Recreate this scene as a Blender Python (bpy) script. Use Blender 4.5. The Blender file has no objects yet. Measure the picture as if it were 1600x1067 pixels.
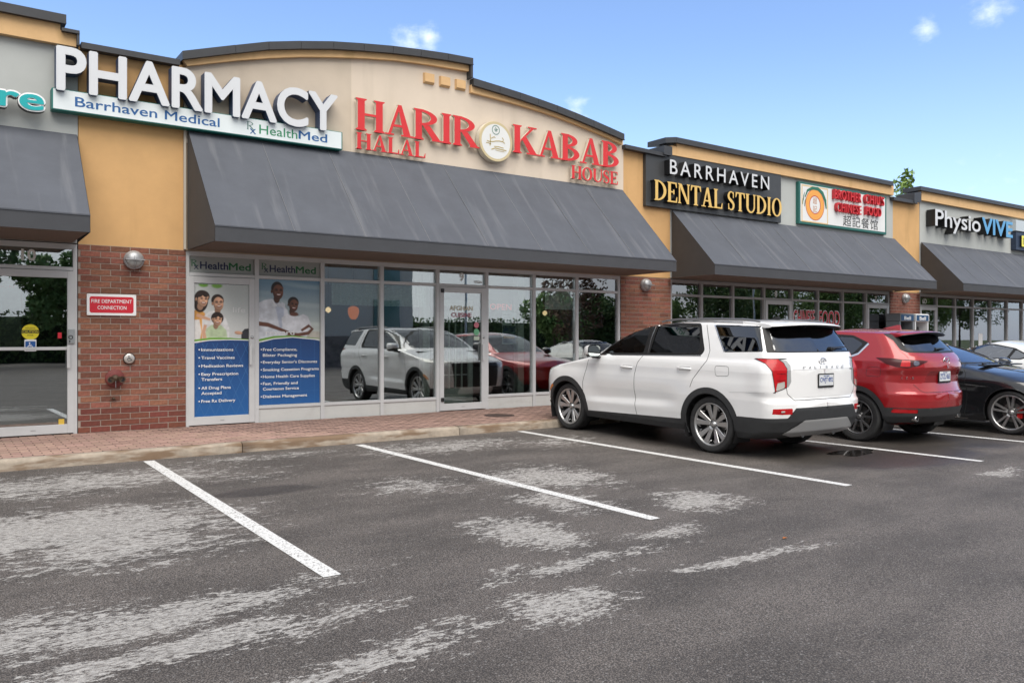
import bpy, bmesh, math, random
import numpy as np
from mathutils import Vector, Matrix
random.seed(7); np.random.seed(7)
S = bpy.context.scene
COL = S.collection
R = math.radians
# ------------------------------------------------------------------ camera
H = 1.48
cd = bpy.data.cameras.new("camera"); cam = bpy.data.objects.new("camera", cd); COL.objects.link(cam)
cd.sensor_fit = 'HORIZONTAL'; cd.sensor_width = 36.0; cd.lens = 36.0*1287.0/1600.0
cd.shift_y = (528.0-533.5)/1600.0
cd.clip_start = 0.05; cd.clip_end = 3000
cam.location = (0, 0, H); cam.rotation_euler = (R(90), 0, -R(35.3))
S.camera = cam
# ------------------------------------------------------------------ sky, sun, exposure
wd = bpy.data.worlds.new("World"); S.world = wd; wd.use_nodes = True
nt = wd.node_tree; nt.nodes.clear()
SUN_EL, SUN_AZ = R(57), R(200)       # azimuth clockwise from +Y
out = nt.nodes.new('ShaderNodeOutputWorld'); bg = nt.nodes.new('ShaderNodeBackground')
sky = nt.nodes.new('ShaderNodeTexSky'); sky.sky_type = 'NISHITA'; sky.sun_disc = False
sky.sun_elevation = SUN_EL; sky.sun_rotation = SUN_AZ; sky.air_density = 1.0; sky.dust_density = 0.6; sky.ozone_density = 2.0
bg.inputs['Strength'].default_value = 0.09
geo = nt.nodes.new('ShaderNodeTexCoord')
def nn(t, **k):
    n = nt.nodes.new(t)
    for a, b in k.items(): setattr(n, a, b)
    return n
def dirv(px, py):
    a = R(35.3); u = (px-800)/1287; v = (528-py)/1287
    return Vector((math.sin(a)+u*math.cos(a), math.cos(a)-u*math.sin(a), v)).normalized()
mp = nn('ShaderNodeMapping'); mp.inputs['Scale'].default_value = (1, 1, 1.6)
nt.links.new(geo.outputs['Generated'], mp.inputs['Vector'])
nz = nn('ShaderNodeTexNoise'); nz.inputs['Scale'].default_value = 38; nz.inputs['Detail'].default_value = 6; nz.inputs['Roughness'].default_value = .6
nt.links.new(mp.outputs[0], nz.inputs['Vector'])
cloud = None
CL = [(640, 66, .024, 1.0), (668, 62, .02, 1.0), (655, 80, .02, .7), (900, 168, .020, .8), (916, 182, .014, .6), (1546, 17, .026, .75), (1446, 50, .018, .9),
      (1500, 176, .022, .35), (1560, 168, .02, .25), (1350, 186, .016, .2), (1530, 285, .05, .3), (1590, 262, .05, .3)]
# the same small clouds go on all round the sky, outside the frame too
rng = random.Random(3)
extra = []
for k in range(26):
    az = rng.uniform(0, 2*math.pi); el = rng.uniform(.10, .75)
    extra.append((Vector((math.sin(az)*math.cos(el), math.cos(az)*math.cos(el), math.sin(el))), rng.uniform(.03, .09), .8))
f0 = Vector((math.sin(R(35.3)), math.cos(R(35.3)), .1)).normalized()
extra = [e for e in extra if e[0].dot(f0) < .70]
blobs = [(dirv(a, b), r, s) for a, b, r, s in CL]+extra
for d, r, s in blobs:
    vs = nn('ShaderNodeVectorMath', operation='DISTANCE'); vs.inputs[1].default_value = d
    nt.links.new(geo.outputs['Generated'], vs.inputs[0])
    mr = nn('ShaderNodeMapRange'); mr.inputs['From Min'].default_value = 0; mr.inputs['From Max'].default_value = r*1.35
    mr.inputs['To Min'].default_value = s; mr.inputs['To Max'].default_value = 0
    nt.links.new(vs.outputs['Value'], mr.inputs['Value'])
    if cloud is None: cloud = mr.outputs[0]
    else:
        mx = nn('ShaderNodeMath', operation='MAXIMUM'); nt.links.new(cloud, mx.inputs[0]); nt.links.new(mr.outputs[0], mx.inputs[1]); cloud = mx.outputs[0]
ad = nn('ShaderNodeMath', operation='MULTIPLY_ADD'); nt.links.new(nz.outputs['Fac'], ad.inputs[0]); ad.inputs[1].default_value = 1.5; ad.inputs[2].default_value = -.95
ad2 = nn('ShaderNodeMath', operation='ADD'); nt.links.new(ad.outputs[0], ad2.inputs[0]); nt.links.new(cloud, ad2.inputs[1])
cr = nn('ShaderNodeMapRange'); cr.interpolation_type = 'SMOOTHSTEP'; cr.inputs['From Min'].default_value = .12; cr.inputs['From Max'].default_value = 1.3; cr.inputs['To Max'].default_value = .75
nt.links.new(ad2.outputs[0], cr.inputs['Value'])
gate = nn('ShaderNodeMath', operation='GREATER_THAN'); gate.inputs[1].default_value = .001; nt.links.new(cloud, gate.inputs[0])
gm = nn('ShaderNodeMath', operation='MULTIPLY'); nt.links.new(cr.outputs[0], gm.inputs[0]); nt.links.new(gate.outputs[0], gm.inputs[1])
# thin veil that whitens the sky towards the horizon
sp = nn('ShaderNodeSeparateXYZ'); nt.links.new(geo.outputs['Generated'], sp.inputs[0])
hz = nn('ShaderNodeMapRange'); hz.interpolation_type = 'SMOOTHSTEP'; hz.inputs['From Min'].default_value = .0; hz.inputs['From Max'].default_value = .34; hz.inputs['To Min'].default_value = .42; hz.inputs['To Max'].default_value = .0
nt.links.new(sp.outputs['Z'], hz.inputs['Value'])
tint = nn('ShaderNodeMix', data_type='RGBA', blend_type='MULTIPLY'); tint.inputs['Factor'].default_value = 1.0
nt.links.new(sky.outputs[0], tint.inputs['A']); tint.inputs['B'].default_value = (.88, .92, 1.02, 1)
m1 = nn('ShaderNodeMix', data_type='RGBA'); nt.links.new(hz.outputs[0], m1.inputs['Factor']); nt.links.new(tint.outputs['Result'], m1.inputs['A']); m1.inputs['B'].default_value = (3.4, 4.4, 6.8, 1)
m2 = nn('ShaderNodeMix', data_type='RGBA'); nt.links.new(gm.outputs[0], m2.inputs['Factor']); nt.links.new(m1.outputs['Result'], m2.inputs['A']); m2.inputs['B'].default_value = (6.0, 6.3, 6.8, 1)
# the photograph's shop glass mirrors a grey overcast behind the camera: a broad cloud sheet covers that half of the sky
dt = nn('ShaderNodeVectorMath', operation='DOT_PRODUCT'); dt.inputs[1].default_value = (math.sin(R(35.3)), math.cos(R(35.3)), -.15); nt.links.new(geo.outputs['Generated'], dt.inputs[0])
bn = nn('ShaderNodeTexNoise'); bn.inputs['Scale'].default_value = 2.6; bn.inputs['Detail'].default_value = 7; bn.inputs['Roughness'].default_value = .55; nt.links.new(mp.outputs[0], bn.inputs['Vector'])
sh_ = nn('ShaderNodeMath', operation='MULTIPLY_ADD'); nt.links.new(bn.outputs['Fac'], sh_.inputs[0]); sh_.inputs[1].default_value = .9; sh_.inputs[2].default_value = -.45
sa = nn('ShaderNodeMath', operation='SUBTRACT'); nt.links.new(dt.outputs['Value'], sa.inputs[0]); nt.links.new(sh_.outputs[0], sa.inputs[1])
sr = nn('ShaderNodeMapRange'); sr.interpolation_type = 'SMOOTHSTEP'; sr.inputs['From Min'].default_value = -.25; sr.inputs['From Max'].default_value = .42; sr.inputs['To Min'].default_value = .95; sr.inputs['To Max'].default_value = 0; nt.links.new(sa.outputs[0], sr.inputs['Value'])
tone_ = nn('ShaderNodeValToRGB'); tone_.color_ramp.elements[0].position = .30; tone_.color_ramp.elements[0].color = (2.9, 3.0, 3.15, 1); tone_.color_ramp.elements[1].position = .72; tone_.color_ramp.elements[1].color = (4.9, 4.95, 5.0, 1); nt.links.new(bn.outputs['Fac'], tone_.inputs[0])
m3_ = nn('ShaderNodeMix', data_type='RGBA'); nt.links.new(sr.outputs[0], m3_.inputs['Factor']); nt.links.new(m2.outputs['Result'], m3_.inputs['A']); nt.links.new(tone_.outputs[0], m3_.inputs['B'])
nt.links.new(m3_.outputs['Result'], bg.inputs['Color']); nt.links.new(bg.outputs[0], out.inputs[0])
sd = bpy.data.lights.new("sun", 'SUN'); sd.energy = 1.5; sd.angle = R(58); sd.color = (1.0, .94, .85)
sun = bpy.data.objects.new("sun", sd); COL.objects.link(sun)
sdir = Vector((math.sin(SUN_AZ)*math.cos(SUN_EL), math.cos(SUN_AZ)*math.cos(SUN_EL), math.sin(SUN_EL)))
sun.rotation_euler = sdir.to_track_quat('Z', 'Y').to_euler()
S.view_settings.view_transform = 'Standard'; S.view_settings.look = 'None'; S.view_settings.gamma = 1; S.view_settings.exposure = 1.45
S.view_settings.use_curve_mapping = False
S.cycles.use_denoising = True
S.cycles.max_bounces = 8; S.cycles.transparent_max_bounces = 16
try: S.cycles.sample_clamp_indirect = 4
except Exception: pass
S.render.film_transparent = False

# ------------------------------------------------------------------ helpers
YW = 12.87                 # plane the facade was measured on
def pw(x, z, Y): return (x*Y/YW, H+(z-H)*Y/YW)     # measured on the wall plane -> the same sight line at depth Y
SL = 0.015
def gz(y): return -SL*(10.7-max(y, -12)) if y < 10.7 else 0.0

def tag(o, label=None, cat=None, group=None, kind=None):
    if label: o['label'] = label
    if cat: o['category'] = cat
    if group: o['group'] = group
    if kind: o['kind'] = kind
    return o
def empty(name, loc=(0, 0, 0), rot=(0, 0, 0), label=None, cat=None, group=None):
    o = bpy.data.objects.new(name, None); COL.objects.link(o); o.location = loc; o.rotation_euler = rot; o.empty_display_size = .2
    return tag(o, label, cat, group)
def link_mesh(name, me, parent=None, loc=None, rot=None):
    o = bpy.data.objects.new(name, me); COL.objects.link(o)
    if parent is not None: o.parent = parent
    if loc is not None: o.location = loc
    if rot is not None: o.rotation_euler = rot
    return o
class MB:
    """collects polygons in plain lists; build() links them as one mesh object"""
    def __init__(s): s.v = []; s.f = []; s.m = []; s.sm = []
    def add(s, vs, fs, mi=0, smooth=False):
        b = len(s.v); s.v += [tuple(v) for v in vs]
        for f in fs: s.f.append(tuple(b+i for i in f)); s.m.append(mi); s.sm.append(smooth)
        return s
    def box(s, x0, x1, y0, y1, z0, z1, mi=0, bev=0):
        if x1 < x0: x0, x1 = x1, x0
        if y1 < y0: y0, y1 = y1, y0
        if z1 < z0: z0, z1 = z1, z0
        b = bev
        if not b:
            vs = [(x, y, z) for z in (z0, z1) for y in (y0, y1) for x in (x0, x1)]
            return s.add(vs, [(0, 2, 3, 1), (4, 5, 7, 6), (0, 1, 5, 4), (2, 6, 7, 3), (0, 4, 6, 2), (1, 3, 7, 5)], mi)
        vs = []
        for z, e in ((z0, b), (z0+b, 0), (z1-b, 0), (z1, b)):
            vs += [(x0+e+(b if not e else 0)*0, y0+e, z), (x1-e, y0+e, z), (x1-e, y1-e, z), (x0+e, y1-e, z)]
        fs = [(3, 2, 1, 0), (12, 13, 14, 15)]
        for k in range(3):
            for i in range(4): fs.append((k*4+i, k*4+(i+1) % 4, k*4+4+(i+1) % 4, k*4+4+i))
        return s.add(vs, fs, mi)
    def prism(s, pts, y0, y1, mi=0, mside=None):
        """pts (x,z) outline, front face at y0 (towards the camera), back at y1"""
        a = sum(pts[i][0]*pts[(i+1) % len(pts)][1]-pts[(i+1) % len(pts)][0]*pts[i][1] for i in range(len(pts)))
        if a < 0: pts = pts[::-1]
        n = len(pts); ms = mi if mside is None else mside
        s.add([(p[0], y0, p[1]) for p in pts], [tuple(range(n))], mi)
        s.add([(p[0], y0, p[1]) for p in pts]+[(p[0], y1, p[1]) for p in pts], [(i, n+i, n+(i+1) % n, (i+1) % n) for i in range(n)], ms)
        s.add([(p[0], y1, p[1]) for p in pts], [tuple(range(n-1, -1, -1))], ms)
        return s
    def tube(s, pts, r, n=8, mi=0, caps=True):
        P = [Vector(p) for p in pts]; rings = []
        up = Vector((0, 0, 1))
        for i, p in enumerate(P):
            d = (P[min(i+1, len(P)-1)]-P[max(i-1, 0)]).normalized()
            u = up if abs(d.dot(up)) < .95 else Vector((1, 0, 0))
            a = d.cross(u).normalized(); b = a.cross(d).normalized()
            rr = r[i] if isinstance(r, (list, tuple)) else r
            rings.append([p+(a*math.cos(t)+b*math.sin(t))*rr for t in [2*math.pi*k/n for k in range(n)]])
        vs = [v for rg in rings for v in rg]; fs = []
        for i in range(len(P)-1):
            for k in range(n): fs.append((i*n+k, (i+1)*n+k, (i+1)*n+(k+1) % n, i*n+(k+1) % n))
        s.add(vs, fs, mi, True)
        if caps:
            s.add(rings[0], [tuple(range(n))], mi); s.add(rings[-1], [tuple(range(n-1, -1, -1))], mi)
        return s
    def lathe(s, prof, c=(0, 0, 0), axis='y', n=32, mi=0, smooth=True, a0=0, a1=2*math.pi):
        """prof: (radius, position along axis)"""
        full = abs(a1-a0-2*math.pi) < 1e-6; m = n if full else n+1; vs = []
        for r, h in prof:
            for k in range(m):
                t = a0+(a1-a0)*k/n; a, b = r*math.cos(t), r*math.sin(t)
                if axis == 'y': p = (c[0]+a, c[1]+h, c[2]+b)
                elif axis == 'z': p = (c[0]+a, c[1]+b, c[2]+h)
                else: p = (c[0]+h, c[1]+a, c[2]+b)
                vs.append(p)
        fs = []
        for i in range(len(prof)-1):
            for k in range(n if full else n):
                k2 = (k+1) % m
                fs.append((i*m+k, i*m+k2, (i+1)*m+k2, (i+1)*m+k))
        return s.add(vs, fs, mi, smooth)
    def mesh(s, name, mats):
        me = bpy.data.meshes.new(name); me.from_pydata(s.v, [], s.f)
        for m in (mats if isinstance(mats, (list, tuple)) else [mats]): me.materials.append(m)
        me.polygons.foreach_set('material_index', s.m); me.polygons.foreach_set('use_smooth', s.sm)
        me.update(); return me
    def build(s, name, mats, parent=None, loc=None, rot=None):
        return link_mesh(name, s.mesh(name, mats), parent, loc, rot)

# ------------------------------------------------------------------ materials
MATS = {}
def mat(name, col, rough=.6, metal=0.0, var=.0, vscale=6, bump=0.0, bscale=60, spec=.5, coat=0.0, emit=None, est=0, objvar=0.0, stain=None, back=None):
    if name in MATS: return MATS[name]
    m = bpy.data.materials.new(name); m.use_nodes = True; t = m.node_tree; p = t.nodes['Principled BSDF']; L = t.links.new
    p.inputs['Base Color'].default_value = (*col, 1); p.inputs['Roughness'].default_value = rough; p.inputs['Metallic'].default_value = metal
    p.inputs['Specular IOR Level'].default_value = spec; p.inputs['Coat Weight'].default_value = coat; p.inputs['Coat Roughness'].default_value = .04
    tc = t.nodes.new('ShaderNodeTexCoord'); cur = None
    if var or stain or objvar:
        rgb = t.nodes.new('ShaderNodeRGB'); rgb.outputs[0].default_value = (*col, 1); cur = rgb.outputs[0]
        if objvar:
            oi = t.nodes.new('ShaderNodeObjectInfo'); hs = t.nodes.new('ShaderNodeHueSaturation')
            mr = t.nodes.new('ShaderNodeMapRange'); L(oi.outputs['Random'], mr.inputs['Value']); mr.inputs['To Min'].default_value = 1-objvar; mr.inputs['To Max'].default_value = 1+objvar
            L(mr.outputs[0], hs.inputs['Value'])
            m3 = t.nodes.new('ShaderNodeMath'); m3.operation = 'MULTIPLY'; m3.inputs[1].default_value = 7.31; L(oi.outputs['Random'], m3.inputs[0])
            m4 = t.nodes.new('ShaderNodeMath'); m4.operation = 'FRACT'; L(m3.outputs[0], m4.inputs[0])
            mr2 = t.nodes.new('ShaderNodeMapRange'); L(m4.outputs[0], mr2.inputs['Value']); mr2.inputs['To Min'].default_value = .492; mr2.inputs['To Max'].default_value = .512
            L(mr2.outputs[0], hs.inputs['Hue']); L(cur, hs.inputs['Color']); cur = hs.outputs[0]
        if var:
            n = t.nodes.new('ShaderNodeTexNoise'); n.inputs['Scale'].default_value = vscale; n.inputs['Detail'].default_value = 6; n.inputs['Roughness'].default_value = .65
            L(tc.outputs['Object'], n.inputs['Vector'])
            mr = t.nodes.new('ShaderNodeMapRange'); mr.inputs['From Min'].default_value = .3; mr.inputs['From Max'].default_value = .7; mr.inputs['To Min'].default_value = 1-var; mr.inputs['To Max'].default_value = 1+var
            L(n.outputs['Fac'], mr.inputs['Value'])
            hs = t.nodes.new('ShaderNodeHueSaturation'); L(mr.outputs[0], hs.inputs['Value']); L(cur, hs.inputs['Color']); cur = hs.outputs[0]
        if stain:      # (colour, amount, (sx,sy,sz) noise scale, threshold)
            sc, amt, scl, th = stain
            mpn = t.nodes.new('ShaderNodeMapping'); mpn.inputs['Scale'].default_value = scl; L(tc.outputs['Object'], mpn.inputs[0])
            n = t.nodes.new('ShaderNodeTexNoise'); n.inputs['Scale'].default_value = 1; n.inputs['Detail'].default_value = 5; L(mpn.outputs[0], n.inputs[0])
            mr = t.nodes.new('ShaderNodeMapRange'); mr.interpolation_type = 'SMOOTHSTEP'; mr.inputs['From Min'].default_value = th; mr.inputs['From Max'].default_value = th+.22; mr.inputs['To Max'].default_value = amt
            L(n.outputs['Fac'], mr.inputs['Value'])
            mx = t.nodes.new('ShaderNodeMix'); mx.data_type = 'RGBA'; L(mr.outputs[0], mx.inputs['Factor']); L(cur, mx.inputs['A']); mx.inputs['B'].default_value = (*sc, 1); cur = mx.outputs['Result']
    if back is not None:   # the inner face of a shell has its own colour
        g = t.nodes.new('ShaderNodeNewGeometry'); mx = t.nodes.new('ShaderNodeMix'); mx.data_type = 'RGBA'
        L(g.outputs['Backfacing'], mx.inputs['Factor'])
        if cur is not None: L(cur, mx.inputs['A'])
        else: mx.inputs['A'].default_value = (*col, 1)
        mx.inputs['B'].default_value = (*back, 1); cur = mx.outputs['Result']
    if cur is not None: L(cur, p.inputs['Base Color'])
    if bump:
        n = t.nodes.new('ShaderNodeTexNoise'); n.inputs['Scale'].default_value = bscale; n.inputs['Detail'].default_value = 4; L(tc.outputs['Object'], n.inputs['Vector'])
        b = t.nodes.new('ShaderNodeBump'); b.inputs['Strength'].default_value = bump; b.inputs['Distance'].default_value = .01
        L(n.outputs['Fac'], b.inputs['Height']); L(b.outputs[0], p.inputs['Normal'])
    if emit: p.inputs['Emission Color'].default_value = (*emit, 1); p.inputs['Emission Strength'].default_value = est
    MATS[name] = m; return m
def glass(name, tintc, refl, ior=1.5, rough=.0, wav=.0):
    if name in MATS: return MATS[name]
    m = bpy.data.materials.new(name); m.use_nodes = True; t = m.node_tree; t.nodes.clear(); L = t.links.new
    o = t.nodes.new('ShaderNodeOutputMaterial'); tr = t.nodes.new('ShaderNodeBsdfTransparent'); tr.inputs[0].default_value = (*tintc, 1)
    gl = t.nodes.new('ShaderNodeBsdfGlossy'); gl.inputs['Roughness'].default_value = rough; gl.inputs['Color'].default_value = (.95, .97, 1, 1)
    lw = t.nodes.new('ShaderNodeFresnel'); lw.inputs['IOR'].default_value = ior
    mr = t.nodes.new('ShaderNodeMapRange'); mr.inputs['To Min'].default_value = refl; mr.inputs['To Max'].default_value = 1.0; L(lw.outputs[0], mr.inputs['Value'])
    mx = t.nodes.new('ShaderNodeMixShader'); L(mr.outputs[0], mx.inputs[0]); L(tr.outputs[0], mx.inputs[1]); L(gl.outputs[0], mx.inputs[2]); L(mx.outputs[0], o.inputs[0])
    if wav:
        tc = t.nodes.new('ShaderNodeTexCoord'); n = t.nodes.new('ShaderNodeTexNoise'); n.inputs['Scale'].default_value = 1.3; n.inputs['Detail'].default_value = 1; L(tc.outputs['Object'], n.inputs['Vector'])
        b = t.nodes.new('ShaderNodeBump'); b.inputs['Strength'].default_value = wav; b.inputs['Distance'].default_value = .02; L(n.outputs['Fac'], b.inputs['Height']); L(b.outputs[0], gl.inputs['Normal'])
    MATS[name] = m; return m

# ------------------------------------------------------------------ lettering
def text_mesh(body, depth=.0, bold=.0, res=4, spacing=1.0):
    c = bpy.data.curves.new('t', 'FONT'); c.body = body; c.extrude = depth/2 if depth else 0; c.resolution_u = res; c.space_character = spacing
    o = bpy.data.objects.new('t', c); COL.objects.link(o); dg = bpy.context.evaluated_depsgraph_get()
    me = bpy.data.meshes.new_from_object(o.evaluated_get(dg)); bpy.data.objects.remove(o); bpy.data.curves.remove(c)
    if bold > 0:      # heavier strokes: the outline stamped a few times in a small circle, each a hair deeper
        n = len(me.vertices); a = np.empty(n*3); me.vertices.foreach_get('co', a); a = a.reshape(-1, 3)
        F = [tuple(p.vertices) for p in me.polygons]; V = []; FF = []; K = 8 if bold > .01 else 4
        for k in range(K):
            t = 2*math.pi*(k+.5)/K; q = a.copy(); rk = bold*(1-.035*k); q[:, 0] += rk*math.cos(t); q[:, 1] += rk*math.sin(t); q[:, 2] += np.where(a[:, 2] >= 0, 1, -1)*k*1e-3
            V.append(q); FF += [tuple(i+n*k for i in f) for f in F]
        me2 = bpy.data.meshes.new('t'); me2.from_pydata(np.concatenate(V).tolist(), [], FF); me2.update(); bpy.data.meshes.remove(me); me = me2
    return me
def mverts(me):
    a = np.empty(len(me.vertices)*3); me.vertices.foreach_get('co', a); return a.reshape(-1, 3)
def setverts(me, a): me.vertices.foreach_set('co', a.astype(np.float32).ravel()); me.update()
def flat_text(name, body, x0, x1, z0, z1, y, m, parent=None, bold=0, res=3, keep=False, spacing=1.0):
    """flat printed words standing in a wall plane, filling x0..x1 / z0..z1, facing -Y"""
    me = text_mesh(body, 0, bold, res, spacing); a = mverts(me)
    if len(a) == 0: return None
    mn, mx = a.min(0), a.max(0); sx = (x1-x0)/(mx[0]-mn[0]); sz = (z1-z0)/(mx[1]-mn[1])
    if keep: sx = sz
    b = np.column_stack([x0+(a[:, 0]-mn[0])*sx, y-a[:, 2]*.03, z0+(a[:, 1]-mn[1])*sz]); setverts(me, b)
    me.materials.clear(); me.materials.append(m); return link_mesh(name, me, parent)
def text_line(body, x0, base, capH, wid=None, y=0, m=None, parent=None, bold=0, name='lettering', res=3, spacing=1.0):
    """flat words by cap height and baseline; optional total width"""
    me = text_mesh(body, 0, bold, res, spacing); a = mverts(me); k = capH/.729
    mn, mx = a.min(0), a.max(0); sx = wid/(mx[0]-mn[0]) if wid else k
    b = np.column_stack([x0+(a[:, 0]-mn[0])*sx, y-a[:, 2]*.03, base+a[:, 1]*k]); setverts(me, b)
    me.materials.clear(); me.materials.append(m); return link_mesh(name, me, parent)
def solid_letters(body, x0, x1, z0, z1, yf, depth, mface, mside, parent, bold=0, name='letter', capn=None, layer2=None, res=5, spacing=1.0, zfun=None, mirror=False):
    """one object per letter: channel letters with front at yf and depth behind it"""
    whole = mverts(text_mesh(body, 0, bold, res, spacing)); mn, mx = whole.min(0), whole.max(0)
    ref = mverts(text_mesh(capn, 0, bold, res, spacing)) if capn else whole; rn, rx = ref.min(0)[1], ref.max(0)[1]
    sx = (x1-x0)/(mx[0]-mn[0]); sz = (z1-z0)/(rx-rn); outl = []
    for i, ch in enumerate(body):
        if ch == ' ': continue
        pre = mverts(text_mesh(body[:i+1], 0, bold, res, spacing))[:, 0].max(); me = text_mesh(ch, 1.0, bold, res); a = mverts(me)
        off = pre-a[:, 0].max()
        fr = a[:, 2] > 0
        nrm = np.empty(len(me.polygons)*3); me.polygons.foreach_get('normal', nrm); nrm = nrm.reshape(-1, 3)
        b = np.column_stack([x0+(a[:, 0]+off-mn[0])*sx, np.where(fr, yf-(a[:, 2]-.5)*.4, yf+depth), z0+(a[:, 1]-rn)*sz])
        setverts(me, b); me.materials.clear(); me.materials.append(mface); me.materials.append(mside)
        me.polygons.foreach_set('material_index', np.where(nrm[:, 2] > .6, 0, 1).astype(np.int32)); me.update()
        outl.append(link_mesh(name, me, parent))
    return outl

def ringpoly(cx, cz, ro, zo, ri, zi, a0, a1, n=16, dx=0):
    o = [(cx+ro*math.cos(R(a0+(a1-a0)*k/n)), cz+zo*math.sin(R(a0+(a1-a0)*k/n))) for k in range(n+1)]
    i = [(cx+dx+ri*math.cos(R(a0+(a1-a0)*k/n)), cz+zi*math.sin(R(a0+(a1-a0)*k/n))) for k in range(n+1)]
    return o+i[::-1]
def ribpoly(pts, ws):
    l, r = [], []
    for i, p in enumerate(pts):
        a = pts[max(i-1, 0)]; b = pts[min(i+1, len(pts)-1)]; d = math.hypot(b[0]-a[0], b[1]-a[1]) or 1
        nx, nz_ = -(b[1]-a[1])/d, (b[0]-a[0])/d; w = (ws[i] if isinstance(ws, (list, tuple)) else ws)/2
        l.append((p[0]+nx*w, p[1]+nz_*w)); r.append((p[0]-nx*w, p[1]-nz_*w))
    return l+r[::-1]
def rc(x0, z0, x1, z1): return [(x0, z0), (x1, z0), (x1, z1), (x0, z1)]
def serif_glyph(ch, t=.20, h=.07, s=.055, o=.06, wide=1.0):
    W = {'H': .86, 'A': .84, 'R': .86, 'I': .36, 'K': .88, 'B': .72, 'L': .66, 'O': .86, 'U': .84, 'S': .58, 'E': .68, 'D': .82, 'N': .86, 'T': .74}[ch]*wide
    P = []
    def stem(x, z0=0, z1=1, w=t, lo=True, hi=True):
        P.append(rc(x, z0, x+w, z1))
        if lo: P.append([(x-o, z0), (x+w+o, z0), (x+w+o, z0+s*.6), (x+w, z0+s*1.5), (x, z0+s*1.5), (x-o, z0+s*.6)])
        if hi: P.append([(x-o, z1), (x-o, z1-s*.6), (x, z1-s*1.5), (x+w, z1-s*1.5), (x+w+o, z1-s*.6), (x+w+o, z1)])
    if ch == 'H': stem(o); stem(W-o-t); P.append(rc(o+t, .47, W-o-t, .47+h))
    elif ch == 'I': stem((W-t)/2)
    elif ch == 'L': stem(o); P.append(rc(o+t, 0, W, h)); P.append([(W-h*1.2, h), (W, h), (W+.01, .30), (W-.03, .30)])
    elif ch == 'T': x = (W-t)/2; stem(x, hi=False); P.append(rc(0, 1-h, W, 1)); P.append([(0, 1-h), (-.01, .72), (.03, .72), (h*1.3, 1-h)]); P.append([(W, 1-h), (W+.01, .72), (W-.03, .72), (W-h*1.3, 1-h)])
    elif ch == 'E':
        stem(o); P.append(rc(o+t, 1-h, W-.02, 1)); P.append(rc(o+t, 0, W, h)); P.append(rc(o+t, .48, W-.16, .48+h))
        P.append([(W-.02-h*1.2, 1-h), (W-.02, 1-h), (W-.01, .74), (W-.05, .74)]); P.append([(W-h*1.2, h), (W, h), (W+.01, .28), (W-.03, .28)]); P.append([(W-.16-h*.8, .40), (W-.15, .40), (W-.15, .63), (W-.16-h*.8, .63)])
    elif ch == 'A':
        P.append([(o+.02, s), (o+.02+h*1.1, s), (W/2+.03, .93), (W/2-.02, 1), (W/2-.06, .93)])
        P.append([(W-o-t*1.12, s), (W-o-.01, s), (W/2+.07, 1), (W/2-.05, 1)]); P.append(rc(W*.27, .28, W*.70, .28+h))
        P.append(rc(-.02, 0, o*2+h+.06, s)); P.append(rc(W-o*2-t-.04, 0, W+.03, s))
    elif ch == 'N':
        stem(o, w=h*1.1, hi=False); P.append(rc(0, 1-s, o+t*.6, 1)); stem(W-o-h*1.1, w=h*1.1, lo=False)
        P.append([(o-.01, 1-s*.4), (o+t*1.05, 1-s*.4), (W-o, 0), (W-o-t*.85, 0)])
    elif ch == 'K':
        stem(o); P.append([(o+t, .40), (o+t+.02, .50), (W-o-.16, .96), (W-o-.05, .96)]); P.append(rc(W-.34, 1-s, W-.02, 1))
        P.append([(o+t+.06, .52), (o+t+.20, .64), (W-.03, s), (W-.03-t*1.25, s)]); P.append(rc(W-t*1.9, 0, W+.03, s))
    elif ch in 'RPBD':
        stem(o); x = o+t*.6
        if ch == 'D':
            P.append(ringpoly(x, .5, W-x, .5, W-x-t*1.02, .5-h, -90, 90))
        elif ch == 'R':
            P.append(ringpoly(x, .735, W-.10-x, .265, W-.10-x-t*1.0, .265-h, -90, 90, 14))
            P.append([(o+t+.03, .47), (o+t+.24, .50), (W+.0, s), (W-t*1.25, s)]); P.append(rc(W-t*1.35, 0, W+.06, s))
        else:
            P.append(ringpoly(x, .76, W-.08-x, .24, W-.08-x-t*.98, .24-h, -90, 90, 14)); P.append(ringpoly(x, .27, W-x, .27, W-x-t*1.05, .27-h, -90, 90, 14))
    elif ch == 'O':
        for a0, a1 in ((90, 270), (-90, 90)): P.append(ringpoly(W/2, .5, W/2, .515, W/2-t, .515-h, a0, a1, 18))
    elif ch == 'U':
        stem(o, .33, 1, lo=False); stem(W-o-h*1.2, .33, 1, w=h*1.2, lo=False)
        cx = (o+W-o)/2; ro = cx-o; P.append(ringpoly(cx, .345, ro, .36, ro-t*.75, .36-h*1.2, 180, 360, 18, dx=.02))
    elif ch == 'S':
        K = [(.84, .80), (.72, .93), (.5, .972), (.27, .91), (.155, .76), (.25, .62), (.5, .51), (.76, .39), (.85, .25), (.73, .08), (.48, .028), (.25, .09), (.14, .24)]
        pts = []; ws = []
        for k in range(len(K)-1):
            p0, p1, p2, p3 = K[max(k-1, 0)], K[k], K[k+1], K[min(k+2, len(K)-1)]
            for q in range(3):
                u = q/3; f = lambda i: .5*(2*p1[i]+(p2[i]-p0[i])*u+(2*p0[i]-5*p1[i]+4*p2[i]-p3[i])*u*u+(3*p1[i]-p0[i]-3*p2[i]+p3[i])*u**3)
                pts.append((f(0)*W, f(1))); kk = (k+u)/12; ws.append(h*.75+(t*1.05-h*.75)*max(0, 1-abs(kk-.5)/.36)**.8)
        pts.append((K[-1][0]*W, K[-1][1])); ws.append(h*.75)
        P.append(ribpoly(pts, ws)); P.append(rc(W-.11, .66, W-.06, .97)); P.append(rc(.05, .03, .10, .34))
    return P, W
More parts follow.
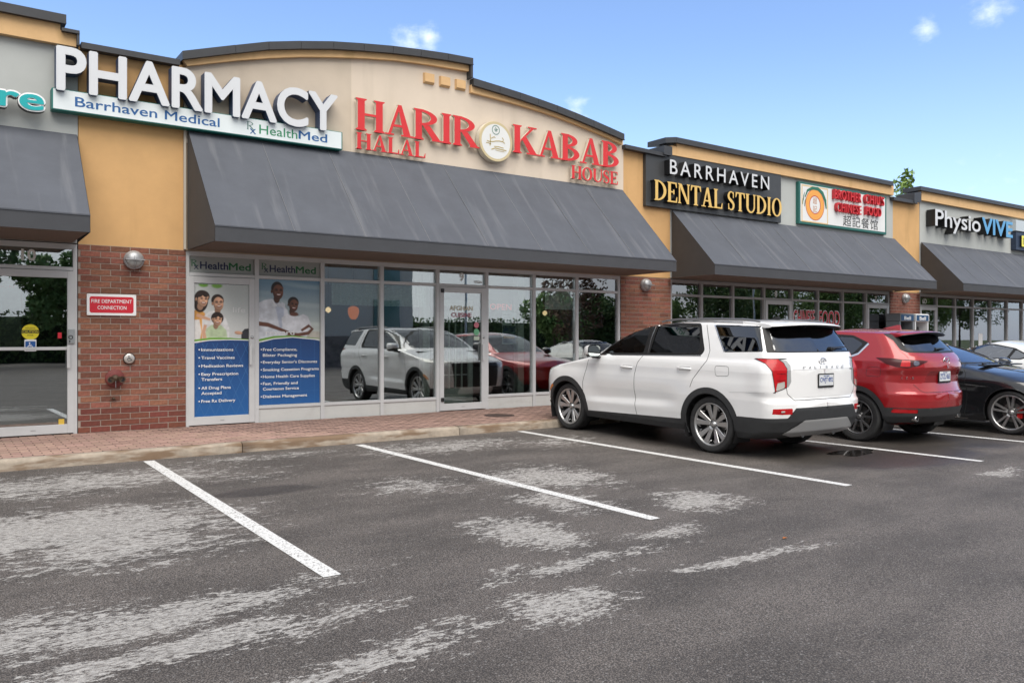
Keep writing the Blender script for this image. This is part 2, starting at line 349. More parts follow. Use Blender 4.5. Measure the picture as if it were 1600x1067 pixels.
def serif_letters(body, x0, x1, z0, z1, yf, depth, mface, mside, parent, gap=.07, name='letter', space=.4, **kw):
    gl = []; x = 0
    for ch in body:
        if ch == ' ': x += space; gl.append(None); continue
        P, w = serif_glyph(ch, **kw); gl.append((P, x)); x += w+gap
    tot = x-gap; sx = (x1-x0)/tot; sz = z1-z0
    for g in gl:
        if not g: continue
        mb = MB()
        for i, poly in enumerate(g[0]):
            mb.prism([(x0+(g[1]+p[0])*sx, z0+p[1]*sz) for p in poly], yf-.0006*i, yf+depth+.0004*i, 0, 1)
        mb.build(name, [mface, mside], parent)

def inpoly(px, pz, poly):
    ins = np.zeros(px.shape, bool); n = len(poly)
    for i in range(n):
        x1, z1 = poly[i]; x2, z2 = poly[(i+1) % n]
        c = ((z1 > pz) != (z2 > pz)); d = np.where(abs(z2-z1) < 1e-12, 1e-12, z2-z1)
        ins ^= c & (px < (x2-x1)*(pz-z1)/d+x1)
    return ins
def snap(px, pz, poly, closed=True):
    bx, bz, bd = px.copy(), pz.copy(), np.full(px.shape, 1e9); n = len(poly)
    for i in range(n if closed else n-1):
        x1, z1 = poly[i]; x2, z2 = poly[(i+1) % n]; dx, dz = x2-x1, z2-z1; L = dx*dx+dz*dz+1e-12
        t = np.clip(((px-x1)*dx+(pz-z1)*dz)/L, 0, 1); qx, qz = x1+t*dx, z1+t*dz; d = np.hypot(px-qx, pz-qz); k = d < bd
        bx[k], bz[k], bd[k] = qx[k], qz[k], d[k]
    return bx, bz, bd
# ------------------------------------------------------------------ shared materials
M_gold = mat('gold_stucco', (.61, .37, .165), .92, var=.05, vscale=3, bump=.25, bscale=220, stain=((.44, .27, .11), .55, (3.2, 3.2, .35), .54))
M_gold2 = mat('gold_cornice', (.68, .44, .22), .92, var=.06, vscale=5, bump=.25, bscale=220, stain=((.45, .28, .11), .4, (3, 3, 1.2), .56))
M_beige = mat('beige_stucco', (.66, .565, .465), .93, var=.04, vscale=1.5, bump=.3, bscale=230, stain=((.54, .46, .37), .5, (2.6, 2.6, .3), .54))
M_greyw = mat('grey_stucco', (.44, .46, .45), .93, var=.04, vscale=2, bump=.25, bscale=230, stain=((.33, .34, .33), .4, (2, 2, .4), .56))
M_cap = mat('cap_metal', (.045, .047, .052), .45, spec=.4, var=.12, vscale=4)
M_capj = mat('cap_joint', (.015, .015, .017), .6)
M_mortar = mat('mortar', (.34, .285, .245), .95, var=.15, vscale=20, bump=.3, bscale=150)
M_brick = mat('red_brick', (.215, .085, .058), .93, var=.30, vscale=22, bump=.6, bscale=120, objvar=.30)
M_brick2 = mat('damp_brick', (.165, .048, .034), .85, var=.22, vscale=18, bump=.6, bscale=120, objvar=.15)
M_alu = mat('painted_aluminium', (.52, .53, .54), .42, spec=.5, var=.05, vscale=3)
M_alud = mat('mullion_grey', (.26, .25, .25), .4, var=.06, vscale=3)
M_kick = mat('base_panel', (.52, .53, .52), .5, var=.06, vscale=2, stain=((.33, .32, .30), .35, (3, 3, 6), .55))
M_black = mat('black_plastic', (.015, .015, .016), .45)
M_dark = mat('dark_interior', (.02, .02, .02), .8)
M_glass = glass('storefront_glass', (.82, .88, .85), .24, 1.55, wav=.03)
M_white = mat('white_face', (.62, .64, .67), .45, var=.02, vscale=2)
M_conc = mat('kerb_concrete', (.33, .28, .225), .92, var=.2, vscale=9, bump=.5, bscale=70, stain=((.15, .09, .05), .85, (2.2, 2.2, 12), .42))
M_paver = mat('red_paver', (.31, .20, .165), .93, var=.18, vscale=14, bump=.4, bscale=120, objvar=.17)
M_joint = mat('paver_joint', (.05, .035, .03), .97, var=.3, vscale=15)
M_awn = mat('awning_cloth', (.074, .081, .098), .80, var=.12, vscale=1.6, bump=.12, bscale=260, stain=((.15, .155, .17), .55, (5.5, .5, .5), .54)); M_seam = mat('awning_seam', (.17, .175, .19), .8)
M_awnd = mat('awning_cloth_valance', (.052, .055, .063), .82, var=.08, vscale=3, bump=.12, bscale=260)
M_awnside = mat('awning_cloth_side', (.055, .052, .052), .85, var=.08, vscale=3)
M_soff = mat('awning_soffit', (.125, .092, .070), .8, var=.08, vscale=2)
M_steel = mat('galvanised_steel', (.38, .40, .41), .38, metal=.7, var=.12, vscale=25)

# ------------------------------------------------------------------ ground
mb = MB(); g = 700
mb.add([(-g, -g, -.42), (g, -g, -.42), (g, g, -.42), (-g, g, -.42)], [(0, 1, 2, 3)])
tag(mb.build('terrain', mat('grass_ground', (.06, .085, .03), .95, var=.3, vscale=.4)), kind='structure')

def asphalt():
    m = bpy.data.materials.new('asphalt'); m.use_nodes = True; t = m.node_tree; p = t.nodes['Principled BSDF']; L = t.links.new
    def N(ty, **k):
        n = t.nodes.new(ty)
        for a, b in k.items(): setattr(n, a, b)
        return n
    def math_(op, a, b=None, c=None, clamp=False):
        n = N('ShaderNodeMath', operation=op); n.use_clamp = clamp
        for i, v in enumerate((a, b, c)):
            if v is None: continue
            if isinstance(v, (int, float)): n.inputs[i].default_value = v
            else: L(v, n.inputs[i])
        return n.outputs[0]
    def noise(scale, vec, det=4, rough=.6):
        n = N('ShaderNodeTexNoise'); n.inputs['Scale'].default_value = scale; n.inputs['Detail'].default_value = det; n.inputs['Roughness'].default_value = rough; L(vec, n.inputs['Vector']); return n.outputs['Fac']
    def rng_(v, a, b, c, d, smooth=True):
        n = N('ShaderNodeMapRange'); n.interpolation_type = 'SMOOTHSTEP' if smooth else 'LINEAR'
        for nm, x in zip(('From Min', 'From Max', 'To Min', 'To Max'), (a, b, c, d)): n.inputs[nm].default_value = x
        L(v, n.inputs['Value']); return n.outputs[0]
    tc = N('ShaderNodeTexCoord'); P = tc.outputs['Object']
    st = N('ShaderNodeMapping'); st.inputs['Scale'].default_value = (.75, 1.7, 1); st.inputs['Rotation'].default_value = (0, 0, R(-4)); L(P, st.inputs[0]); ST = st.outputs[0]
    # dried, dusty patches left by puddles: (x, y, rx, ry, angle, strength)
    B = [(1.25, 9.5, 1.9, .75, 0, .95), (.9, 7.35, 1.5, .95, -8, 1.2), (1.2, 6.7, 1.0, .7, 0, 1.0), (.95, 4.9, 1.4, .34, 6, 1.05), (1.15, 4.35, 1.0, .22, 6, 1.1), (1.85, 3.7, .9, .25, 4, .9),
         (.3, 5.0, .8, .5, 0, .9), (3.95, 5.35, .50, .65, 0, 1.15), (5.6, 7.2, .75, .75, -20, 1.1), (6.0, 5.45, .42, .50, -15, 1.2), (4.7, 3.95, 1.0, .11, -5, 1.0), (3.75, 4.45, .9, .13, -3, .95),
         (3.05, 3.85, .42, .30, 0, 1.1), (4.1, 7.5, .7, .6, 0, .72), (5.9, 9.8, 1.5, .65, 0, .85), (3.4, 10.2, 1.4, .3, 0, .7), (4.95, 4.75, .6, .22, 0, .95), (2.7, 8.9, .5, .4, 0, .6),
         (10.2, 4.5, .8, .2, 0, .8), (7.4, 9.4, .9, .5, 0, .75), (4.9, 6.1, .5, .7, 0, .85), (14, 2.2, 1.5, .3, 10, .5), (-2, 5, 1.5, .6, 0, .9), (-3, 8, 2, .8, 0, .9), (-1, 1, 1.5, .5, 0, .8), (22, 4, 3, .7, 0, .8)]
    cur = None
    dn = N('ShaderNodeTexNoise'); dn.inputs['Scale'].default_value = 1.3; dn.inputs['Detail'].default_value = 4; L(P, dn.inputs['Vector'])
    dv = N('ShaderNodeVectorMath', operation='MULTIPLY_ADD'); L(dn.outputs['Color'], dv.inputs[0]); dv.inputs[1].default_value = (.9, .7, 0); L(P, dv.inputs[2])
    sh = N('ShaderNodeVectorMath', operation='SUBTRACT'); L(dv.outputs[0], sh.inputs[0]); sh.inputs[1].default_value = (.45, .35, 0)
    for x, y, rx, ry, an, s in B:
        mp = N('ShaderNodeMapping', vector_type='TEXTURE'); mp.inputs['Location'].default_value = (x, y, 0); mp.inputs['Rotation'].default_value = (0, 0, R(an)); mp.inputs['Scale'].default_value = (rx*1.5, ry*1.5, 1000); L(sh.outputs[0], mp.inputs[0])
        ln = N('ShaderNodeVectorMath', operation='LENGTH'); L(mp.outputs[0], ln.inputs[0])
        v = rng_(ln.outputs['Value'], 0, 1, s, 0, False); cur = v if cur is None else math_('MAXIMUM', cur, v)
    n1 = noise(5.5, ST, 9, .72); n2 = noise(22, ST, 8, .8)
    f = math_('ADD', math_('MULTIPLY_ADD', n1, 2.3, -1.56), cur); f = math_('ADD', f, math_('MULTIPLY_ADD', n2, 1.9, -.97))
    patch = rng_(f, .17, .25, 0, 1)
    n3 = noise(70, ST, 5, .75); patch2 = math_('MULTIPLY', math_('MULTIPLY', patch, rng_(n2, .38, .58, .25, 1)), rng_(n3, .40, .50, .35, 1))
    # aggregate
    vo = N('ShaderNodeTexVoronoi'); vo.inputs['Scale'].default_value = 105; L(P, vo.inputs['Vector'])
    ag = rng_(vo.outputs['Distance'], .1, .7, 1.5, .40)
    fl = noise(330, P, 2, .6); ag = math_('MULTIPLY', ag, rng_(fl, .32, .68, .55, 1.5))
    sp = N('ShaderNodeSeparateColor'); L(vo.outputs['Color'], sp.inputs[0]); spark = math_('GREATER_THAN', sp.outputs[0], .965)
    wetn = noise(.35, P, 4, .55); wb = None
    for x, y, rx, ry in ((10.4, 6.2, 2.9, 1.6), (13.0, 6.6, 3.0, 1.8), (9.5, 8.4, 2.0, 2.2), (2.7, 8.1, .9, .4)):
        mp = N('ShaderNodeMapping', vector_type='TEXTURE'); mp.inputs['Location'].default_value = (x, y, 0); mp.inputs['Scale'].default_value = (rx, ry, 1000); L(P, mp.inputs[0])
        ln = N('ShaderNodeVectorMath', operation='LENGTH'); L(mp.outputs[0], ln.inputs[0]); v = rng_(ln.outputs['Value'], .2, 1, 1, 0); wb = v if wb is None else math_('MAXIMUM', wb, v)
    wet = rng_(math_('ADD', math_('MULTIPLY', wb, .55), math_('MULTIPLY', wetn, .8)), .50, .85, 0, 1)
    base = N('ShaderNodeMix', data_type='RGBA'); L(wet, base.inputs['Factor']); base.inputs['A'].default_value = (.122, .107, .097, 1); base.inputs['B'].default_value = (.062, .054, .048, 1)
    tone = noise(.9, ST, 5, .6)
    hs = N('ShaderNodeHueSaturation'); L(math_('MULTIPLY', ag, rng_(tone, .3, .7, .72, 1.25)), hs.inputs['Value']); L(base.outputs['Result'], hs.inputs['Color'])
    lt = N('ShaderNodeHueSaturation'); lt.inputs['Color'].default_value = (.43, .415, .395, 1); L(rng_(fl, .3, .7, .72, 1.25), lt.inputs['Value'])
    mx = N('ShaderNodeMix', data_type='RGBA'); L(patch2, mx.inputs['Factor']); L(hs.outputs[0], mx.inputs['A']); L(lt.outputs[0], mx.inputs['B'])
    m5 = N('ShaderNodeMix', data_type='RGBA'); L(math_('MULTIPLY', spark, .35), m5.inputs['Factor']); L(mx.outputs['Result'], m5.inputs['A']); m5.inputs['B'].default_value = (.34, .33, .32, 1)
    L(m5.outputs['Result'], p.inputs['Base Color'])
    rg = math_('ADD', rng_(wet, 0, 1, .80, .42), math_('MULTIPLY', patch, .2), clamp=True); L(rg, p.inputs['Roughness']); p.inputs['Specular IOR Level'].default_value = .5
    b = N('ShaderNodeBump'); L(rng_(wet, 0, 1, .75, .35), b.inputs['Strength']); b.inputs['Distance'].default_value = .006
    L(math_('ADD', math_('MULTIPLY', vo.outputs['Distance'], -1.0), fl), b.inputs['Height']); L(b.outputs[0], p.inputs['Normal'])
    return m
M_asph = asphalt()
mb = MB(); ys = [-90, -60, -30, -12, -6, 0, 4, 8, 10.72]; xs = [-90, -30, 0, 12, 30, 60, 130]
vs = [(x, y, gz(y)-(.0 if y > -13 else 0)) for y in ys for x in xs]; nx = len(xs)
mb.add(vs, [(j*nx+i, j*nx+i+1, (j+1)*nx+i+1, (j+1)*nx+i) for j in range(len(ys)-1) for i in range(nx-1)])
tag(mb.build('parking_lot', M_asph), kind='structure')

# painted stall lines (a worn film of paint on the asphalt)
def paintmat():
    m = mat('road_paint', (.76, .77, .77), .7, bump=.3, bscale=120); t = m.node_tree; L = t.links.new; p = t.nodes['Principled BSDF']
    tc = t.nodes.new('ShaderNodeTexCoord'); n = t.nodes.new('ShaderNodeTexNoise'); n.inputs['Scale'].default_value = 48; n.inputs['Detail'].default_value = 5; n.inputs['Roughness'].default_value = .75; L(tc.outputs['Object'], n.inputs[0])
    mr = t.nodes.new('ShaderNodeMapRange'); mr.inputs['From Min'].default_value = .54; mr.inputs['From Max'].default_value = .60; L(n.outputs['Fac'], mr.inputs['Value'])
    mx = t.nodes.new('ShaderNodeMix'); mx.data_type = 'RGBA'; L(mr.outputs[0], mx.inputs['Factor']); mx.inputs['A'].default_value = (.62, .62, .61, 1); mx.inputs['B'].default_value = (.14, .13, .12, 1); L(mx.outputs['Result'], p.inputs['Base Color']); return m
M_paint = paintmat()
for xa, ya, xb, yb in [(2.16, 10.62, 2.165, 5.10), (4.87, 10.55, 5.12, 5.09), (7.66, 10.60, 7.96, 5.06), (10.30, 10.6, 10.90, 5.08), (12.85, 10.6, 13.45, 5.08), (15.9, 10.6, 16.3, 5.08), (18.6, 10.6, 19.0, 5.1), (21.3, 10.6, 21.8, 5.1), (24, 10.6, 24.6, 5.1), (-.6, 10.6, -.7, 5.1), (-3.3, 10.6, -3.5, 5.1)]:
    w = .062; mb = MB(); nseg = 8
    for k in range(nseg+1):
        u = k/nseg; x = xa+(xb-xa)*u; y = ya+(yb-ya)*u; mb.v += [(x-w, y, gz(y)+.004), (x+w, y, gz(y)+.004)]
    for k in range(nseg): mb.f.append((2*k, 2*k+2, 2*k+3, 2*k+1)); mb.m.append(0); mb.sm.append(False)
    tag(mb.build('stall_line', M_paint), kind='structure')

# ------------------------------------------------------------------ kerb and brick-paved walk
kerb = empty('kerb'); tag(kerb, kind='structure')
XK = [-6, -3.0, .2, 3.31, 6.6, 9.9, 13.2, 16.5, 19.8, 23.1, 26.4, 29.7, 33, 36.5, 40]
for i in range(len(XK)-1):
    mb = MB(); x0, x1 = XK[i]+.006, XK[i+1]-.006; prof = [(10.70, -.06), (10.705, .085), (10.715, .112), (10.74, .127), (10.77, .131), (10.815, .133), (10.815, -.06)]
    n = 14; nv = len(prof); rr = random.Random(i)
    for k in range(n+1):
        x = x0+(x1-x0)*k/n; wob = rr.uniform(-.004, .004)
        mb.v += [(x, y+wob*(1 if q in (1, 2, 3) else 0), z+wob*.6*(1 if q in (2, 3) else 0)) for q, (y, z) in enumerate(prof)]
    for k in range(n):
        for q in range(nv-1): mb.f.append((k*nv+q, (k+1)*nv+q, (k+1)*nv+q+1, k*nv+q+1)); mb.m.append(0); mb.sm.append(True)
    mb.f.append(tuple(range(nv-1, -1, -1))); mb.f.append(tuple(n*nv+q for q in range(nv))); mb.m += [0, 0]; mb.sm += [False, False]
    mb.build('kerb_stone', M_conc, kerb)
walk = empty('pavement'); tag(walk, kind='structure')
zp = lambda y: .133+(y-10.9)/(12.87-10.9)*.017
mb = MB(); mb.add([(-8, 10.812, zp(10.82)-.006), (42, 10.812, zp(10.9)-.006), (42, 13.05, zp(12.87)-.006), (-8, 13.05, zp(12.87)-.006)], [(0, 1, 2, 3)])
mb.build('bedding', M_joint, walk)
PX, PY = .205, .1032; rows = 20
def paver_mesh():
    b = MB(); b.box(0, PX-.014, 0, PY-.008, -.03, 0, bev=.003); return b.mesh('paver', M_paver)
pm = paver_mesh(); rest = MB(); cnt = 0; rr = random.Random(5)
cand = []
for j in range(rows):
    y = 10.820+j*PY; off = (j % 2)*PX/2
    for i in range(-16, 200):
        cand.append((-2.6+i*PX+off, y))
vis = sorted([c for c in cand if c[0] > -.1+.055*c[1]], key=lambda c: (c[0]*.578+c[1]*.816))
near = set(vis[:290])
for c in cand:
    x, y = c; dz = rr.uniform(-.0025, .0025)
    if c in near:
        o = link_mesh('paver', pm, walk, (x, y, zp(y)+dz), (rr.uniform(-.01, .01), rr.uniform(-.006, .006), rr.uniform(-.006, .006)))
    elif x < 34: rest.add([(x, y, zp(y)+dz), (x+PX-.014, y, zp(y)+dz), (x+PX-.014, y+PY-.008, zp(y)+dz), (x, y+PY-.008, zp(y)+dz)], [(0, 1, 2, 3)])
tag(rest.build('paver_field', mat('red_paver_far', (.31, .20, .165), .93, var=.3, vscale=9, bump=.4, bscale=120), walk), kind='stuff')
M_scov = mat('rusty_cover', (.05, .03, .025), .8)
c = MB(); c.lathe([(0, 0), (.26, 0), (.27, -.01)], (8.05, 11.75, zp(11.75)+.006), 'z', 24, smooth=False)
c.box(7.85, 8.25, 11.65, 11.66, zp(11.75)+.006, zp(11.75)+.010); c.box(7.85, 8.25, 11.84, 11.85, zp(11.75)+.006, zp(11.75)+.010)
tag(c.build('drain_cover', M_scov), 'small rusty drain cover set in the brick walk by door 9', 'drain cover')

# ------------------------------------------------------------------ the plaza building
bld = empty('shopping_plaza', (0, 0, 0), label='long single-storey strip mall with stucco parapets, brick piers and glass storefronts', cat='building')
WB = .15; WH = 2.76
def wallpoly(pts, m, y=YW, t=.35, name='stucco_wall'):
    mb = MB(); mb.prism(pts, y, y+t); return mb.build(name, m, bld)
wallpoly([(-8, 2.80), (1.695, 2.80), (1.695, 5.55), (1.47, 5.55), (1.47, 5.84), (-8, 5.84)], M_greyw)
wallpoly(rc(1.705, 2.79, 3.125, 5.55), M_gold, YW+.012)
top = [(3.10, 5.70), (3.16, 5.66), (3.88, 5.88), (4.4, 6.04), (4.93, 6.16), (5.49, 6.27), (6.04, 6.35), (6.59, 6.42), (7.7, 6.51), (8.20, 6.53)]
low = [(8.20, 6.15), (8.84, 6.12), (9.31, 6.08), (10.22, 5.97), (11.18, 5.82), (12.0, 5.67)]
Y9 = YW-.022
arch = [(3.135, 4.4), (3.135, 5.65)]+top[2:]+low+[(12.0, 4.4)]
arch = [pw(a, b, Y9) for a, b in arch]
mb = MB(); mb.prism(arch, Y9, Y9+.42); mb.build('stucco_wall', M_beige, bld)
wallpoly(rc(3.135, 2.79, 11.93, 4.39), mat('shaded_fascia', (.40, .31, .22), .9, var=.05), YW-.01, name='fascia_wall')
# slightly differently weathered panel left of the restaurant sign
mb = MB(); mb.prism([pw(a, b, Y9-.003) for a, b in [(5.80, 4.42), (3.16, 4.42), (3.16, 5.55), (3.88, 5.76), (4.93, 6.05), (5.80, 6.21)]], Y9-.003, Y9-.0005)
mb.build('stucco_patch', mat('grey_beige_stucco', (.57, .485, .39), .93, var=.05, vscale=2, bump=.3, bscale=230, stain=((.42, .35, .27), .5, (1.4, 1.4, .3), .5)), bld)
mb = MB(); mb.box(3.100, 3.128, YW-.05, YW-.001, 2.80, 5.5); mb.build('corner_bead', mat('corner_bead', (.50, .46, .40), .7), bld)
wallpoly(rc(12.005, 2.80, 13.415, 5.50), M_gold, YW+.012)
wallpoly(rc(13.42, 2.80, 22.39, 5.84), M_greyw)
wallpoly(rc(22.395, 2.80, 23.835, 5.46), M_gold, YW+.012)
wallpoly(rc(23.84, 2.80, 42, 5.84), M_greyw)
# copings: separate folded-metal lengths
def coping(pts, th, yf, depth=.55, seg=None):
    """pts = top line; piece by piece"""
    for (xa, za), (xb, zb) in zip(pts[:-1], pts[1:]):
        L = math.hypot(xb-xa, zb-za); n = max(1, round(L/seg)) if seg else 1
        for k in range(n):
            u0, u1 = k/n, (k+1)/n; A = (xa+(xb-xa)*u0, za+(zb-za)*u0); B = (xa+(xb-xa)*u1-.006, za+(zb-za)*u1)
            q = [pw(*p, yf) for p in (A, B, (B[0], B[1]-th), (A[0], A[1]-th))]
            mb = MB(); mb.prism(q, yf, yf+depth); mb.prism([(q[3][0], q[3][1]+.012), (q[2][0], q[2][1]+.012), (q[2][0], q[2][1]-.004), (q[3][0], q[3][1]-.004)], yf-.014, yf-.0004)
            mb.build('coping', M_cap, bld)
def band(pts_top, pts_bot, m, yf, yb, name='cornice'):
    mb = MB(); q = [pw(*p, yf) for p in pts_top]+[pw(*p, yf) for p in pts_bot[::-1]]
    mb.prism(q, yf, yb); mb.build(name, m, bld)
YC, YG = 12.70, 12.77
coping([(-8, 5.95), (1.56, 5.95)], .125, YC, seg=2.4)
coping([(1.50, 5.765), (1.725, 5.765)], .045, YC, seg=None); coping([(1.685, 5.72), (1.725, 5.72)], .16, YC)
band([(-8, 5.824), (1.48, 5.824), (1.48, 5.72), (1.68, 5.72)], [(-8, 5.53), (1.68, 5.53)], M_gold2, YG, YW-.001)
coping([(1.74, 5.615), (3.06, 5.625)], .085, YC+.04, seg=None)
hi = [(3.09, 5.76), (3.88, 6.01), (4.4, 6.17), (4.93, 6.29), (5.49, 6.40), (6.04, 6.48), (6.59, 6.55), (7.14, 6.60), (7.7, 6.64), (8.24, 6.66)]
coping(hi, .125, YC)
band([(x, z-.127) for x, z in hi[:-1]]+[(8.17, 6.525)], [(3.16, 5.55), (3.88, 5.77), (4.4, 5.91), (4.93, 6.035), (5.49, 6.14), (6.04, 6.23), (6.65, 6.31), (7.3, 6.36), (8.17, 6.40)], M_gold2, YG, Y9-.004)
coping([(8.18, 6.53), (8.235, 6.53)], .24, YC+.003)
lo = [(8.245, 6.295), (8.84, 6.25), (9.31, 6.21), (9.75, 6.165), (10.22, 6.11), (10.70, 6.04), (11.18, 5.96), (11.62, 5.88), (12.04, 5.80)]
coping(lo, .135, YC+.006)
band([(8.19, 6.16)]+[(x, z-.137) for x, z in lo[1:-1]]+[(11.97, 5.68)], [(8.19, 6.02), (8.88, 5.99), (9.31, 5.965), (9.75, 5.93), (10.22, 5.88), (10.70, 5.81), (11.18, 5.73), (11.62, 5.65), (11.97, 5.565)], M_gold2, YG, Y9-.004)
coping([(12.06, 5.585), (13.30, 5.555)], .08, YC+.04)
coping([(13.26, 5.90), (13.60, 5.955), (22.44, 5.93)], .12, YC, seg=2.8)
coping([(13.22, 5.72), (13.48, 5.72)], .2, YC+.01)
band([(13.62, 5.83), (22.44, 5.80)], [(13.62, 5.54), (22.44, 5.54)], M_gold2, YG, YW-.001)
mb = MB(); q = [pw(*p, YG+.004) for p in rc(13.42, 5.54, 13.617, 5.745)]; mb.prism(q, YG+.004, YW-.001); mb.build('cornice', M_gold2, bld)
coping([(22.45, 5.50), (23.72, 5.50)], .09, YC+.04); coping([(23.55, 5.72), (23.93, 5.80)], .30, YC+.012)
coping([(23.90, 5.96), (33.6, 6.00)], .12, YC, seg=3.3)
band([(23.94, 5.84), (42, 5.86)], [(23.94, 5.55), (42, 5.55)], M_gold2, YG, YW-.001)
# roof and the other walls of the block
mb = MB(); mb.box(-8, 42, YW+.6, 30, 5.0, 5.2); mb.build('roof', mat('roof_membrane', (.18, .18, .18), .9), bld)
mb = MB(); mb.box(-8, 42, 30, 30.3, -.1, 5.6); mb.box(-8.3, -8, YW, 30.3, -.1, 5.6); mb.box(42, 42.3, YW, 30.3, -.1, 5.6); mb.build('rear_wall', M_greyw, bld)
# three raised square ornaments
for a in ((7.20, 6.02), (7.53, 6.02), (7.86, 6.025)):
    mb = MB(); x0, z0 = pw(a[0], a[1], Y9-.05); x1, z1 = pw(a[0]+.215, a[1]+.19, Y9-.05); yb, yf = Y9-.001, Y9-.06; e = .03
    mb.v = [(x0, yb, z0), (x1, yb, z0), (x1, yb, z1), (x0, yb, z1), (x0+e*.4, yf, z0+e), (x1-e*.4, yf, z0+e), (x1-e*.4, yf, z1-e*.3), (x0+e*.4, yf, z1-e*.3)]
    mb.f = [(4, 5, 6, 7), (0, 1, 5, 4), (1, 2, 6, 5), (2, 3, 7, 6), (3, 0, 4, 7)]; mb.m = [0]*5; mb.sm = [False]*5
    mb.build('square_ornament', M_gold2, bld)

# ------------------------------------------------------------------ brick piers
BC = (2.79-WB)/31; BL = BC*3.03
bmesh_cache = {}
def brick_mesh(L, m):
    k = (round(L, 3), m.name)
    if k not in bmesh_cache:
        b = MB(); b.box(0, L, -.003, .09, 0, BC-.0125, bev=.002); bmesh_cache[k] = b.mesh('brick', m)
    return bmesh_cache[k]
def pier(x0, x1, single_from, all_joined=False, seed=1):
    body = MB(); body.box(x0, x1, YW+.004, YW+.32, WB-.05, 2.789); p = body.build('brick_pier', M_mortar, bld)
    joined = MB(); rr = random.Random(seed)
    for j in range(31):
        z = WB+j*BC+.005; x = x0+.002-(BL/2 if j % 2 else 0)-(.10 if seed == 1 else 0)
        while x < x1-.03:
            a, b = max(x, x0), min(x+BL-.0125, x1)
            if b-a > .03:
                m = M_brick2 if (j < 4 and seed == 1) else M_brick
                if j >= single_from and not all_joined:
                    link_mesh('brick', brick_mesh(b-a, m), p, (a, YW+rr.uniform(-.0015, .002), z))
                else: joined.box(a, b, YW-.003+rr.uniform(-.001, .002), YW+.08, z, z+BC-.0125)
            x += BL
    if joined.v: tag(joined.build('brick_field', mat('red_brick_far', (.205, .078, .056), .93, var=.35, vscale=7, bump=.6, bscale=120), p), kind='stuff')
    return p
pier(1.70, 3.135, 0, seed=1)
pier(11.93, 13.42, 14, seed=2)
pier(22.25, 23.84, 0, all_joined=True, seed=3)

# ------------------------------------------------------------------ storefronts
YF, YGL = YW+.02, YW+.065
def pane(x0, x1, z0, z1, parent, name='window_pane', y=YGL):
    b = MB(); b.box(x0, x1, y, y+.012, z0, z1); return b.build(name, M_glass, parent)
def storefront(xs, doors, m_bars, opaque=(), first=None, left_open=False):
    mb = MB(); x0, x1 = xs[0], xs[-1]
    mb.box(x0, x1, YF, YF+.11, 2.715, 2.785); 
    f = mb.build('storefront', m_bars, bld)
    for i, x in enumerate(xs):
        b = MB(); w = .032
        xa, xb = x-w, x+w
        if i == 0: xa, xb = x, x+.05
        if i == len(xs)-1: xa, xb = x-.05, x
        b.box(xa, xb, YF-.006, YF+.10, WB-.01, 2.714, bev=.003); b.build('mullion', M_alu if m_bars is M_alu else m_bars, f)
    for i in range(len(xs)-1):
        a, b_ = xs[i]+(.051 if i == 0 else .033), xs[i+1]-(.051 if i == len(xs)-2 else .033)
        t = MB(); t.box(a, b_, YF, YF+.10, 2.415, 2.465, bev=.003); t.build('transom_bar', m_bars, f)
        pane(a, b_, 2.466, 2.714, f, 'transom_pane')
        if i in doors: continue
        t = MB(); t.box(a, b_, YF, YF+.10, .365, .415, bev=.003); t.build('sill_bar', m_bars, f)
        t = MB(); t.box(a, b_, YF+.02, YF+.09, WB-.01, .364); t.build('base_panel', M_kick, f)
        pane(a, b_, .416, 2.414, f)
    return f
def door(x0, x1, side='R', midrail=None, glassm=True, z1=2.41, m=M_alu, stile=.085):
    d = MB(); y0, y1 = YF-.012, YF+.05; a, b = x0+.036, x1-.036
    z0 = WB+.012
    d.box(a, a+stile, y0, y1, z0, z1, bev=.004); d.box(b-stile, b, y0, y1, z0, z1, bev=.004)
    d.box(a+stile+.001, b-stile-.001, y0+.002, y1, z1-.10, z1-.001, bev=.003); d.box(a+stile+.001, b-stile-.001, y0+.002, y1, z0+.001, z0+.125, bev=.003)
    o = d.build('door', m, bld)
    if midrail:
        t = MB(); t.box(a+stile+.001, b-stile-.001, y0+.003, y1, midrail-.022, midrail+.022, bev=.003); t.build('push_bar', m, o)
    if glassm:
        g_ = MB(); g_.box(a+stile+.001, b-stile-.001, YGL-.03, YGL-.02, z0+.126, z1-.101); g_.build('glass', M_glass, o)
    hx = b-stile*.5 if side == 'R' else a+stile*.5
    h = MB(); h.box(hx-.055, hx-.018, y0-.055, y0-.03, 1.06, 1.37, bev=.006); h.box(hx-.05, hx-.025, y0-.03, y0, 1.08, 1.11); h.box(hx-.05, hx-.025, y0-.03, y0, 1.32, 1.35)
    h.build('pull_handle', m, o)
    l = MB(); l.lathe([(0, -.02), (.018, -.018), (.024, -.006), (.026, 0)], (hx, y0, 1.49), 'y', 16); l.build('lock_cylinder', M_steel, o)
    b3 = MB(); b3.box((a+b)/2-.03, (a+b)/2+.03, y0-.001, y0+.001, z0+.055, z0+.065); b3.build('maker_plate', M_steel, o)
    return o
X10 = [-5.2, -4.0, -2.85, -1.7, -.55, .62, 1.69]
X9 = [3.14, 4.21, 5.30, 6.38, 7.49, 8.55, 9.66, 10.75, 11.92]
X8 = [13.43, 14.46, 15.55, 16.70, 17.80, 18.90, 20.0, 21.1, 22.24]
X6 = [23.85, 24.86, 25.97, 27.09, 28.24, 29.40, 30.5, 31.6, 32.7, 33.8]
M_frame = mat('bronze_grey_frame', (.34, .34, .34), .4, var=.06)
storefront(X10, (5,), M_alu); storefront(X9, (0, 4), M_alu); storefront(X8, (3, 7), M_frame); storefront(X6, (0,), M_frame)
d10 = door(.62, 1.69, 'R', midrail=1.335)
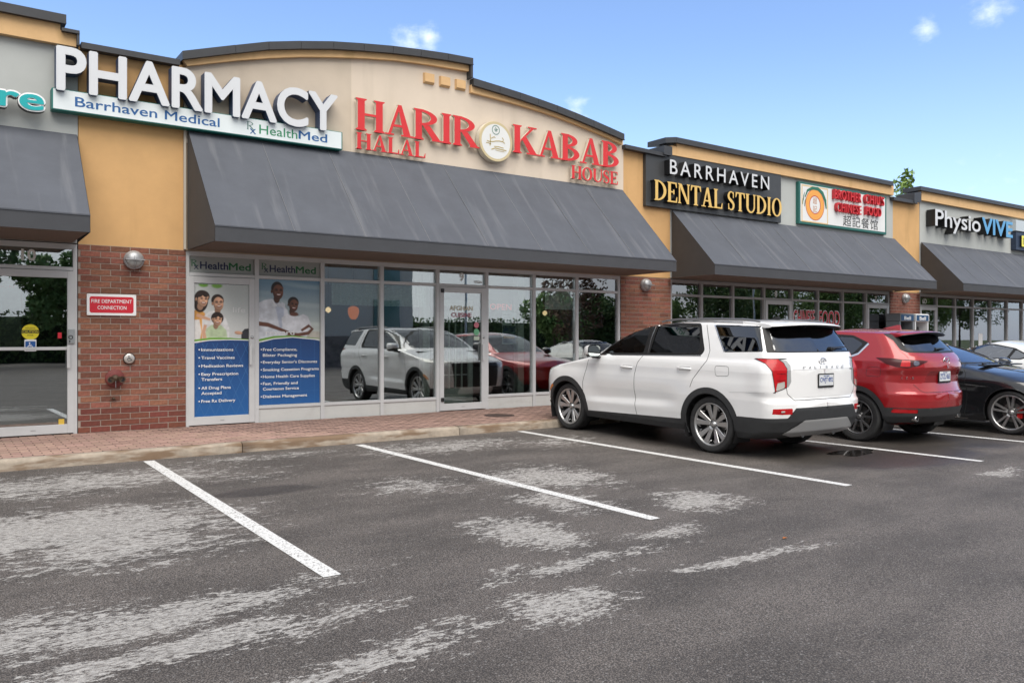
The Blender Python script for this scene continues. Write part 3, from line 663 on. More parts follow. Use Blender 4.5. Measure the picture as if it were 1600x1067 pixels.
dph = door(3.14, 4.21, 'R'); d9 = door(7.49, 8.55, 'R'); d8 = door(16.70, 17.80, 'R'); d7 = door(21.1, 22.24, 'L'); d6 = door(23.85, 24.86, 'R')
for zz in (2.30, .33):
    h = MB(); h.box(7.545, 7.60, YF-.04, YF-.013, zz, zz+.07, bev=.006); h.build('hinge_block', M_black, d9)

# ------------------------------------------------------------------ rooms behind the glass
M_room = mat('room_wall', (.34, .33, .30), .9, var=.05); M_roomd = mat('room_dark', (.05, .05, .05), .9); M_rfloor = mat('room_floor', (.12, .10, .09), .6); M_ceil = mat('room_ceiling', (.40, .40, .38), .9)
def room(x0, x1, d, mw, name='shop_room'):
    mb = MB(); y0, y1 = YW+.36, YW+d
    mb.add([(x0, y0, WB), (x1, y0, WB), (x1, y1, WB), (x0, y1, WB), (x0, y0, 2.78), (x1, y0, 2.78), (x1, y1, 2.78), (x0, y1, 2.78)], [(3, 2, 6, 7), (0, 3, 7, 4), (2, 1, 5, 6)], 0)
    mb.add([(x0, YW+.12, WB-.003), (x1, YW+.12, WB-.003), (x1, y1, WB-.003), (x0, y1, WB-.003)], [(0, 1, 2, 3)], 1)
    mb.add([(x0, YW+.13, 2.785), (x1, YW+.13, 2.785), (x1, y1, 2.785), (x0, y1, 2.785)], [(3, 2, 1, 0)], 2)
    tag(mb.build(name, [mw, M_rfloor, M_ceil]), kind='structure')
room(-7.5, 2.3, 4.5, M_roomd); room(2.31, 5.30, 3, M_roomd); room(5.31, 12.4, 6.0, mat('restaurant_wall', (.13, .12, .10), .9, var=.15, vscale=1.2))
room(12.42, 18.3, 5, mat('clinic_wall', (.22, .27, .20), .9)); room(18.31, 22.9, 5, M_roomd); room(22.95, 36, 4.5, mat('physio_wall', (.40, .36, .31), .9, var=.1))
# ------------------------------------------------------------------ awnings
def awning(x0, x1, ztop, label, xl=None, xr=None, yf=11.45, seed=0):
    """x0,x1 on the wall, xl,xr = true front corners"""
    xl = x0 if xl is None else xl; xr = x1 if xr is None else xr
    root = empty('awning', ((x0+x1)/2, YW, 2.8), label=label, cat='awning', group='charcoal cloth awnings over the shop fronts')
    ox, oy, oz = (x0+x1)/2, YW, 2.8
    yw = YW-.035; zf1, zf0 = 3.01, 2.795
    n = max(2, round((x1-x0)*4)); mseg = 8; mb = MB(); rr = random.Random(seed)
    ph = [rr.uniform(0, 6) for _ in range(6)]
    for j in range(mseg+1):
        v = j/mseg
        for i in range(n+1):
            u = i/n; xa = x0+(x1-x0)*u; xb = xl+(xr-xl)*u
            rib = abs(math.sin(math.pi*u*round((x1-x0)/1.1)))
            sag = -.030*rib*math.sin(math.pi*v)+.006*math.sin(7*u*(x1-x0)/3+ph[0]+3*v)*math.sin(math.pi*v)
            mb.v.append((xa+(xb-xa)*v-ox, yw+(yf-yw)*v-oy, ztop+(zf1-ztop)*v+sag-oz))
    for j in range(mseg):
        for i in range(n): a = j*(n+1)+i; mb.f.append((a, a+n+1, a+n+2, a+1)); mb.m.append(0); mb.sm.append(True)
    mb.build('cover', M_awn, root)
    s = MB(); ns = round((x1-x0)/1.1)
    for k in range(1, ns):
        u = k/ns; xa = x0+(x1-x0)*u; xb = xl+(xr-xl)*u
        q = MB(); q.tube([(xa-ox, yw-oy, ztop+.002-oz), ((xa+xb)/2-ox, (yw+yf)/2-oy, (ztop+zf1)/2+.002-oz), (xb-ox, yf-oy, zf1+.002-oz)], .004, 5); q.build('seam', M_seam, root)
    t = MB(); t.box(xl-ox, xr-ox, yf-.004-oy, yf+.004-oy, zf0-oz, zf1-.0-oz); t.build('valance', M_awnd, root)
    t = MB(); t.box(xl-ox-.004, xr-ox+.004, yf-.012-oy, yf-.0045-oy, zf1-.010-oz, zf1+.008-oz); t.build('piping', M_awn, root)
    for xa, xb, nm in ((x0, xl, -1), (x1, xr, 1)):
        t = MB(); e = .004*nm
        t.add([(xa-ox+e, yw-oy, zf0-oz), (xb-ox+e, yf-oy, zf0-oz), (xb-ox+e, yf-oy, zf1-oz), (xa-ox+e, yw-oy, ztop-oz), (xa-ox, yw-oy, zf0-oz), (xb-ox, yf-oy, zf0-oz), (xb-ox, yf-oy, zf1-oz), (xa-ox, yw-oy, ztop-oz)], [(0, 1, 2, 3), (7, 6, 5, 4)])
        t.build('side_panel', M_awnside, root)
    t = MB(); t.box(xl+.02-ox, xr-.02-ox, yf+.03-oy, yw-oy, 2.797-oz, 2.803-oz); t.build('soffit', M_soff, root)
    return root
awning(-5.4, 1.68, 4.30, 'short charcoal awning cut off by the left edge of the photo, above door 10', xr=1.64, yf=11.42, seed=1)
awning(3.155, 11.94, 4.60, 'widest charcoal awning, under the white pharmacy letters and red restaurant letters', xl=3.17, xr=12.10, yf=11.45, seed=2)
awning(13.43, 22.42, 4.30, 'charcoal awning under the dental studio and Chinese food signs', xl=13.29, xr=22.16, yf=11.50, seed=3)
awning(23.86, 34.5, 4.30, 'charcoal awning at the right edge below the physiotherapy sign', xl=23.60, xr=34.4, yf=11.50, seed=4)

# ------------------------------------------------------------------ signs
M_navy = mat('navy_return', (.03, .06, .13), .45); M_red = mat('sign_red', (.62, .025, .030), .45, var=.05, vscale=5, stain=((.50, .02, .02), .3, (3, 3, 3), .6)); M_cream = mat('sign_cream_return', (.62, .57, .47), .6)
M_blackr = mat('black_return', (.010, .010, .011), .4); M_gold3 = mat('sign_gold', (.72, .48, .14), .4); M_goldr = mat('gold_letter_return', (.03, .022, .01), .5)
M_teal = mat('sign_teal', (.0, .36, .38), .45); M_tealr = mat('teal_frame', (.01, .15, .13), .5); M_blue = mat('print_blue', (.01, .10, .30), .5); M_green = mat('print_green', (.02, .22, .10), .5)
M_pwhite = mat('print_white', (.78, .79, .80), .5); M_pnavy = mat('print_navy', (.012, .02, .075), .5)
# PHARMACY
ph = empty('sign', pw(3.5, 4.9, 12.7)[:1]+(12.72, 4.9), label='big white PHARMACY letters with navy sides above a long white strip box', cat='sign')
def local(o):   # keep world placement while parented
    o.matrix_parent_inverse = ph.matrix_world.inverted()
def under(root, fn):
    before = set(bpy.data.objects); fn(); bpy.context.view_layer.update()
    inv = Matrix.Translation(root.location).inverted()
    for o in set(bpy.data.objects)-before:
        if o.parent is root: o.matrix_parent_inverse = inv
def rxmark(x, z, h, y, m1, m2, parent):
    mb = MB(); P, w = serif_glyph('R', t=.13, h=.06)
    for i, q in enumerate(P): mb.prism([(x+p[0]*h*.7, z+h*.32+p[1]*h*.68) for p in q], y-.0002*i, y+.001, 0)
    for q in (ribpoly([(x+h*.30, z+h*.42), (x+h*.72, z)], h*.09), ribpoly([(x+h*.30, z), (x+h*.70, z+h*.42)], h*.07)): mb.prism(q, y-.002, y+.001, 1)
    mb.build('rx_mark', [m1, m2], parent)
def f_ph():
    y = 12.60; a, b = pw(1.43, 4.895, y), pw(5.56, 5.51, y)
    solid_letters('PHARMACY', a[0], b[0], a[1], b[1], y, .20, M_white, M_navy, ph, bold=.027, capn='H', spacing=1.0)
    yb = 12.68; p0, p1 = pw(1.375, 4.615, yb), pw(5.64, 4.915, yb)
    m = MB(); m.box(p0[0], p1[0], yb, yb+.17, p0[1], p1[1], bev=.008); m.build('strip_box', M_tealr, ph)
    m = MB(); m.box(p0[0]+.018, p1[0]-.018, yb-.004, yb-.0002, p0[1]+.018, p1[1]-.012); m.build('face_panel', mat('sign_face_white', (.70, .76, .78), .4, var=.03), ph)
    q = lambda x, z: pw(x, z, yb)
    c = q(1.66, 4.70); d = q(3.63, 4.84); text_line('Barrhaven Medical', c[0], c[1], d[1]-c[1], d[0]-c[0], yb-.006, M_blue, ph, bold=.012)
    c = q(4.24, 4.69); d = q(4.86, 4.84); text_line('Health', c[0], c[1], d[1]-c[1], d[0]-c[0], yb-.006, M_green, ph, bold=.006)
    c = q(4.88, 4.70); d = q(5.37, 4.84); text_line('Med', c[0], c[1], d[1]-c[1], d[0]-c[0], yb-.006, M_blue, ph, bold=.014)
    c = q(4.045, 4.67); rxmark(c[0], c[1], .185, yb-.005, mat('print_grey_green', (.12, .22, .2), .5), M_blue, ph)
under(ph, f_ph)
# partial sign at the left edge: the end of a teal word
cr = empty('sign', (.9, 12.75, 4.6), label='teal lower-case letters with white rims, cut off by the left edge', cat='sign')
def f_cr():
    y = 12.64; a, b = pw(-.02, 4.545, y), pw(1.305, 4.80, y)
    solid_letters('Care', a[0], b[0], a[1], b[1], y, .12, M_pwhite, M_blackr, cr, bold=.055, capn='e', name='letter_rim')
    a, b = pw(.0, 4.565, y-.01), pw(1.285, 4.78, y-.01)
    solid_letters('Care', a[0], b[0], a[1], b[1], y-.01, .009, M_teal, M_pwhite, cr, bold=.025, capn='e')
under(cr, f_cr)
# HARIR KABAB
hk = empty('sign', (8.7, 12.75, 5.1), label='red serif restaurant letters either side of a round white emblem on the beige arch', cat='sign')
def f_hk():
    y = 12.74; kw = dict(t=.205, h=.075, s=.05, o=.06)
    def put(w, x0, z0, x1, z1, **k): a, b = pw(x0, z0, y), pw(x1, z1, y); serif_letters(w, a[0], b[0], a[1], b[1], y, .055, M_red, M_cream, hk, **{**kw, **k})
    put('HARIR', 5.88, 5.00, 8.33, 5.54, gap=.03); put('KABAB', 9.13, 5.04, 11.87, 5.575, gap=.03)
    put('HALAL', 5.89, 4.68, 7.22, 4.955, gap=.05); put('HOUSE', 10.58, 4.70, 11.84, 4.965, gap=.04)
under(hk, f_hk)
def f_em():
    y = 12.70; cx, cz = pw(8.745, 5.185, y); r = .375
    m = MB(); m.lathe([(0, 0), (r*.86, 0), (r*.86, .0)], (cx, y, cz), 'y', 48, 1, False); m.lathe([(r*.86, -.0005), (r*.985, -.0005), (r, .012)], (cx, y, cz), 'y', 48, 0, False); m.lathe([(r, .012), (r, .12)], (cx, y, cz), 'y', 48, 2)
    # orient: front disc faces -Y
    e = m.build('emblem', [mat('emblem_gold', (.56, .47, .28), .45), mat('emblem_white', (.70, .71, .70), .4), M_cream], hk)
    g = MB(); Y = y-.003; S_ = lambda pts, w: g.prism(ribpoly([(cx+a*r, cz+b*r) for a, b in pts], w*r), Y-.0005, Y+.001, 0)
    S_([(-.55, -.02), (-.42, -.05), (-.20, -.03), (-.02, .02), (.18, .05), (.40, .04), (.52, -.03)], .045); S_([(-.36, .33), (-.34, .1), (-.37, -.25)], .045); S_([(-.30, .12), (-.12, .22), (-.05, .17)], .04)
    S_([(-.60, -.13), (-.48, -.12), (-.30, -.17)], .04); S_([(-.28, -.42), (-.05, -.33), (.25, -.36), (.62, -.38)], .05); S_([(-.12, -.26), (.12, -.24), (.45, -.28)], .04); S_([(-.05, -.42), (.2, -.45), (.5, -.46)], .025); S_([(.36, .24), (.44, .14), (.40, .05)], .04)
    g.build('calligraphy', mat('emblem_script', (.45, .35, .14), .5), e)
    g2 = MB(); g2.lathe([(.20*r, 0), (.235*r, 0)], (cx-.02*r, Y-.0006, cz+.57*r), 'y', 28, 0, False)
    for pts in ([(-.12, .60), (-.02, .57), (.10, .60)], [(.02, .66), (.04, .56)], [(-.08, .52), (.06, .52)], [(-.05, .70), (-.03, .62)]): g2.prism(ribpoly([(cx+a*r, cz+b*r) for a, b in pts], .03*r), Y-.0006, Y+.001)
    g2.build('seal', mat('seal_green', (.10, .22, .17), .5), e)
under(hk, f_em)
# dental sign
dn = empty('sign', (15, 12.8, 4.4), label='black panel sign with white and gold letters ending in DENTAL STUDIO', cat='sign')
def f_dn():
    yp = 12.79; a, b = pw(12.66, 4.34, yp), pw(17.32, 5.54, yp)
    m = MB(); m.box(a[0], b[0], yp, yp+.085, a[1], b[1], bev=.006); m.build('panel', mat('charcoal_panel', (.045, .047, .05), .42, var=.08), dn)
    y = 12.62; a, b = pw(13.40, 5.115, y), pw(16.86, 5.435, y)
    solid_letters('BARRHAVEN', a[0], b[0], a[1], b[1], y, .165, M_white, M_blackr, dn, bold=.008, capn='H', spacing=1.35)
    y = 12.66; a, b = pw(12.92, 4.49, y), pw(17.35, 4.935, y)
    serif_letters('DENTAL STUDIO', a[0], b[0], a[1], b[1], y, .125, M_gold3, M_blackr, dn, gap=.055, space=.26, t=.145, h=.07, s=.05, o=.05, wide=.78)
under(dn, f_dn)
# Chinese restaurant
bc = empty('sign', (20, 12.8, 4.4), label='green-framed white panel with raised red CHINESE FOOD letters and a round logo', cat='sign')
def f_bc():
    yp = 12.78; a, b = pw(18.04, 4.385, yp), pw(22.06, 5.46, yp)
    m = MB(); m.box(a[0], b[0], yp, yp+.088, a[1], b[1], bev=.01); m.build('frame', mat('green_frame', (.015, .12, .10), .5), bc)
    m = MB(); m.box(a[0]+.07, b[0]-.07, yp-.004, yp-.0003, a[1]+.07, b[1]-.05); m.build('face_panel', mat('panel_white', (.72, .73, .73), .5, var=.02), bc)
    m = MB(); c, d = pw(18.15, 4.45, yp), pw(19.28, 5.39, yp); y = yp-.0045
    for q in (rc(c[0], c[1], d[0], c[1]+.03), rc(c[0], d[1]-.03, d[0], d[1]), rc(c[0], c[1]+.031, c[0]+.035, d[1]-.031), rc(d[0]-.035, c[1]+.031, d[0], d[1]-.031)): m.prism(q, y-.001, y)
    m.build('logo_border', mat('logo_tan', (.66, .47, .22), .5), bc)
    cx, cz = (c[0]+d[0])/2, (c[1]+d[1])/2
    m = MB(); m.lathe([(.24, 0), (.385, 0)], (cx, y-.002, cz), 'y', 40, 0, False); m.lathe([(.215, 0), (.239, 0)], (cx, y-.002, cz), 'y', 40, 1, False); m.lathe([(.386, 0), (.402, 0)], (cx, y-.002, cz), 'y', 40, 1, False)
    pts = [(-.40, .16), (-.30, .34), (-.1, .42), (.12, .42), (.30, .33), (.42, .15), (.46, -.06)]
    m.prism(ribpoly([(cx+p[0]*1.05, cz+p[1]*1.0) for p in pts], [.03, .06, .08, .09, .1, .09, .04]), y-.0045, y-.003, 2)
    for p in ((-.44, .05), (-.52, .10), (-.49, .20)): m.prism(ribpoly([(cx+p[0], cz+p[1]-.13), (cx+p[0]+.02, cz+p[1]), (cx+p[0]+.06, cz+p[1]+.09)], [.02, .03, .01]), y-.004, y-.003, 2)
    m.build('round_logo', [mat('logo_orange', (.80, .36, .07), .5), mat('logo_red', (.5, .06, .04), .5), mat('logo_green', (.02, .15, .09), .5)], bc)
    M_k = mat('print_black', (.02, .02, .02), .5)
    for ch, dz in (('超', .02), ('記', -.19)): flat_text('lettering', ch, cx-.085, cx+.085, cz+dz, cz+dz+.17, y-.003, mat('logo_mark', (.55, .25, .12), .5), bc)
    a, b = pw(19.96, 4.48, yp), pw(21.62, 4.765, yp)
    w = (b[0]-a[0]); 
    for k, ch in enumerate('超記餐馆'): flat_text('lettering', ch, a[0]+w*k*.258, a[0]+w*(k*.258+.225), a[1], b[1], y-.002, M_k, bc, bold=.006)
    y2 = 12.68; kw = dict(bold=.006, capn='H', spacing=1.15)
    for wd_, p in (("BROTHER", (19.60, 5.175, 20.84, 5.425)), ("CHIU'S", (21.04, 5.19, 21.97, 5.435)), ('CHINESE', (19.70, 4.845, 20.84, 5.085)), ('FOOD', (21.08, 4.87, 21.82, 5.105))):
        a, b = pw(p[0], p[1], y2), pw(p[2], p[3], y2); solid_letters(wd_, a[0], b[0], a[1], b[1], y2, .09, M_red, mat('deep_red_return', (.46, .02, .03), .45), bc, **kw)
under(bc, f_bc)
# physio
pv = empty('sign', (27, 12.8, 4.8), label='white and blue raised letters with deep black sides on the grey parapet', cat='sign')
def f_pv():
    y = 12.58; a, b = pw(24.72, 4.86, y), pw(27.52, 5.36, y)
    solid_letters('Physio', a[0], b[0], a[1], b[1], y, .26, M_white, M_blackr, pv, bold=.014, capn='h')
    a, b = pw(27.62, 4.83, y), pw(29.74, 5.36, y)
    solid_letters('VIVE', a[0], b[0], a[1], b[1], y, .26, mat('letter_blue', (.10, .34, .62), .4), M_blackr, pv, bold=.03, capn='V')
under(pv, f_pv)
ds_ = empty('sign', (31, 12.8, 4.4), label='dark panel sign with yellow letters, cut off by the right edge', cat='sign')
def f_ds():
    yp = 12.70; a, b = pw(29.98, 4.46, yp), pw(33.5, 5.06, yp); m = MB(); m.box(a[0], b[0], yp, yp+.16, a[1], b[1], bev=.01); m.build('panel', mat('dark_blue_panel', (.02, .035, .07), .5, var=.3, vscale=5), ds_)
    a, b = pw(29.98, 5.10, yp), pw(33.5, 5.47, yp); m = MB(); m.box(a[0], b[0], yp, yp+.16, a[1], b[1], bev=.01); m.build('upper_panel', mat('pale_panel', (.50, .56, .60), .5), ds_)
    a = pw(30.72, 5.17, yp); text_line('Z', a[0], a[1], .22, None, yp-.003, mat('letter_blue', (.10, .34, .62), .4), ds_, bold=.04)
    a, b = pw(30.25, 4.58, yp), pw(30.85, 4.95, yp); solid_letters('D', a[0], b[0], a[1], b[1], yp-.06, .055, mat('letter_yellow', (.78, .72, .08), .4), M_blackr, ds_, bold=.03)
    a, b = pw(31.0, 4.58, yp), pw(33.3, 4.95, yp); solid_letters('RIVE', a[0], b[0], a[1], b[1], yp-.06, .055, mat('letter_yellow', (.78, .72, .08), .4), M_blackr, ds_, bold=.03)
under(ds_, f_ds)

# ------------------------------------------------------------------ wall lamps
M_lampg = mat('lamp_glass', (.33, .34, .34), .25, spec=.6); M_lamph = mat('lamp_housing', (.36, .37, .39), .4, metal=.4)
def lamp(x, z, label):
    r = empty('wall_lamp', (x, YW-.015, z), label=label, cat='wall lamp', group='round bulkhead lamps on the brick piers')
    m = MB(); m.lathe([(.135, .0), (.135, -.05), (.125, -.065), (.112, -.068)], (0, 0, 0), 'y', 32); m.lathe([(0, 0.001), (.135, 0.001)], (0, 0, 0), 'y', 32, 0, False); m.build('base_ring', M_lamph, r)
    g = MB(); prof = [(.112*math.cos(t), -.064-.075*math.sin(t)) for t in [k*math.pi/2/7 for k in range(8)]]; g.lathe(prof, (0, 0, 0), 'y', 28); g.build('glass_dome', M_lampg, r)
    hd = MB(); prof = [(.126*math.cos(t), -.064-.088*math.sin(t)) for t in [k*math.pi/2/7 for k in range(8)]]; hd.lathe(prof, (0, 0, 0), 'y', 18, a0=R(4), a1=R(176)); hd.build('eyelid_hood', M_lamph, r)
    for dx in (-.014, .014):
        b = MB(); b.tube([(dx, -.052, -.128), (dx, -.10, -.112), (dx, -.143, -.05), (dx, -.160, .0), (dx, -.143, .05), (dx, -.11, .10), (dx, -.052, .128)], .005, 6); b.build('guard_bar', M_lamph, r)
    b = MB(); b.box(-.128, .128, -.160, -.150, -.008, .006, bev=.002); b.box(-.128, -.118, -.15, -.06, -.008, .006); b.box(.118, .128, -.15, -.06, -.008, .006); b.build('guard_bar', M_lamph, r)
lamp(2.41, 2.60, 'round grey bulkhead lamp above the red fire department sign')
lamp(12.62, 2.62, 'round grey bulkhead lamp on the brick pier behind the white car')
lamp(22.98, 2.62, 'round grey bulkhead lamp above the payphones')

# ------------------------------------------------------------------ things on the left pier and door 10
def board(name, x0, x1, z0, z1, y, th, m, parent, r=.0, n=5):
    if r:
        pts = []
        for cx, cz, a in ((x1-r, z0+r, -90), (x1-r, z1-r, 0), (x0+r, z1-r, 90), (x0+r, z0+r, 180)):
            pts += [(cx+r*math.cos(R(a+90*k/n)), cz+r*math.sin(R(a+90*k/n))) for k in range(n+1)]
    else: pts = rc(x0, z0, x1, z1)
    b = MB(); b.prism(pts, y, y+th); return b.build(name, m, parent)
yb = YW-.022
M_pred = mat('print_red', (.55, .012, .03), .5)
fs = empty('sign', (2.12, yb, 1.95), label='small red and white FIRE DEPARTMENT CONNECTION plate screwed to the brick', cat='sign')
def f_fs():
    board('plate', 1.805, 2.445, 1.80, 2.10, yb, .004, M_pwhite, fs, .012); board('red_field', 1.84, 2.41, 1.835, 2.065, yb-.002, .0015, M_pred, fs, .03)
    text_line('FIRE DEPARTMENT', 1.862, 1.975, .052, .525, yb-.003, M_pwhite, fs, bold=.008); text_line('CONNECTION', 1.94, 1.885, .052, .375, yb-.003, M_pwhite, fs, bold=.008)
    for x in (1.82, 2.43):
        for z in (1.818, 2.085): b = MB(); b.lathe([(0, -.002), (.005, -.001), (.005, 0)], (x, yb, z), 'y', 8); b.build('screw', M_steel, fs)
under(fs, f_fs)
def wheelchair(cx, cz, s, y, m, parent, name='wheelchair_mark'):
    b = MB(); P = lambda pts, w: b.prism(ribpoly([(cx+a*s, cz+c*s) for a, c in pts], w*s), y-.0003*len(b.f)*.1-.0003, y+.0008)
    b.lathe([(0, 0), (.09*s, 0)], (cx-.10*s, y-.0006, cz+.42*s), 'y', 12, 0, False)
    P([(-.09, .30), (-.06, -.02), (.20, -.02), (.33, -.34), (.43, -.30)], .085); P([(-.08, .16), (.16, .16)], .07)
    P([(-.13, .12), (-.27, 0), (-.32, -.15), (-.25, -.32), (-.10, -.42), (.08, -.40), (.20, -.27)], .075)
    b.build(name, m, parent)
bt = empty('door_button', (2.35, YW-.02, 1.185), label='round steel wheelchair push button on the brick above the fire hose inlet', cat='door button')
def f_bt():
    b = MB(); b.lathe([(.078, .0), (.080, -.03), (.074, -.034)], (2.35, YW-.012, 1.185), 'y', 28); b.build('surround', M_black, bt)
    b = MB(); b.lathe([(0, -.046), (.05, -.044), (.068, -.038), (.073, -.03)], (2.35, YW-.012, 1.185), 'y', 28); b.build('push_plate', mat('brushed_steel', (.55, .53, .50), .35, metal=.6, var=.05), bt)
    wheelchair(2.35, 1.185, .085, YW-.06, M_blackr, bt)
under(bt, f_bt)
sm_ = empty('fire_hose_inlet', (2.16, YW-.01, .91), label='red round plate with two rusty hose couplings on the brick pier', cat='hose inlet')
def f_sm():
    c = (2.165, YW-.012, .905); m1 = mat('rusty_red_plate', (.16, .03, .026), .6, var=.25, vscale=15, bump=.3); m2 = mat('rusty_brass', (.085, .055, .035), .6, metal=.3, var=.4, vscale=30, bump=.3)
    b = MB(); b.lathe([(0, -.014), (.118, -.012), (.128, -.004), (.128, 0)], c, 'y', 32); b.build('wall_plate', m1, sm_)
    b = MB(); b.lathe([(.05, 0), (.05, -.05), (.04, -.07), (0, -.075)], c, 'y', 20); b.build('body', m2, sm_)
    for s in (-1, 1):
        b = MB(); x = c[0]+s*.062; p = [(c[0]+s*.03, c[1]-.02, c[2]), (x, c[1]-.065, c[2]-.005), (x+s*.012, c[1]-.13, c[2]-.012)]
        b.tube(p, [.03, .036, .036], 14); q = Vector(p[2]); b.tube([q+Vector((-s*.003, .01, .001)), q+Vector((s*.002, -.015, -.002))], [.046, .046], 14, caps=False); b.lathe([(.034, 0), (.046, 0)], tuple(q+Vector((s*.002, -.015, -.002))), 'y', 14, 0, False)
        b.lathe([(0, 0), (.034, 0)], tuple(q+Vector((0, .0, -.001))), 'y', 14, 1, False); b.build('coupling', [m2, M_blackr], sm_)
    b = MB(); b.tube([(c[0], c[1]-.07, c[2]-.03), (c[0], c[1]-.075, c[2]-.13)], .004, 6); b.build('chain', M_steel, sm_)
    b = MB(); b.lathe([(0, -.05), (.018, -.045), (.022, -.02), (.012, 0)], (c[0]-.02, YW-.012, .62), 'y', 10); b.tube([(c[0]-.06, YW-.03, .61), (c[0]-.02, YW-.04, .625), (c[0]+.01, YW-.03, .60)], .008, 6); b.build('drain_valve', m2, sm_)
under(sm_, f_sm)
# what is stuck on door 10
yg = YGL-.032
ca = empty('sticker', (1.13, yg, 1.55), label='round yellow CAUTION automatic door sticker on the glass of door 10', cat='sticker')
def f_ca():
    M_y = mat('print_yellow', (.72, .62, .02), .5); b = MB(); b.lathe([(0, 0), (.105, 0)], (1.125, yg, 1.56), 'y', 32, 0, False); b.build('disc', M_y, ca)
    board('black_band', 1.022, 1.228, 1.542, 1.588, yg-.001, .0006, M_blackr, ca); text_line('CAUTION', 1.032, 1.549, .032, .186, yg-.0015, M_y, ca, bold=.008)
    text_line('AUTOMATIC', 1.065, 1.602, .019, .12, yg-.001, M_blackr, ca, bold=.01); text_line('DOOR', 1.09, 1.508, .019, .07, yg-.001, M_blackr, ca, bold=.01)
under(ca, f_ca)
wc = empty('sticker', (1.13, yg, 1.37), label='square blue wheelchair access sticker on door 10, just below the yellow disc', cat='sticker')
def f_wc():
    board('white_edge', 1.055, 1.195, 1.30, 1.46, yg-.010, .004, M_pwhite, wc, .01); board('blue_field', 1.065, 1.185, 1.31, 1.435, yg-.012, .0008, mat('access_blue', (.01, .09, .32), .5), wc, .008); wheelchair(1.125, 1.37, .10, yg-.013, M_pwhite, wc)
under(wc, f_wc)
def simple_board(label, x0, x1, z0, z1, m, y=None, cat='sticker', name='sticker', th=.0015): 
    o = board(name, x0, x1, z0, z1, yg-.002 if y is None else y, th, m, None); return tag(o, label, cat)
simple_board('small red alarm sticker beside the lock of door 10', 1.452, 1.50, 1.475, 1.555, M_pred)
simple_board('small square yellow sticker at the bottom corner of door 10', 1.462, 1.532, .275, .36, mat('sticker_ochre', (.62, .42, .06), .5))
kp = empty('keypad', (1.615, YF-.02, 1.5), label='steel keypad lock on the frame beside door 10', cat='keypad')
def f_kp():
    b = MB(); b.box(1.575, 1.655, YF-.045, YF-.014, 1.40, 1.605, bev=.008); b.build('case', M_steel, kp); b = MB(); b.lathe([(.018, -.002), (.026, -.006), (.03, 0)], (1.605, YF-.046, 1.49), 'y', 16); b.build('key_cylinder', M_black, kp)
    b = MB(); b.box(1.585, 1.60, YF-.048, YF-.0455, 1.42, 1.45); b.build('slot', M_black, kp)
under(kp, f_kp)
nt_ = empty('notice', (.62, 13.2, 1.9), label='brown framed notice standing inside the glass of door 10 at the left edge', cat='notice')
def f_nt():
    board('frame', .35, 1.06, 1.30, 2.25, 13.10, .02, mat('brown_frame', (.09, .06, .035), .5), nt_); board('sheet', .38, 1.03, 1.34, 2.21, 13.097, .002, mat('grey_sheet', (.16, .17, .14), .7, var=.3, vscale=5), nt_); text_line('ATTENTION', .45, 2.16, .04, .5, 13.096, mat('print_rust', (.3, .08, .03), .5), nt_, bold=.01)
under(nt_, f_nt)
# street numbers
M_num = mat('number_white', (.72, .72, .69), .5)
for s_, x, z, h, lab in (('10', 1.02, 2.535, .155, 'white figure 10 on the transom glass above the leftmost door'), ('9', 7.975, 2.535, .145, 'white figure 9 on the transom glass above the restaurant door in the widest shopfront'), ('8', 17.15, 2.50, .15, 'white figure 8 above the clinic door behind the white car'), ('7', 21.58, 2.50, .15, 'white figure 7 above the door beside the payphone pier'), ('6D', 24.1, 2.50, .15, 'white figures 6D above the first door of the right-hand shop')):
    tag(text_line(s_, x, z, h, None, YGL-.004, M_num, None, bold=.03, name='door_number'), lab, 'door number')
# ------------------------------------------------------------------ printed window posters of the pharmacy
yp = YGL-.004
def blob(cx, cz, rx, rz, n=20, a0=0, p=2.0, rot=0):
    o = []
    for k in range(n):
        t = 2*math.pi*k/n; c, s = math.cos(t), math.sin(t); x = rx*math.copysign(abs(c)**(2/p), c); z = rz*math.copysign(abs(s)**(2/p), s)
        o.append((cx+x*math.cos(rot)-z*math.sin(rot), cz+x*math.sin(rot)+z*math.cos(rot)))
    return o
SK1 = mat('print_skin_light', (.62, .36, .24), .5, var=.12, vscale=14); SK2 = mat('print_skin_dark', (.115, .045, .028), .5, var=.3, vscale=14); HAIR = mat('print_hair', (.02, .012, .010), .5); LIP = mat('print_lip', (.35, .08, .07), .5)
SHW = mat('print_shirt', (.66, .68, .72), .5, var=.1, vscale=9); SHW2 = mat('print_shirt_shade', (.42, .46, .54), .5, var=.1, vscale=9); TEE = mat('print_teeth', (.8, .78, .74), .5); ORG = mat('print_orange', (.62, .30, .07), .5, var=.2, vscale=10); GRN = mat('print_leaf', (.16, .36, .05), .5); PGRN = mat('print_mint', (.42, .55, .36), .5)
def layer(parent, y0):
    st = {'y': y0}
    def L(pts, m, name='print', step=.00012):
        st['y'] -= step; b = MB(); pts = list(pts); a = sum(pts[i][0]*pts[(i+1) % len(pts)][1]-pts[(i+1) % len(pts)][0]*pts[i][1] for i in range(len(pts)))
        if a < 0: pts = pts[::-1]
        b.add([(p[0], st['y'], p[1]) for p in pts], [tuple(range(len(pts)))]); return b.build(name, m, parent)
    return L
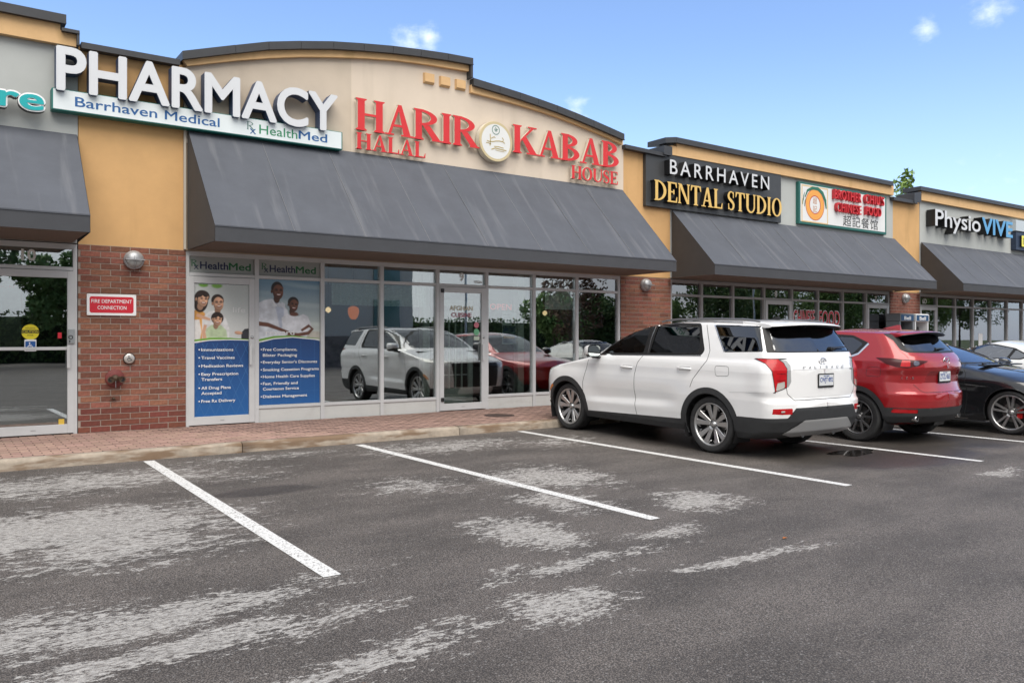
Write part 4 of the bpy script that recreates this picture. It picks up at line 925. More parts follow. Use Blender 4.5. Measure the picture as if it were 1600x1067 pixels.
def face(L, cx, cz, r, skin, hair, style, look=.15, beard=False, glasses=False):
    if style == 'long': L(blob(cx-.15*r, cz-.05*r, 1.12*r, 1.55*r, p=2.2), hair, 'printed_hair')
    elif style == 'bob': L(blob(cx, cz+.18*r, 1.12*r, 1.15*r), hair, 'printed_hair')
    else: L(blob(cx-.05*r, cz+.25*r, 1.0*r, 1.12*r), hair, 'printed_hair')
    c0 = skin.node_tree.nodes['RGB'].outputs[0].default_value if 'RGB' in skin.node_tree.nodes else (.3, .2, .15, 1)
    shade = mat(skin.name+'_shade', tuple(.55*v for v in c0[:3]), .5, var=.1, vscale=12); lite = mat(skin.name+'_lite', tuple(min(1, 1.25*v) for v in c0[:3]), .5, var=.08, vscale=12)
    L(blob(cx+look*r*.2, cz-.85*r, .42*r, .55*r), shade, 'printed_neck'); L(blob(cx+look*r*.5, cz-.12*r, .80*r, 1.06*r, p=2.2), shade, 'printed_face'); L(blob(cx+look*r*.5+.09*r, cz-.10*r, .70*r, .98*r, p=2.2), skin, 'printed_face'); L(blob(cx+look*r*.5+.22*r, cz+.42*r, .34*r, .2*r), lite, 'printed_brow_light'); L(blob(cx+look*r+.36*r, cz-.2*r, .18*r, .14*r), lite, 'printed_cheek')
    for s in (-1, 1):
        ex = cx+look*r+s*.32*r; L(blob(ex, cz+.10*r, .13*r, .055*r, 10), hair, 'printed_eye'); L(ribpoly([(ex-.17*r, cz+.26*r), (ex, cz+.32*r), (ex+.17*r, cz+.27*r)], .06*r), hair, 'printed_brow')
    L(ribpoly([(cx+look*r, cz+.08*r), (cx+look*r+.06*r, cz-.18*r), (cx+look*r-.06*r, cz-.22*r)], .05*r), LIP if skin is SK1 else HAIR, 'printed_nose')
    L([(cx+look*r-.33*r, cz-.42*r), (cx+look*r+.33*r, cz-.40*r), (cx+look*r+.17*r, cz-.63*r), (cx+look*r-.15*r, cz-.65*r)], TEE, 'printed_smile')
    L(ribpoly([(cx+look*r-.34*r, cz-.43*r), (cx+look*r-.15*r, cz-.68*r), (cx+look*r+.17*r, cz-.67*r), (cx+look*r+.34*r, cz-.40*r)], .06*r), LIP, 'printed_lip')
    if glasses:
        for s in (-1, 1):
            o = blob(cx+look*r+s*.34*r, cz+.08*r, .27*r, .20*r, 14); L(ribpoly(o+[o[0]], .04*r), HAIR, 'printed_glasses')
def paint_print(name, x0, x1, z0, z1, n, y, prims, bgf, parent, seed=0):
    """a printed photograph: soft shapes blended on a fine flat grid, colour stored per point"""
    nx = n; nz_ = int(n*(z1-z0)/(x1-x0)); X, Z = np.meshgrid(np.linspace(x0, x1, nx+1), np.linspace(z0, z1, nz_+1)); C = bgf(X, Z)
    rs = np.random.RandomState(seed); g = rs.rand(40, 40); gi = lambda fx: g[(np.floor(Z*fx).astype(int)) % 40, (np.floor(X*fx).astype(int)) % 40]
    def smooth(fx):
        a, b = X*fx, Z*fx; i, j = np.floor(a).astype(int), np.floor(b).astype(int); u, v = a-i, b-j; u = u*u*(3-2*u); v = v*v*(3-2*v)
        G = lambda p, q: g[q % 40, p % 40]; return (G(i, j)*(1-u)+G(i+1, j)*u)*(1-v)+(G(i, j+1)*(1-u)+G(i+1, j+1)*u)*v
    fold = smooth(11)*.6+smooth(27)*.4
    for p in prims:
        k = p[0]; col = np.array(p[-1], float)
        if k == 'e':      # ellipse: cx, cz, rx, rz, rot, softness, relief
            _, cx, cz, rx, rz, rot, so, rel, _c = p; c, s_ = math.cos(rot), math.sin(rot); a = ((X-cx)*c+(Z-cz)*s_)/rx; b = (-(X-cx)*s_+(Z-cz)*c)/rz; r = np.sqrt(a*a+b*b)
            m = np.clip((1-r)/so+.5, 0, 1); sh = 1+rel*(.55*a*.8+.75*b)-abs(rel)*.35*np.clip(r, 0, 1)**2
        else:             # outline: points, softness, fold strength
            _, pts, so, rel, _c = p; ins = inpoly(X, Z, pts); _, _, d = snap(X, Z, pts); sd = np.where(ins, d, -d); m = np.clip(sd/so+.5, 0, 1); sh = 1+rel*(fold-.5)*2
        m = (m*m*(3-2*m))[..., None]; C = C*(1-m)+m*np.clip(col[None, None]*sh[..., None], 0, 1)
    C = C*(1+.05*(smooth(60)[..., None]-.5))
    V = np.column_stack([X.ravel(), np.full(X.size, y), Z.ravel()]); i, j = np.meshgrid(np.arange(nx), np.arange(nz_)); a = (j*(nx+1)+i).ravel(); F = np.column_stack([a, a+1, a+nx+2, a+nx+1])
    me = bpy.data.meshes.new(name); me.from_pydata(V.tolist(), [], F.tolist()); at = me.color_attributes.new('print', 'FLOAT_COLOR', 'POINT'); at.data.foreach_set('color', np.column_stack([C.reshape(-1, 3), np.ones(X.size)]).astype(np.float32).ravel())
    m = mat('printed_photo', (.5, .5, .5), .45); t = m.node_tree
    if 'vc' not in t.nodes: v = t.nodes.new('ShaderNodeVertexColor'); v.name = 'vc'; v.layer_name = 'print'; t.links.new(v.outputs[0], t.nodes['Principled BSDF'].inputs['Base Color'])
    me.materials.append(m); return link_mesh(name, me, parent)
def head(cx, cz, r, skin, hair, kind, turn=.15, glasses=False, tilt=0):
    s = np.array(skin); h = np.array(hair); P = []; E = lambda dx, dz, rx, rz, so, rel, c, rot=0: P.append(('e', cx+(dx*math.cos(tilt)-dz*math.sin(tilt))*r, cz+(dz*math.cos(tilt)+dx*math.sin(tilt))*r, rx*r, rz*r, rot+tilt, so, rel, tuple(c)))
    if kind == 'long': E(-.12, -.35, 1.05, 1.60, .15, .35, h); E(.1, .42, .98, .85, .15, .3, h)
    elif kind == 'short': E(-.04, .32, .88, .88, .15, .35, h)
    elif kind == 'bob': E(-.02, .22, 1.02, 1.02, .12, .35, h)
    elif kind == 'crop': E(-.05, .28, .80, .92, .15, .3, h)
    E(-.1, -1.05, .42, .6, .3, .2, s*.55)
    E(-.78, -.12, .13, .24, .4, .2, s*.6)
    E(turn*.5, -.18, .70, .98, .13, .55, s); E(turn+.25, .34, .36, .22, 1.2, 0, np.minimum(s*1.35, 1)); E(turn+.32, -.22, .20, .18, 1.3, 0, np.minimum(s*1.35, 1)); E(turn-.36, -.25, .16, .16, 1.3, 0, np.minimum(s*1.15, 1))
    for sg in (-1, 1):
        E(turn+sg*.30, .08, .22, .15, 1.0, 0, s*.5); E(turn+sg*.30, .07, .10, .045, .6, 0, (.02, .015, .015)); E(turn+sg*.31, .24, .17, .035, .7, 0, h*1.2+.01)
    E(turn+.02, -.20, .13, .07, 1.0, 0, s*.5); E(turn+.03, -.06, .05, .20, 1.2, 0, np.minimum(s*1.3, 1))
    E(turn+.02, -.53, .36, .20, .5, 0, s*.45); E(turn+.02, -.50, .29, .13, .4, 0, (.35, .10, .09)); E(turn+.02, -.47, .24, .075, .4, 0, (.80, .77, .72)); E(turn+.02, -.38, .32, .07, .8, 0, s*.9)
    if kind in ('long', 'bob'): E(-.35, .58, .48, .34, .3, .3, h, .5); E(.40, .62, .42, .26, .3, .3, h, -.5)
    if glasses:
        for sg in (-1, 1): E(turn+sg*.31, .06, .27, .035, .9, 0, (.05, .04, .04)); E(turn+sg*.31, -.12, .24, .02, .9, 0, (.15, .12, .12))
    return P
def gradient(name, c0, c1, z0, z1):
    m = mat(name, c0, .45, var=.0); t = m.node_tree; L = t.links.new; tc = t.nodes.new('ShaderNodeTexCoord'); sp = t.nodes.new('ShaderNodeSeparateXYZ'); L(tc.outputs['Object'], sp.inputs[0])
    n = t.nodes.new('ShaderNodeTexNoise'); n.inputs['Scale'].default_value = 2.5; L(tc.outputs['Object'], n.inputs[0]); ma = t.nodes.new('ShaderNodeMath'); ma.operation = 'MULTIPLY_ADD'; ma.inputs[1].default_value = .3; L(n.outputs['Fac'], ma.inputs[0]); L(sp.outputs['Z'], ma.inputs[2])
    mr = t.nodes.new('ShaderNodeMapRange'); mr.inputs['From Min'].default_value = z0+.15; mr.inputs['From Max'].default_value = z1+.15; L(ma.outputs[0], mr.inputs['Value'])
    mx = t.nodes.new('ShaderNodeMix'); mx.data_type = 'RGBA'; L(mr.outputs[0], mx.inputs['Factor']); mx.inputs['A'].default_value = (*c0, 1); mx.inputs['B'].default_value = (*c1, 1); L(mx.outputs['Result'], t.nodes['Principled BSDF'].inputs['Base Color']); return m
M_pblue = gradient('poster_blue', (.012, .10, .31), (.012, .055, .19), .3, 1.4)
M_dia = mat('poster_lattice', (.035, .13, .33), .5)
def lattice(L, x0, x1, z0, z1, m, step=.155, name='printed_lattice'):
    w = x1-x0; k = 2.2; s = x0-w*2
    b = []
    for sg in (1, -1):
        c = -12
        while c < 24:
            # line x = xs + sg*(z-z0)/k
            xs = x0+c*step
            pts = []
            za, zb = z0, z1; f = lambda z: xs+sg*(z-z0)/k
            # clip in x
            for t in range(41):
                z = za+(zb-za)*t/40
                if x0+.004 < f(z) < x1-.004: pts.append((f(z), z))
            if len(pts) >= 2: b.append(ribpoly([pts[0], pts[-1]], .007))
            c += 1
    for q in b: L(q, m, name, .00001)
pa = empty('poster', (3.66, yp, 1.3), label='pharmacy door poster of a smiling family above a blue list starting with Immunizations', cat='poster')
def f_pa():
    x0, x1 = 3.265, 4.085; y = YGL-.034; board('sheet', x0, x1, .288, 2.30, y, .002, gradient('poster_pale', (.60, .62, .62), (.50, .53, .52), 1.4, 2.3), pa); L = layer(pa, y-.0004)
    sk = (.60, .34, .22); hb_ = (.028, .016, .013); pr = [('e', 3.40, 2.285, .07, .035, 0, .6, 0, (.16, .36, .06)), ('e', 3.60, 2.28, .08, .04, 0, .6, 0, (.18, .38, .07)),
        ('p', [(3.22, 1.86), (3.32, 1.93), (3.42, 1.86), (3.45, 1.70), (3.42, 1.40), (3.22, 1.40)], .02, .35, (.62, .30, .07))]
    pr += head(3.375, 2.07, .105, sk, hb_, 'long', .28, tilt=-.1)
    pr += [('p', [(3.38, 1.78), (3.48, 1.88), (3.60, 1.91), (3.72, 1.83), (3.79, 1.62), (3.78, 1.40), (3.38, 1.40)], .02, .30, (.66, .66, .66))]+head(3.615, 2.02, .108, sk, hb_, 'short', .12, True, tilt=.05)
    pr += [('p', [(3.44, 1.62), (3.52, 1.68), (3.66, 1.68), (3.74, 1.60), (3.77, 1.40), (3.40, 1.40)], .02, .3, (.46, .56, .36))]+head(3.605, 1.765, .092, sk, hb_, 'bob', .1, tilt=-.12)
    pr += [('p', ribpoly([(3.30, 1.83), (3.40, 1.79), (3.50, 1.76)], [.05, .05, .035]), .02, .1, sk), ('p', ribpoly([(3.43, 1.68), (3.40, 1.57), (3.43, 1.42)], [.045, .055, .055]), .02, .15, sk), ('p', [(3.255, 1.75), (3.34, 1.76), (3.37, 1.58), (3.34, 1.40), (3.20, 1.40)], .02, .2, (.68, .66, .64)),
        ('p', [(4.10, 1.63), (4.02, 1.62), (3.97, 1.56), (3.97, 1.40), (4.1, 1.40)], .012, .3, (.03, .03, .04)), ('e', 3.925, 1.56, .06, .028, -.1, .4, .3, sk)]
    bgf = lambda X, Z: np.stack([.52+.10*np.clip((3.9-X)*1.2, 0, 1)+.06*np.sin(Z*5), .55+.09*np.clip((3.9-X)*1.2, 0, 1)+.05*np.sin(Z*5), .54+.09*np.clip((3.9-X)*1.2, 0, 1)+.05*np.sin(Z*5)], -1)
    paint_print('family_photo', x0+.001, x1-.001, 1.40, 2.298, 150, y-.0002, pr, bgf, pa, 1)
    text_line('life', 3.84, 1.875, .085, .19, y-.0065, mat('print_pale', (.68, .69, .69), .5), pa)
    L([(x0, .289), (x1, .289), (x1, 1.43), (3.95, 1.455), (3.75, 1.46), (3.5, 1.44), (x0, 1.40)], M_pblue, 'blue_field')
    lattice(L, x0, x1, .289, 1.40, M_dia)
    L(ribpoly([(x0, 1.44), (3.5, 1.47), (3.8, 1.472), (x1, 1.455)], [.03, .03, .022, .008]), GRN, 'green_swoosh'); L(ribpoly([(x0, 1.415), (3.5, 1.445), (3.8, 1.452), (x1, 1.445)], .012), M_pwhite, 'white_swoosh')
    yt = y-.0115
    for s_, z, w in (('Immunizations', 1.28, .48), ('Travel Vaccines', 1.158, .50), ('Medication Reviews', 1.033, .63), ('Easy Prescription', .91, .555), ('Transfers', .83, .31), ('All Drug Plans', .70, .44), ('Accepted', .62, .30), ('Free Rx Delivery', .50, .51)):
        text_line(s_, 3.365, z, .046, w, yt, M_pwhite, pa, bold=.016)
        if s_ not in ('Transfers', 'Accepted'): L2 = MB(); L2.lathe([(0, 0), (.011, 0)], (3.335, yt, z+.022), 'y', 10, 0, False); L2.build('bullet', M_pwhite, pa)
under(pa, f_pa)
pb = empty('poster', (4.75, yp, 1.4), label='pharmacy window poster of a smiling couple in white above a blue service list', cat='poster')
def f_pb():
    x0, x1 = 4.245, 5.265; y = YGL-.006; board('sheet', x0, x1, .418, 2.412, y, .002, gradient('poster_sky', (.52, .56, .52), (.10, .20, .30), 1.4, 2.4), pb); L = layer(pb, y-.0004)
    sk = (.135, .055, .034); hr = (.018, .013, .012)
    pr = [('p', [(4.2, 1.45), (5.3, 1.45), (5.3, 1.58), (4.9, 1.62), (4.2, 1.64)], .04, .2, (.50, .48, .42)),
        ('p', [(4.22, 2.02), (4.34, 2.08), (4.46, 2.10), (4.62, 2.03), (4.72, 1.93), (4.76, 1.75), (4.72, 1.42), (4.22, 1.42)], .02, .28, (.64, .67, .72)), ('p', [(4.50, 2.08), (4.58, 1.98), (4.66, 2.0), (4.66, 1.7), (4.60, 1.6)], .03, .2, (.45, .50, .60))]
    pr += head(4.555, 2.235, .122, sk, hr, 'crop', .15)+[('p', [(4.46, 2.10), (4.52, 2.03), (4.56, 1.99), (4.50, 1.98)], .01, .1, (.70, .72, .75)), ('p', [(4.62, 2.06), (4.62, 1.98), (4.68, 1.94), (4.68, 2.03)], .01, .1, (.60, .63, .68))]
    pr += [('p', [(4.62, 1.80), (4.70, 1.87), (4.80, 1.84), (4.90, 1.83), (4.98, 1.87), (5.06, 1.83), (5.12, 1.70), (5.08, 1.60), (5.02, 1.44), (4.66, 1.44)], .018, .22, (.68, .70, .74))]+head(4.815, 2.02, .104, sk, hr, 'short', .15, tilt=-.12)
    pr += [('e', 4.83, 1.86, .075, .028, 0, .4, 0, (.16, .07, .05)), ('e', 4.83, 1.875, .06, .025, 0, .4, 0, sk)]
    pr += [('p', ribpoly([(4.22, 1.71), (4.40, 1.69), (4.62, 1.61), (4.74, 1.57)], [.07, .065, .05, .04]), .015, .25, sk), ('p', ribpoly([(4.70, 1.545), (4.90, 1.53), (5.07, 1.56), (5.14, 1.63), (5.08, 1.68), (4.95, 1.60)], [.05, .06, .055, .05, .05, .04]), .015, .25, sk)]
    bgf = lambda X, Z: (lambda t, c: np.stack([.50*(1-t)+.13*t+c, .55*(1-t)+.25*t+c, .52*(1-t)+.36*t+c*.8], -1))(np.clip((Z-1.6)/.8, 0, 1), .10*np.clip(np.sin(Z*19+np.sin(X*4)*1.4)*.6+np.sin(Z*43+X*3)*.4, 0, 1))
    paint_print('couple_photo', x0+.001, x1-.001, 1.42, 2.410, 170, y-.0002, pr, bgf, pb, 2)
    L([(x0, .419), (x1, .419), (x1, 1.43), (5.1, 1.47), (4.8, 1.485), (4.5, 1.46), (x0, 1.40)], M_pblue, 'blue_field')
    for x in (4.46, 4.70, 4.94, 5.17): L(rc(x, .42, x+.004, 1.44), M_dia, 'printed_line')
    for z in (.62, .85, 1.10): L(rc(x0, z, x1, z+.004), M_dia, 'printed_line')
    L(ribpoly([(x0, 1.44), (4.5, 1.495), (4.8, 1.51), (x1, 1.47)], [.035, .035, .02, .006]), GRN, 'green_swoosh'); L(ribpoly([(x0, 1.415), (4.5, 1.47), (4.8, 1.493), (x1, 1.45)], .014), M_pwhite, 'white_swoosh')
    yt = y-.0115; text_line('reward', 4.36, 1.53, .085, .47, yt, M_pwhite, pb, bold=.01)
    for s_, z, w in (('Free Compliance,', 1.275, .56), ('Blister Packaging', 1.185, .56), ("Everyday Senior's Discounts", 1.075, .90), ('Smoking Cessation Programs', .955, .93), ('Home Health Care Supplies', .845, .86), ('Fast, Friendly and', .735, .57), ('Courteous Service', .65, .59), ('Diabetes Management', .53, .73)):
        text_line(s_, 4.315, z, .046, w, yt, M_pwhite, pb, bold=.016)
        if s_[:4] not in ('Blis', 'Cour'): L2 = MB(); L2.lathe([(0, 0), (.010, 0)], (4.29, yt, z+.022), 'y', 10, 0, False); L2.build('bullet', M_pwhite, pb)
under(pb, f_pb)
for k, (x0, x1, lab) in enumerate(((3.155, 4.20, 'grey lettered transom panel above the poster door'), (4.225, 5.29, 'grey lettered transom panel above the couple poster'))):
    hp = empty('sign', ((x0+x1)/2, YF, 2.5), label=lab, cat='sign', group='grey pharmacy transom panels')
    def f_hp():
        board('panel', x0+.03, x1-.03, 2.468, 2.712, YGL-.012, .006, mat('transom_grey', (.30, .32, .31), .5), hp)
        text_line('Health', x0+.20, 2.53, .115, .42, YGL-.0145, M_pnavy, hp, bold=.02); text_line('Med', x0+.63, 2.53, .115, .34, YGL-.0145, mat('print_dark_green', (.01, .12, .04), .5), hp, bold=.02); rxmark(x0+.07, 2.52, .145, YGL-.0135, mat('print_dark_green', (.01, .12, .04), .5), M_pnavy, hp)
    under(hp, f_hp)

# ------------------------------------------------------------------ inside the restaurant
def lace_mat(name, c, hole):
    m = bpy.data.materials.new(name); m.use_nodes = True; t = m.node_tree; L = t.links.new; p = t.nodes['Principled BSDF']; p.inputs['Base Color'].default_value = (*c, 1); p.inputs['Roughness'].default_value = .9
    tc = t.nodes.new('ShaderNodeTexCoord'); v = t.nodes.new('ShaderNodeTexVoronoi'); v.feature = 'DISTANCE_TO_EDGE'; v.inputs['Scale'].default_value = 26; L(tc.outputs['Object'], v.inputs[0]); mr = t.nodes.new('ShaderNodeMath'); mr.operation = 'LESS_THAN'; mr.inputs[1].default_value = hole; L(v.outputs['Distance'], mr.inputs[0])
    ma = t.nodes.new('ShaderNodeMapRange'); ma.inputs['To Min'].default_value = .70; ma.inputs['To Max'].default_value = 1; L(mr.outputs[0], ma.inputs['Value']); L(ma.outputs[0], p.inputs['Alpha']); return m
M_lace = lace_mat('lace', (.80, .84, .80), .10); M_curt = mat('white_curtain', (.80, .82, .80), .9, var=.08, vscale=2)
def curtain(x0, x1, z0, z1, y, m, label):
    b = MB(); n = 48
    for k in range(n+1):
        x = x0+(x1-x0)*k/n; yy = y+.012*math.sin(k*1.3)+.006*math.sin(k*.7); b.v += [(x, yy, z0+.006*math.sin(k*1.9)), (x, yy, z1)]
    for k in range(n): b.f.append((2*k, 2*k+2, 2*k+3, 2*k+1)); b.m.append(0); b.sm.append(True)
    tag(b.build('curtain', m), label, 'curtain', 'short window curtains of the restaurant')
curtain(5.50, 6.35, 2.035, 2.40, 12.99, M_lace, 'white lace half-curtain in the restaurant window next to the couple poster')
curtain(6.47, 7.30, 2.035, 2.40, 12.99, M_lace, 'white lace half-curtain in the restaurant window left of door 9')
curtain(10.0, 10.72, 2.05, 2.50, 12.99, M_curt, 'plain white half-curtain in the window second from the brick pier')
curtain(10.85, 11.78, 2.06, 2.50, 12.99, M_curt, 'plain white half-curtain in the window next to the brick pier')
b = MB(); b.box(7.33, 7.47, 13.15, 13.29, WB, 2.78, bev=.01); tag(b.build('column', mat('white_column', (.55, .58, .55), .7)), 'square white column inside the restaurant window left of door 9', 'column')
b = MB(); b.box(9.45, 9.60, 13.15, 13.29, WB, 2.78, bev=.01); tag(b.build('column', mat('white_column', (.55, .58, .55), .7)), 'square white column inside the window right of door 9', 'column')
# inner glazed white door behind door 9
ind = empty('inner_door', (8.05, 13.75, WB), label='white inner door with twelve small panes seen through door 9', cat='door')
def f_in():
    M_w = mat('white_paint', (.80, .83, .81), .6); x0, x1, y = 7.80, 8.56, 13.40; b = MB()
    b.box(x0, x0+.10, y, y+.04, WB+.01, 2.2); b.box(x1-.10, x1, y, y+.04, WB+.01, 2.2); b.box(x0+.101, x1-.101, y, y+.04, WB+.01, .52); b.box(x0+.101, x1-.101, y, y+.04, 2.08, 2.2); b.build('leaf_frame', M_w, ind)
    for k in range(1, 4): b = MB(); x = x0+.1+(x1-x0-.2)*k/4; b.box(x-.011, x+.011, y+.005, y+.035, .521, 2.079); b.build('glazing_bar', M_w, ind)
    for k in range(1, 6): b = MB(); z = .52+1.56*k/6; b.box(x0+.101, x1-.101, y+.008, y+.032, z-.011, z+.011); b.build('glazing_bar', M_w, ind)
under(ind, f_in)
M_af = mat('decal_cream', (.50, .46, .34), .5); M_af2 = mat('decal_maroon', (.30, .06, .09), .5)
dc = empty('sticker', (8.0, YGL-.03, 1.97), label='cream AFGHAN and maroon CUISINE lettering on the glass of door 9', cat='sticker')
def f_dc(): 
    text_line('AFGHAN', 7.745, 1.985, .085, .50, YGL-.033, M_af, dc, bold=.03); text_line('CUISINE', 7.78, 1.865, .080, .44, YGL-.033, M_af2, dc, bold=.03)
under(dc, f_dc)
b = MB(); b.lathe([(0, 0), (.055, 0)], (8.325, YGL-.033, 1.72), 'y', 20, 0, False); tag(b.build('sticker', mat('sticker_pink', (.52, .16, .20), .5)), 'round pink sticker on door 9, highest of three', 'sticker')
b = MB(); b.lathe([(0, 0), (.062, 0)], (8.325, YGL-.033, 1.59), 'y', 20, 0, False); tag(b.build('sticker', mat('sticker_green', (.14, .40, .22), .5)), 'round green sticker on door 9, in the middle of three', 'sticker')
simple_board('small pale rectangular sticker on door 9, lowest of three', 8.265, 8.385, 1.44, 1.51, mat('sticker_pale', (.45, .52, .42), .5), YGL-.034)
tag(text_line('VISA', 8.29, 2.50, .05, .18, YGL-.004, M_num, None, bold=.03, name='card_decal'), 'small pale card payment decal beside the figure 9', 'sticker')
# concert bill right of door 9
bp = empty('poster', (9.07, 13.0, 1.7), label='concert style bill on the glass right of door 9, pale above and blue below', cat='poster')
def f_bp():
    y = YGL+.016; x0, x1 = 8.94, 9.27
    board('sheet', x0, x1, 1.36, 1.98, y, .002, mat('bill_pale', (.46, .50, .50), .6, var=.2, vscale=9), bp); L = layer(bp, y-.0004); L(rc(x0+.012, 1.38, x1-.012, 1.72), gradient('bill_blue', (.04, .10, .22), (.02, .03, .08), 1.38, 1.72), 'lower_picture')
    L(blob(9.20, 1.78, .04, .07), HAIR, 'printed_figure'); L(blob(9.20, 1.865, .02, .025), SK1, 'printed_head'); L(ribpoly([(x0+.03, 1.50), (x1-.04, 1.49)], .05), ORG, 'printed_lights')
    text_line('MUSIC', 8.975, 1.905, .035, .18, y-.002, HAIR, bp, bold=.02); text_line('FESTIVAL', 8.975, 1.862, .03, .17, y-.002, HAIR, bp, bold=.02)
under(bp, f_bp)
ns = empty('neon_sign', (9.0, 13.05, 2.0), label='red OPEN neon word inside the glass right of door 9', cat='neon sign')
def f_ns(): 
    text_line('OPEN', 8.72, 2.02, .12, .50, 13.04, mat('neon_red_dim', (.4, .02, .02), .4, emit=(1, .06, .04), est=.2), ns, bold=-.01)
under(ns, f_ns)
def pendant(x, y, z, label, orange=True):
    r = empty('pendant_lamp', (x, y, z), label=label, cat='pendant lamp', group='pendant lamps in the restaurant')
    b = MB(); b.tube([(0, 0, .12), (0, 0, 2.78-z)], .006, 6); b.build('cord', M_black, r)
    b = MB(); prof = [(.03, .13), (.09, .10), (.105, .03), (.08, -.06), (.04, -.11)] if orange else [(.01, .06), (.045, .03), (.05, -.01), (.0, -.05)]
    b.lathe(prof, (0, 0, 0), 'z', 20); b.build('shade', mat('orange_glass_shade', (.6, .16, .02), .4, emit=(1.0, .22, .03), est=.22) if orange else mat('warm_bulb', (.8, .6, .4), .4, emit=(1, .66, .36), est=.6), r)
pendant(6.33, 13.95, 1.93, 'orange glass pendant lamp below the lace curtain, left of door 9'); pendant(5.78, 13.8, 1.97, 'small bare warm bulb hanging left of the orange pendant lamp', False); pendant(10.7, 13.9, 2.0, 'warm pendant bulb behind the white half-curtains near the brick pier', False)
# tables and chairs dimly seen
for i, (x, lab) in enumerate(((6.0, 'dark dining table inside the window left of door 9'), (10.2, 'dark dining table inside the window right of door 9'))):
    t_ = empty('dining_table', (x, 14.6, WB), label=lab, cat='table', group='dark dining tables in the restaurant')
    b = MB(); b.box(-.6, .6, -.38, .38, .72, .76, bev=.006); b.build('tabletop', mat('dark_wood', (.05, .028, .015), .5), t_)
    b = MB(); b.tube([(0, 0, .02), (0, 0, .72)], .035, 10); b.box(-.25, .25, -.25, .25, 0, .025); b.build('pedestal', M_black, t_)
# ------------------------------------------------------------------ shops 8 / 7 / 6
def pnl(name, label, x0, x1, z0, z1, m, cat='poster', y=None): return tag(board(name, x0, x1, z0, z1, YGL+.02 if y is None else y, .003, m, None), label, cat)
cf = empty('sign', (18.9, YGL, 2.1), label='red CHINESE FOOD window lettering rimmed in white on two dark panes', cat='sign')
def f_cf():
    board('left_panel', 17.84, 18.86, 1.2, 2.41, YGL+.02, .003, mat('window_grey_panel', (.16, .15, .15), .6), cf); board('right_panel', 18.94, 19.96, 1.2, 2.36, YGL+.02, .003, mat('window_dark_panel', (.035, .035, .035), .6), cf)
    for w, x0, x1 in (('CHINESE', 17.91, 18.80), ('FOOD', 18.99, 19.90)):
        flat_text('lettering', w, x0-.02, x1+.02, 1.79, 2.21, YGL-.003, M_pwhite, cf, bold=.035); flat_text('lettering', w, x0, x1, 1.81, 2.19, YGL-.006, M_pred, cf, bold=.012)
under(cf, f_cf)
fp = empty('poster', (16.1, YGL, 2), label='pale poster with a dark flame shape in the window beside door 8', cat='poster')
def f_fp():
    board('sheet', 15.60, 16.62, 1.2, 2.36, YGL+.02, .003, mat('poster_straw', (.36, .33, .24), .6, var=.1), fp); L = layer(fp, YGL+.019); L([(15.62, 2.0), (15.9, 2.22), (16.3, 2.2), (16.42, 2.0), (16.42, 1.3), (15.62, 1.3)], mat('poster_darkgreen', (.03, .09, .06), .6), 'dark_field')
    L([(15.90, 1.9), (15.86, 2.0), (15.92, 2.12), (15.96, 2.22), (16.0, 2.10), (16.06, 2.0), (16.02, 1.9)], mat('poster_flame', (.38, .16, .14), .6), 'printed_flame')
under(fp, f_fp)
pnl('poster', 'orange and white notice low in the pane beside door 7', 20.15, 20.95, 1.62, 1.80, mat('notice_orange', (.35, .09, .04), .6, var=.5, vscale=7))
for i, (x0, x1, t1, lab) in enumerate(((24.93, 25.92, 'Physiotherapy', 'blue window poster headed Physiotherapy next to door 6D'), (26.03, 27.02, 'Massage Therapy', 'blue window poster headed Massage Therapy'))):
    q = empty('poster', ((x0+x1)/2, YGL, 1.6), label=lab, cat='poster', group='blue clinic window posters')
    def f_q():
        board('sheet', x0, x1, .45, 2.38, YGL+.02, .003, gradient('clinic_poster', (.36, .50, .56), (.008, .13, .28), 1.2, 2.2), q); L = layer(q, YGL+.019)
        for k in range(7): z = 1.25+.13*k; L(ribpoly([(x0+.02, z), (x0+.5, z+.02), (x1-.02, z-.03)], [.02, .05, .01]), mat('clinic_poster_band%d' % (k % 2), ((.30, .48, .56), (.01, .09, .22))[k % 2], .6), 'printed_band')
        L(blob(x0+.28, 1.22, .22, .34), mat('clinic_person', (.10, .08, .08), .6, var=.5, vscale=8), 'printed_person'); L(blob(x0+.3, 1.52, .10, .12), SK1, 'printed_head'); L(blob(x0+.62, 1.1, .17, .3), SHW2, 'printed_person')
        text_line(t1, x0+.07, 2.08, .10, x1-x0-.16, YGL+.017, M_pwhite, q, bold=.0)
    under(q, f_q)
bl = empty('blind', (27.7, YGL, 2), label='tan slatted blind in the third pane of the right-hand shop', cat='blind')
def f_bl():
    for k in range(9): b = MB(); z = 2.36-k*.12; b.box(27.13, 28.18, 13.08, 13.10, z-.10, z-.012); b.build('slat', mat('blind_tan', (.34, .27, .21), .8, objvar=.2), bl)
under(bl, f_bl)
pnl('notice', 'narrow white notice on the pane with the tan blind', 27.52, 27.78, 1.15, 1.62, M_pwhite, 'notice', YGL-.004)
b = MB(); b.box(27.13, 28.2, 13.14, 13.16, .5, 1.7); tag(b.build('display_board', mat('brick_picture', (.20, .10, .065), .9, var=.4, vscale=6)), 'brown brick-like board behind the tan blind', 'display board')
b = MB(); b.box(28.32, 29.32, 13.14, 13.16, 1.55, 2.38); tag(b.build('roller_shade', mat('shade_white', (.50, .50, .46), .9)), 'pale roller shade halfway down in the fourth pane', 'roller shade')
b = MB(); b.box(29.45, 30.45, 13.2, 13.22, .5, 2.38); tag(b.build('display_board', mat('grey_brown_board', (.20, .17, .15), .8, var=.1)), 'grey-brown board behind the red OPEN sign in the far right pane', 'display board')
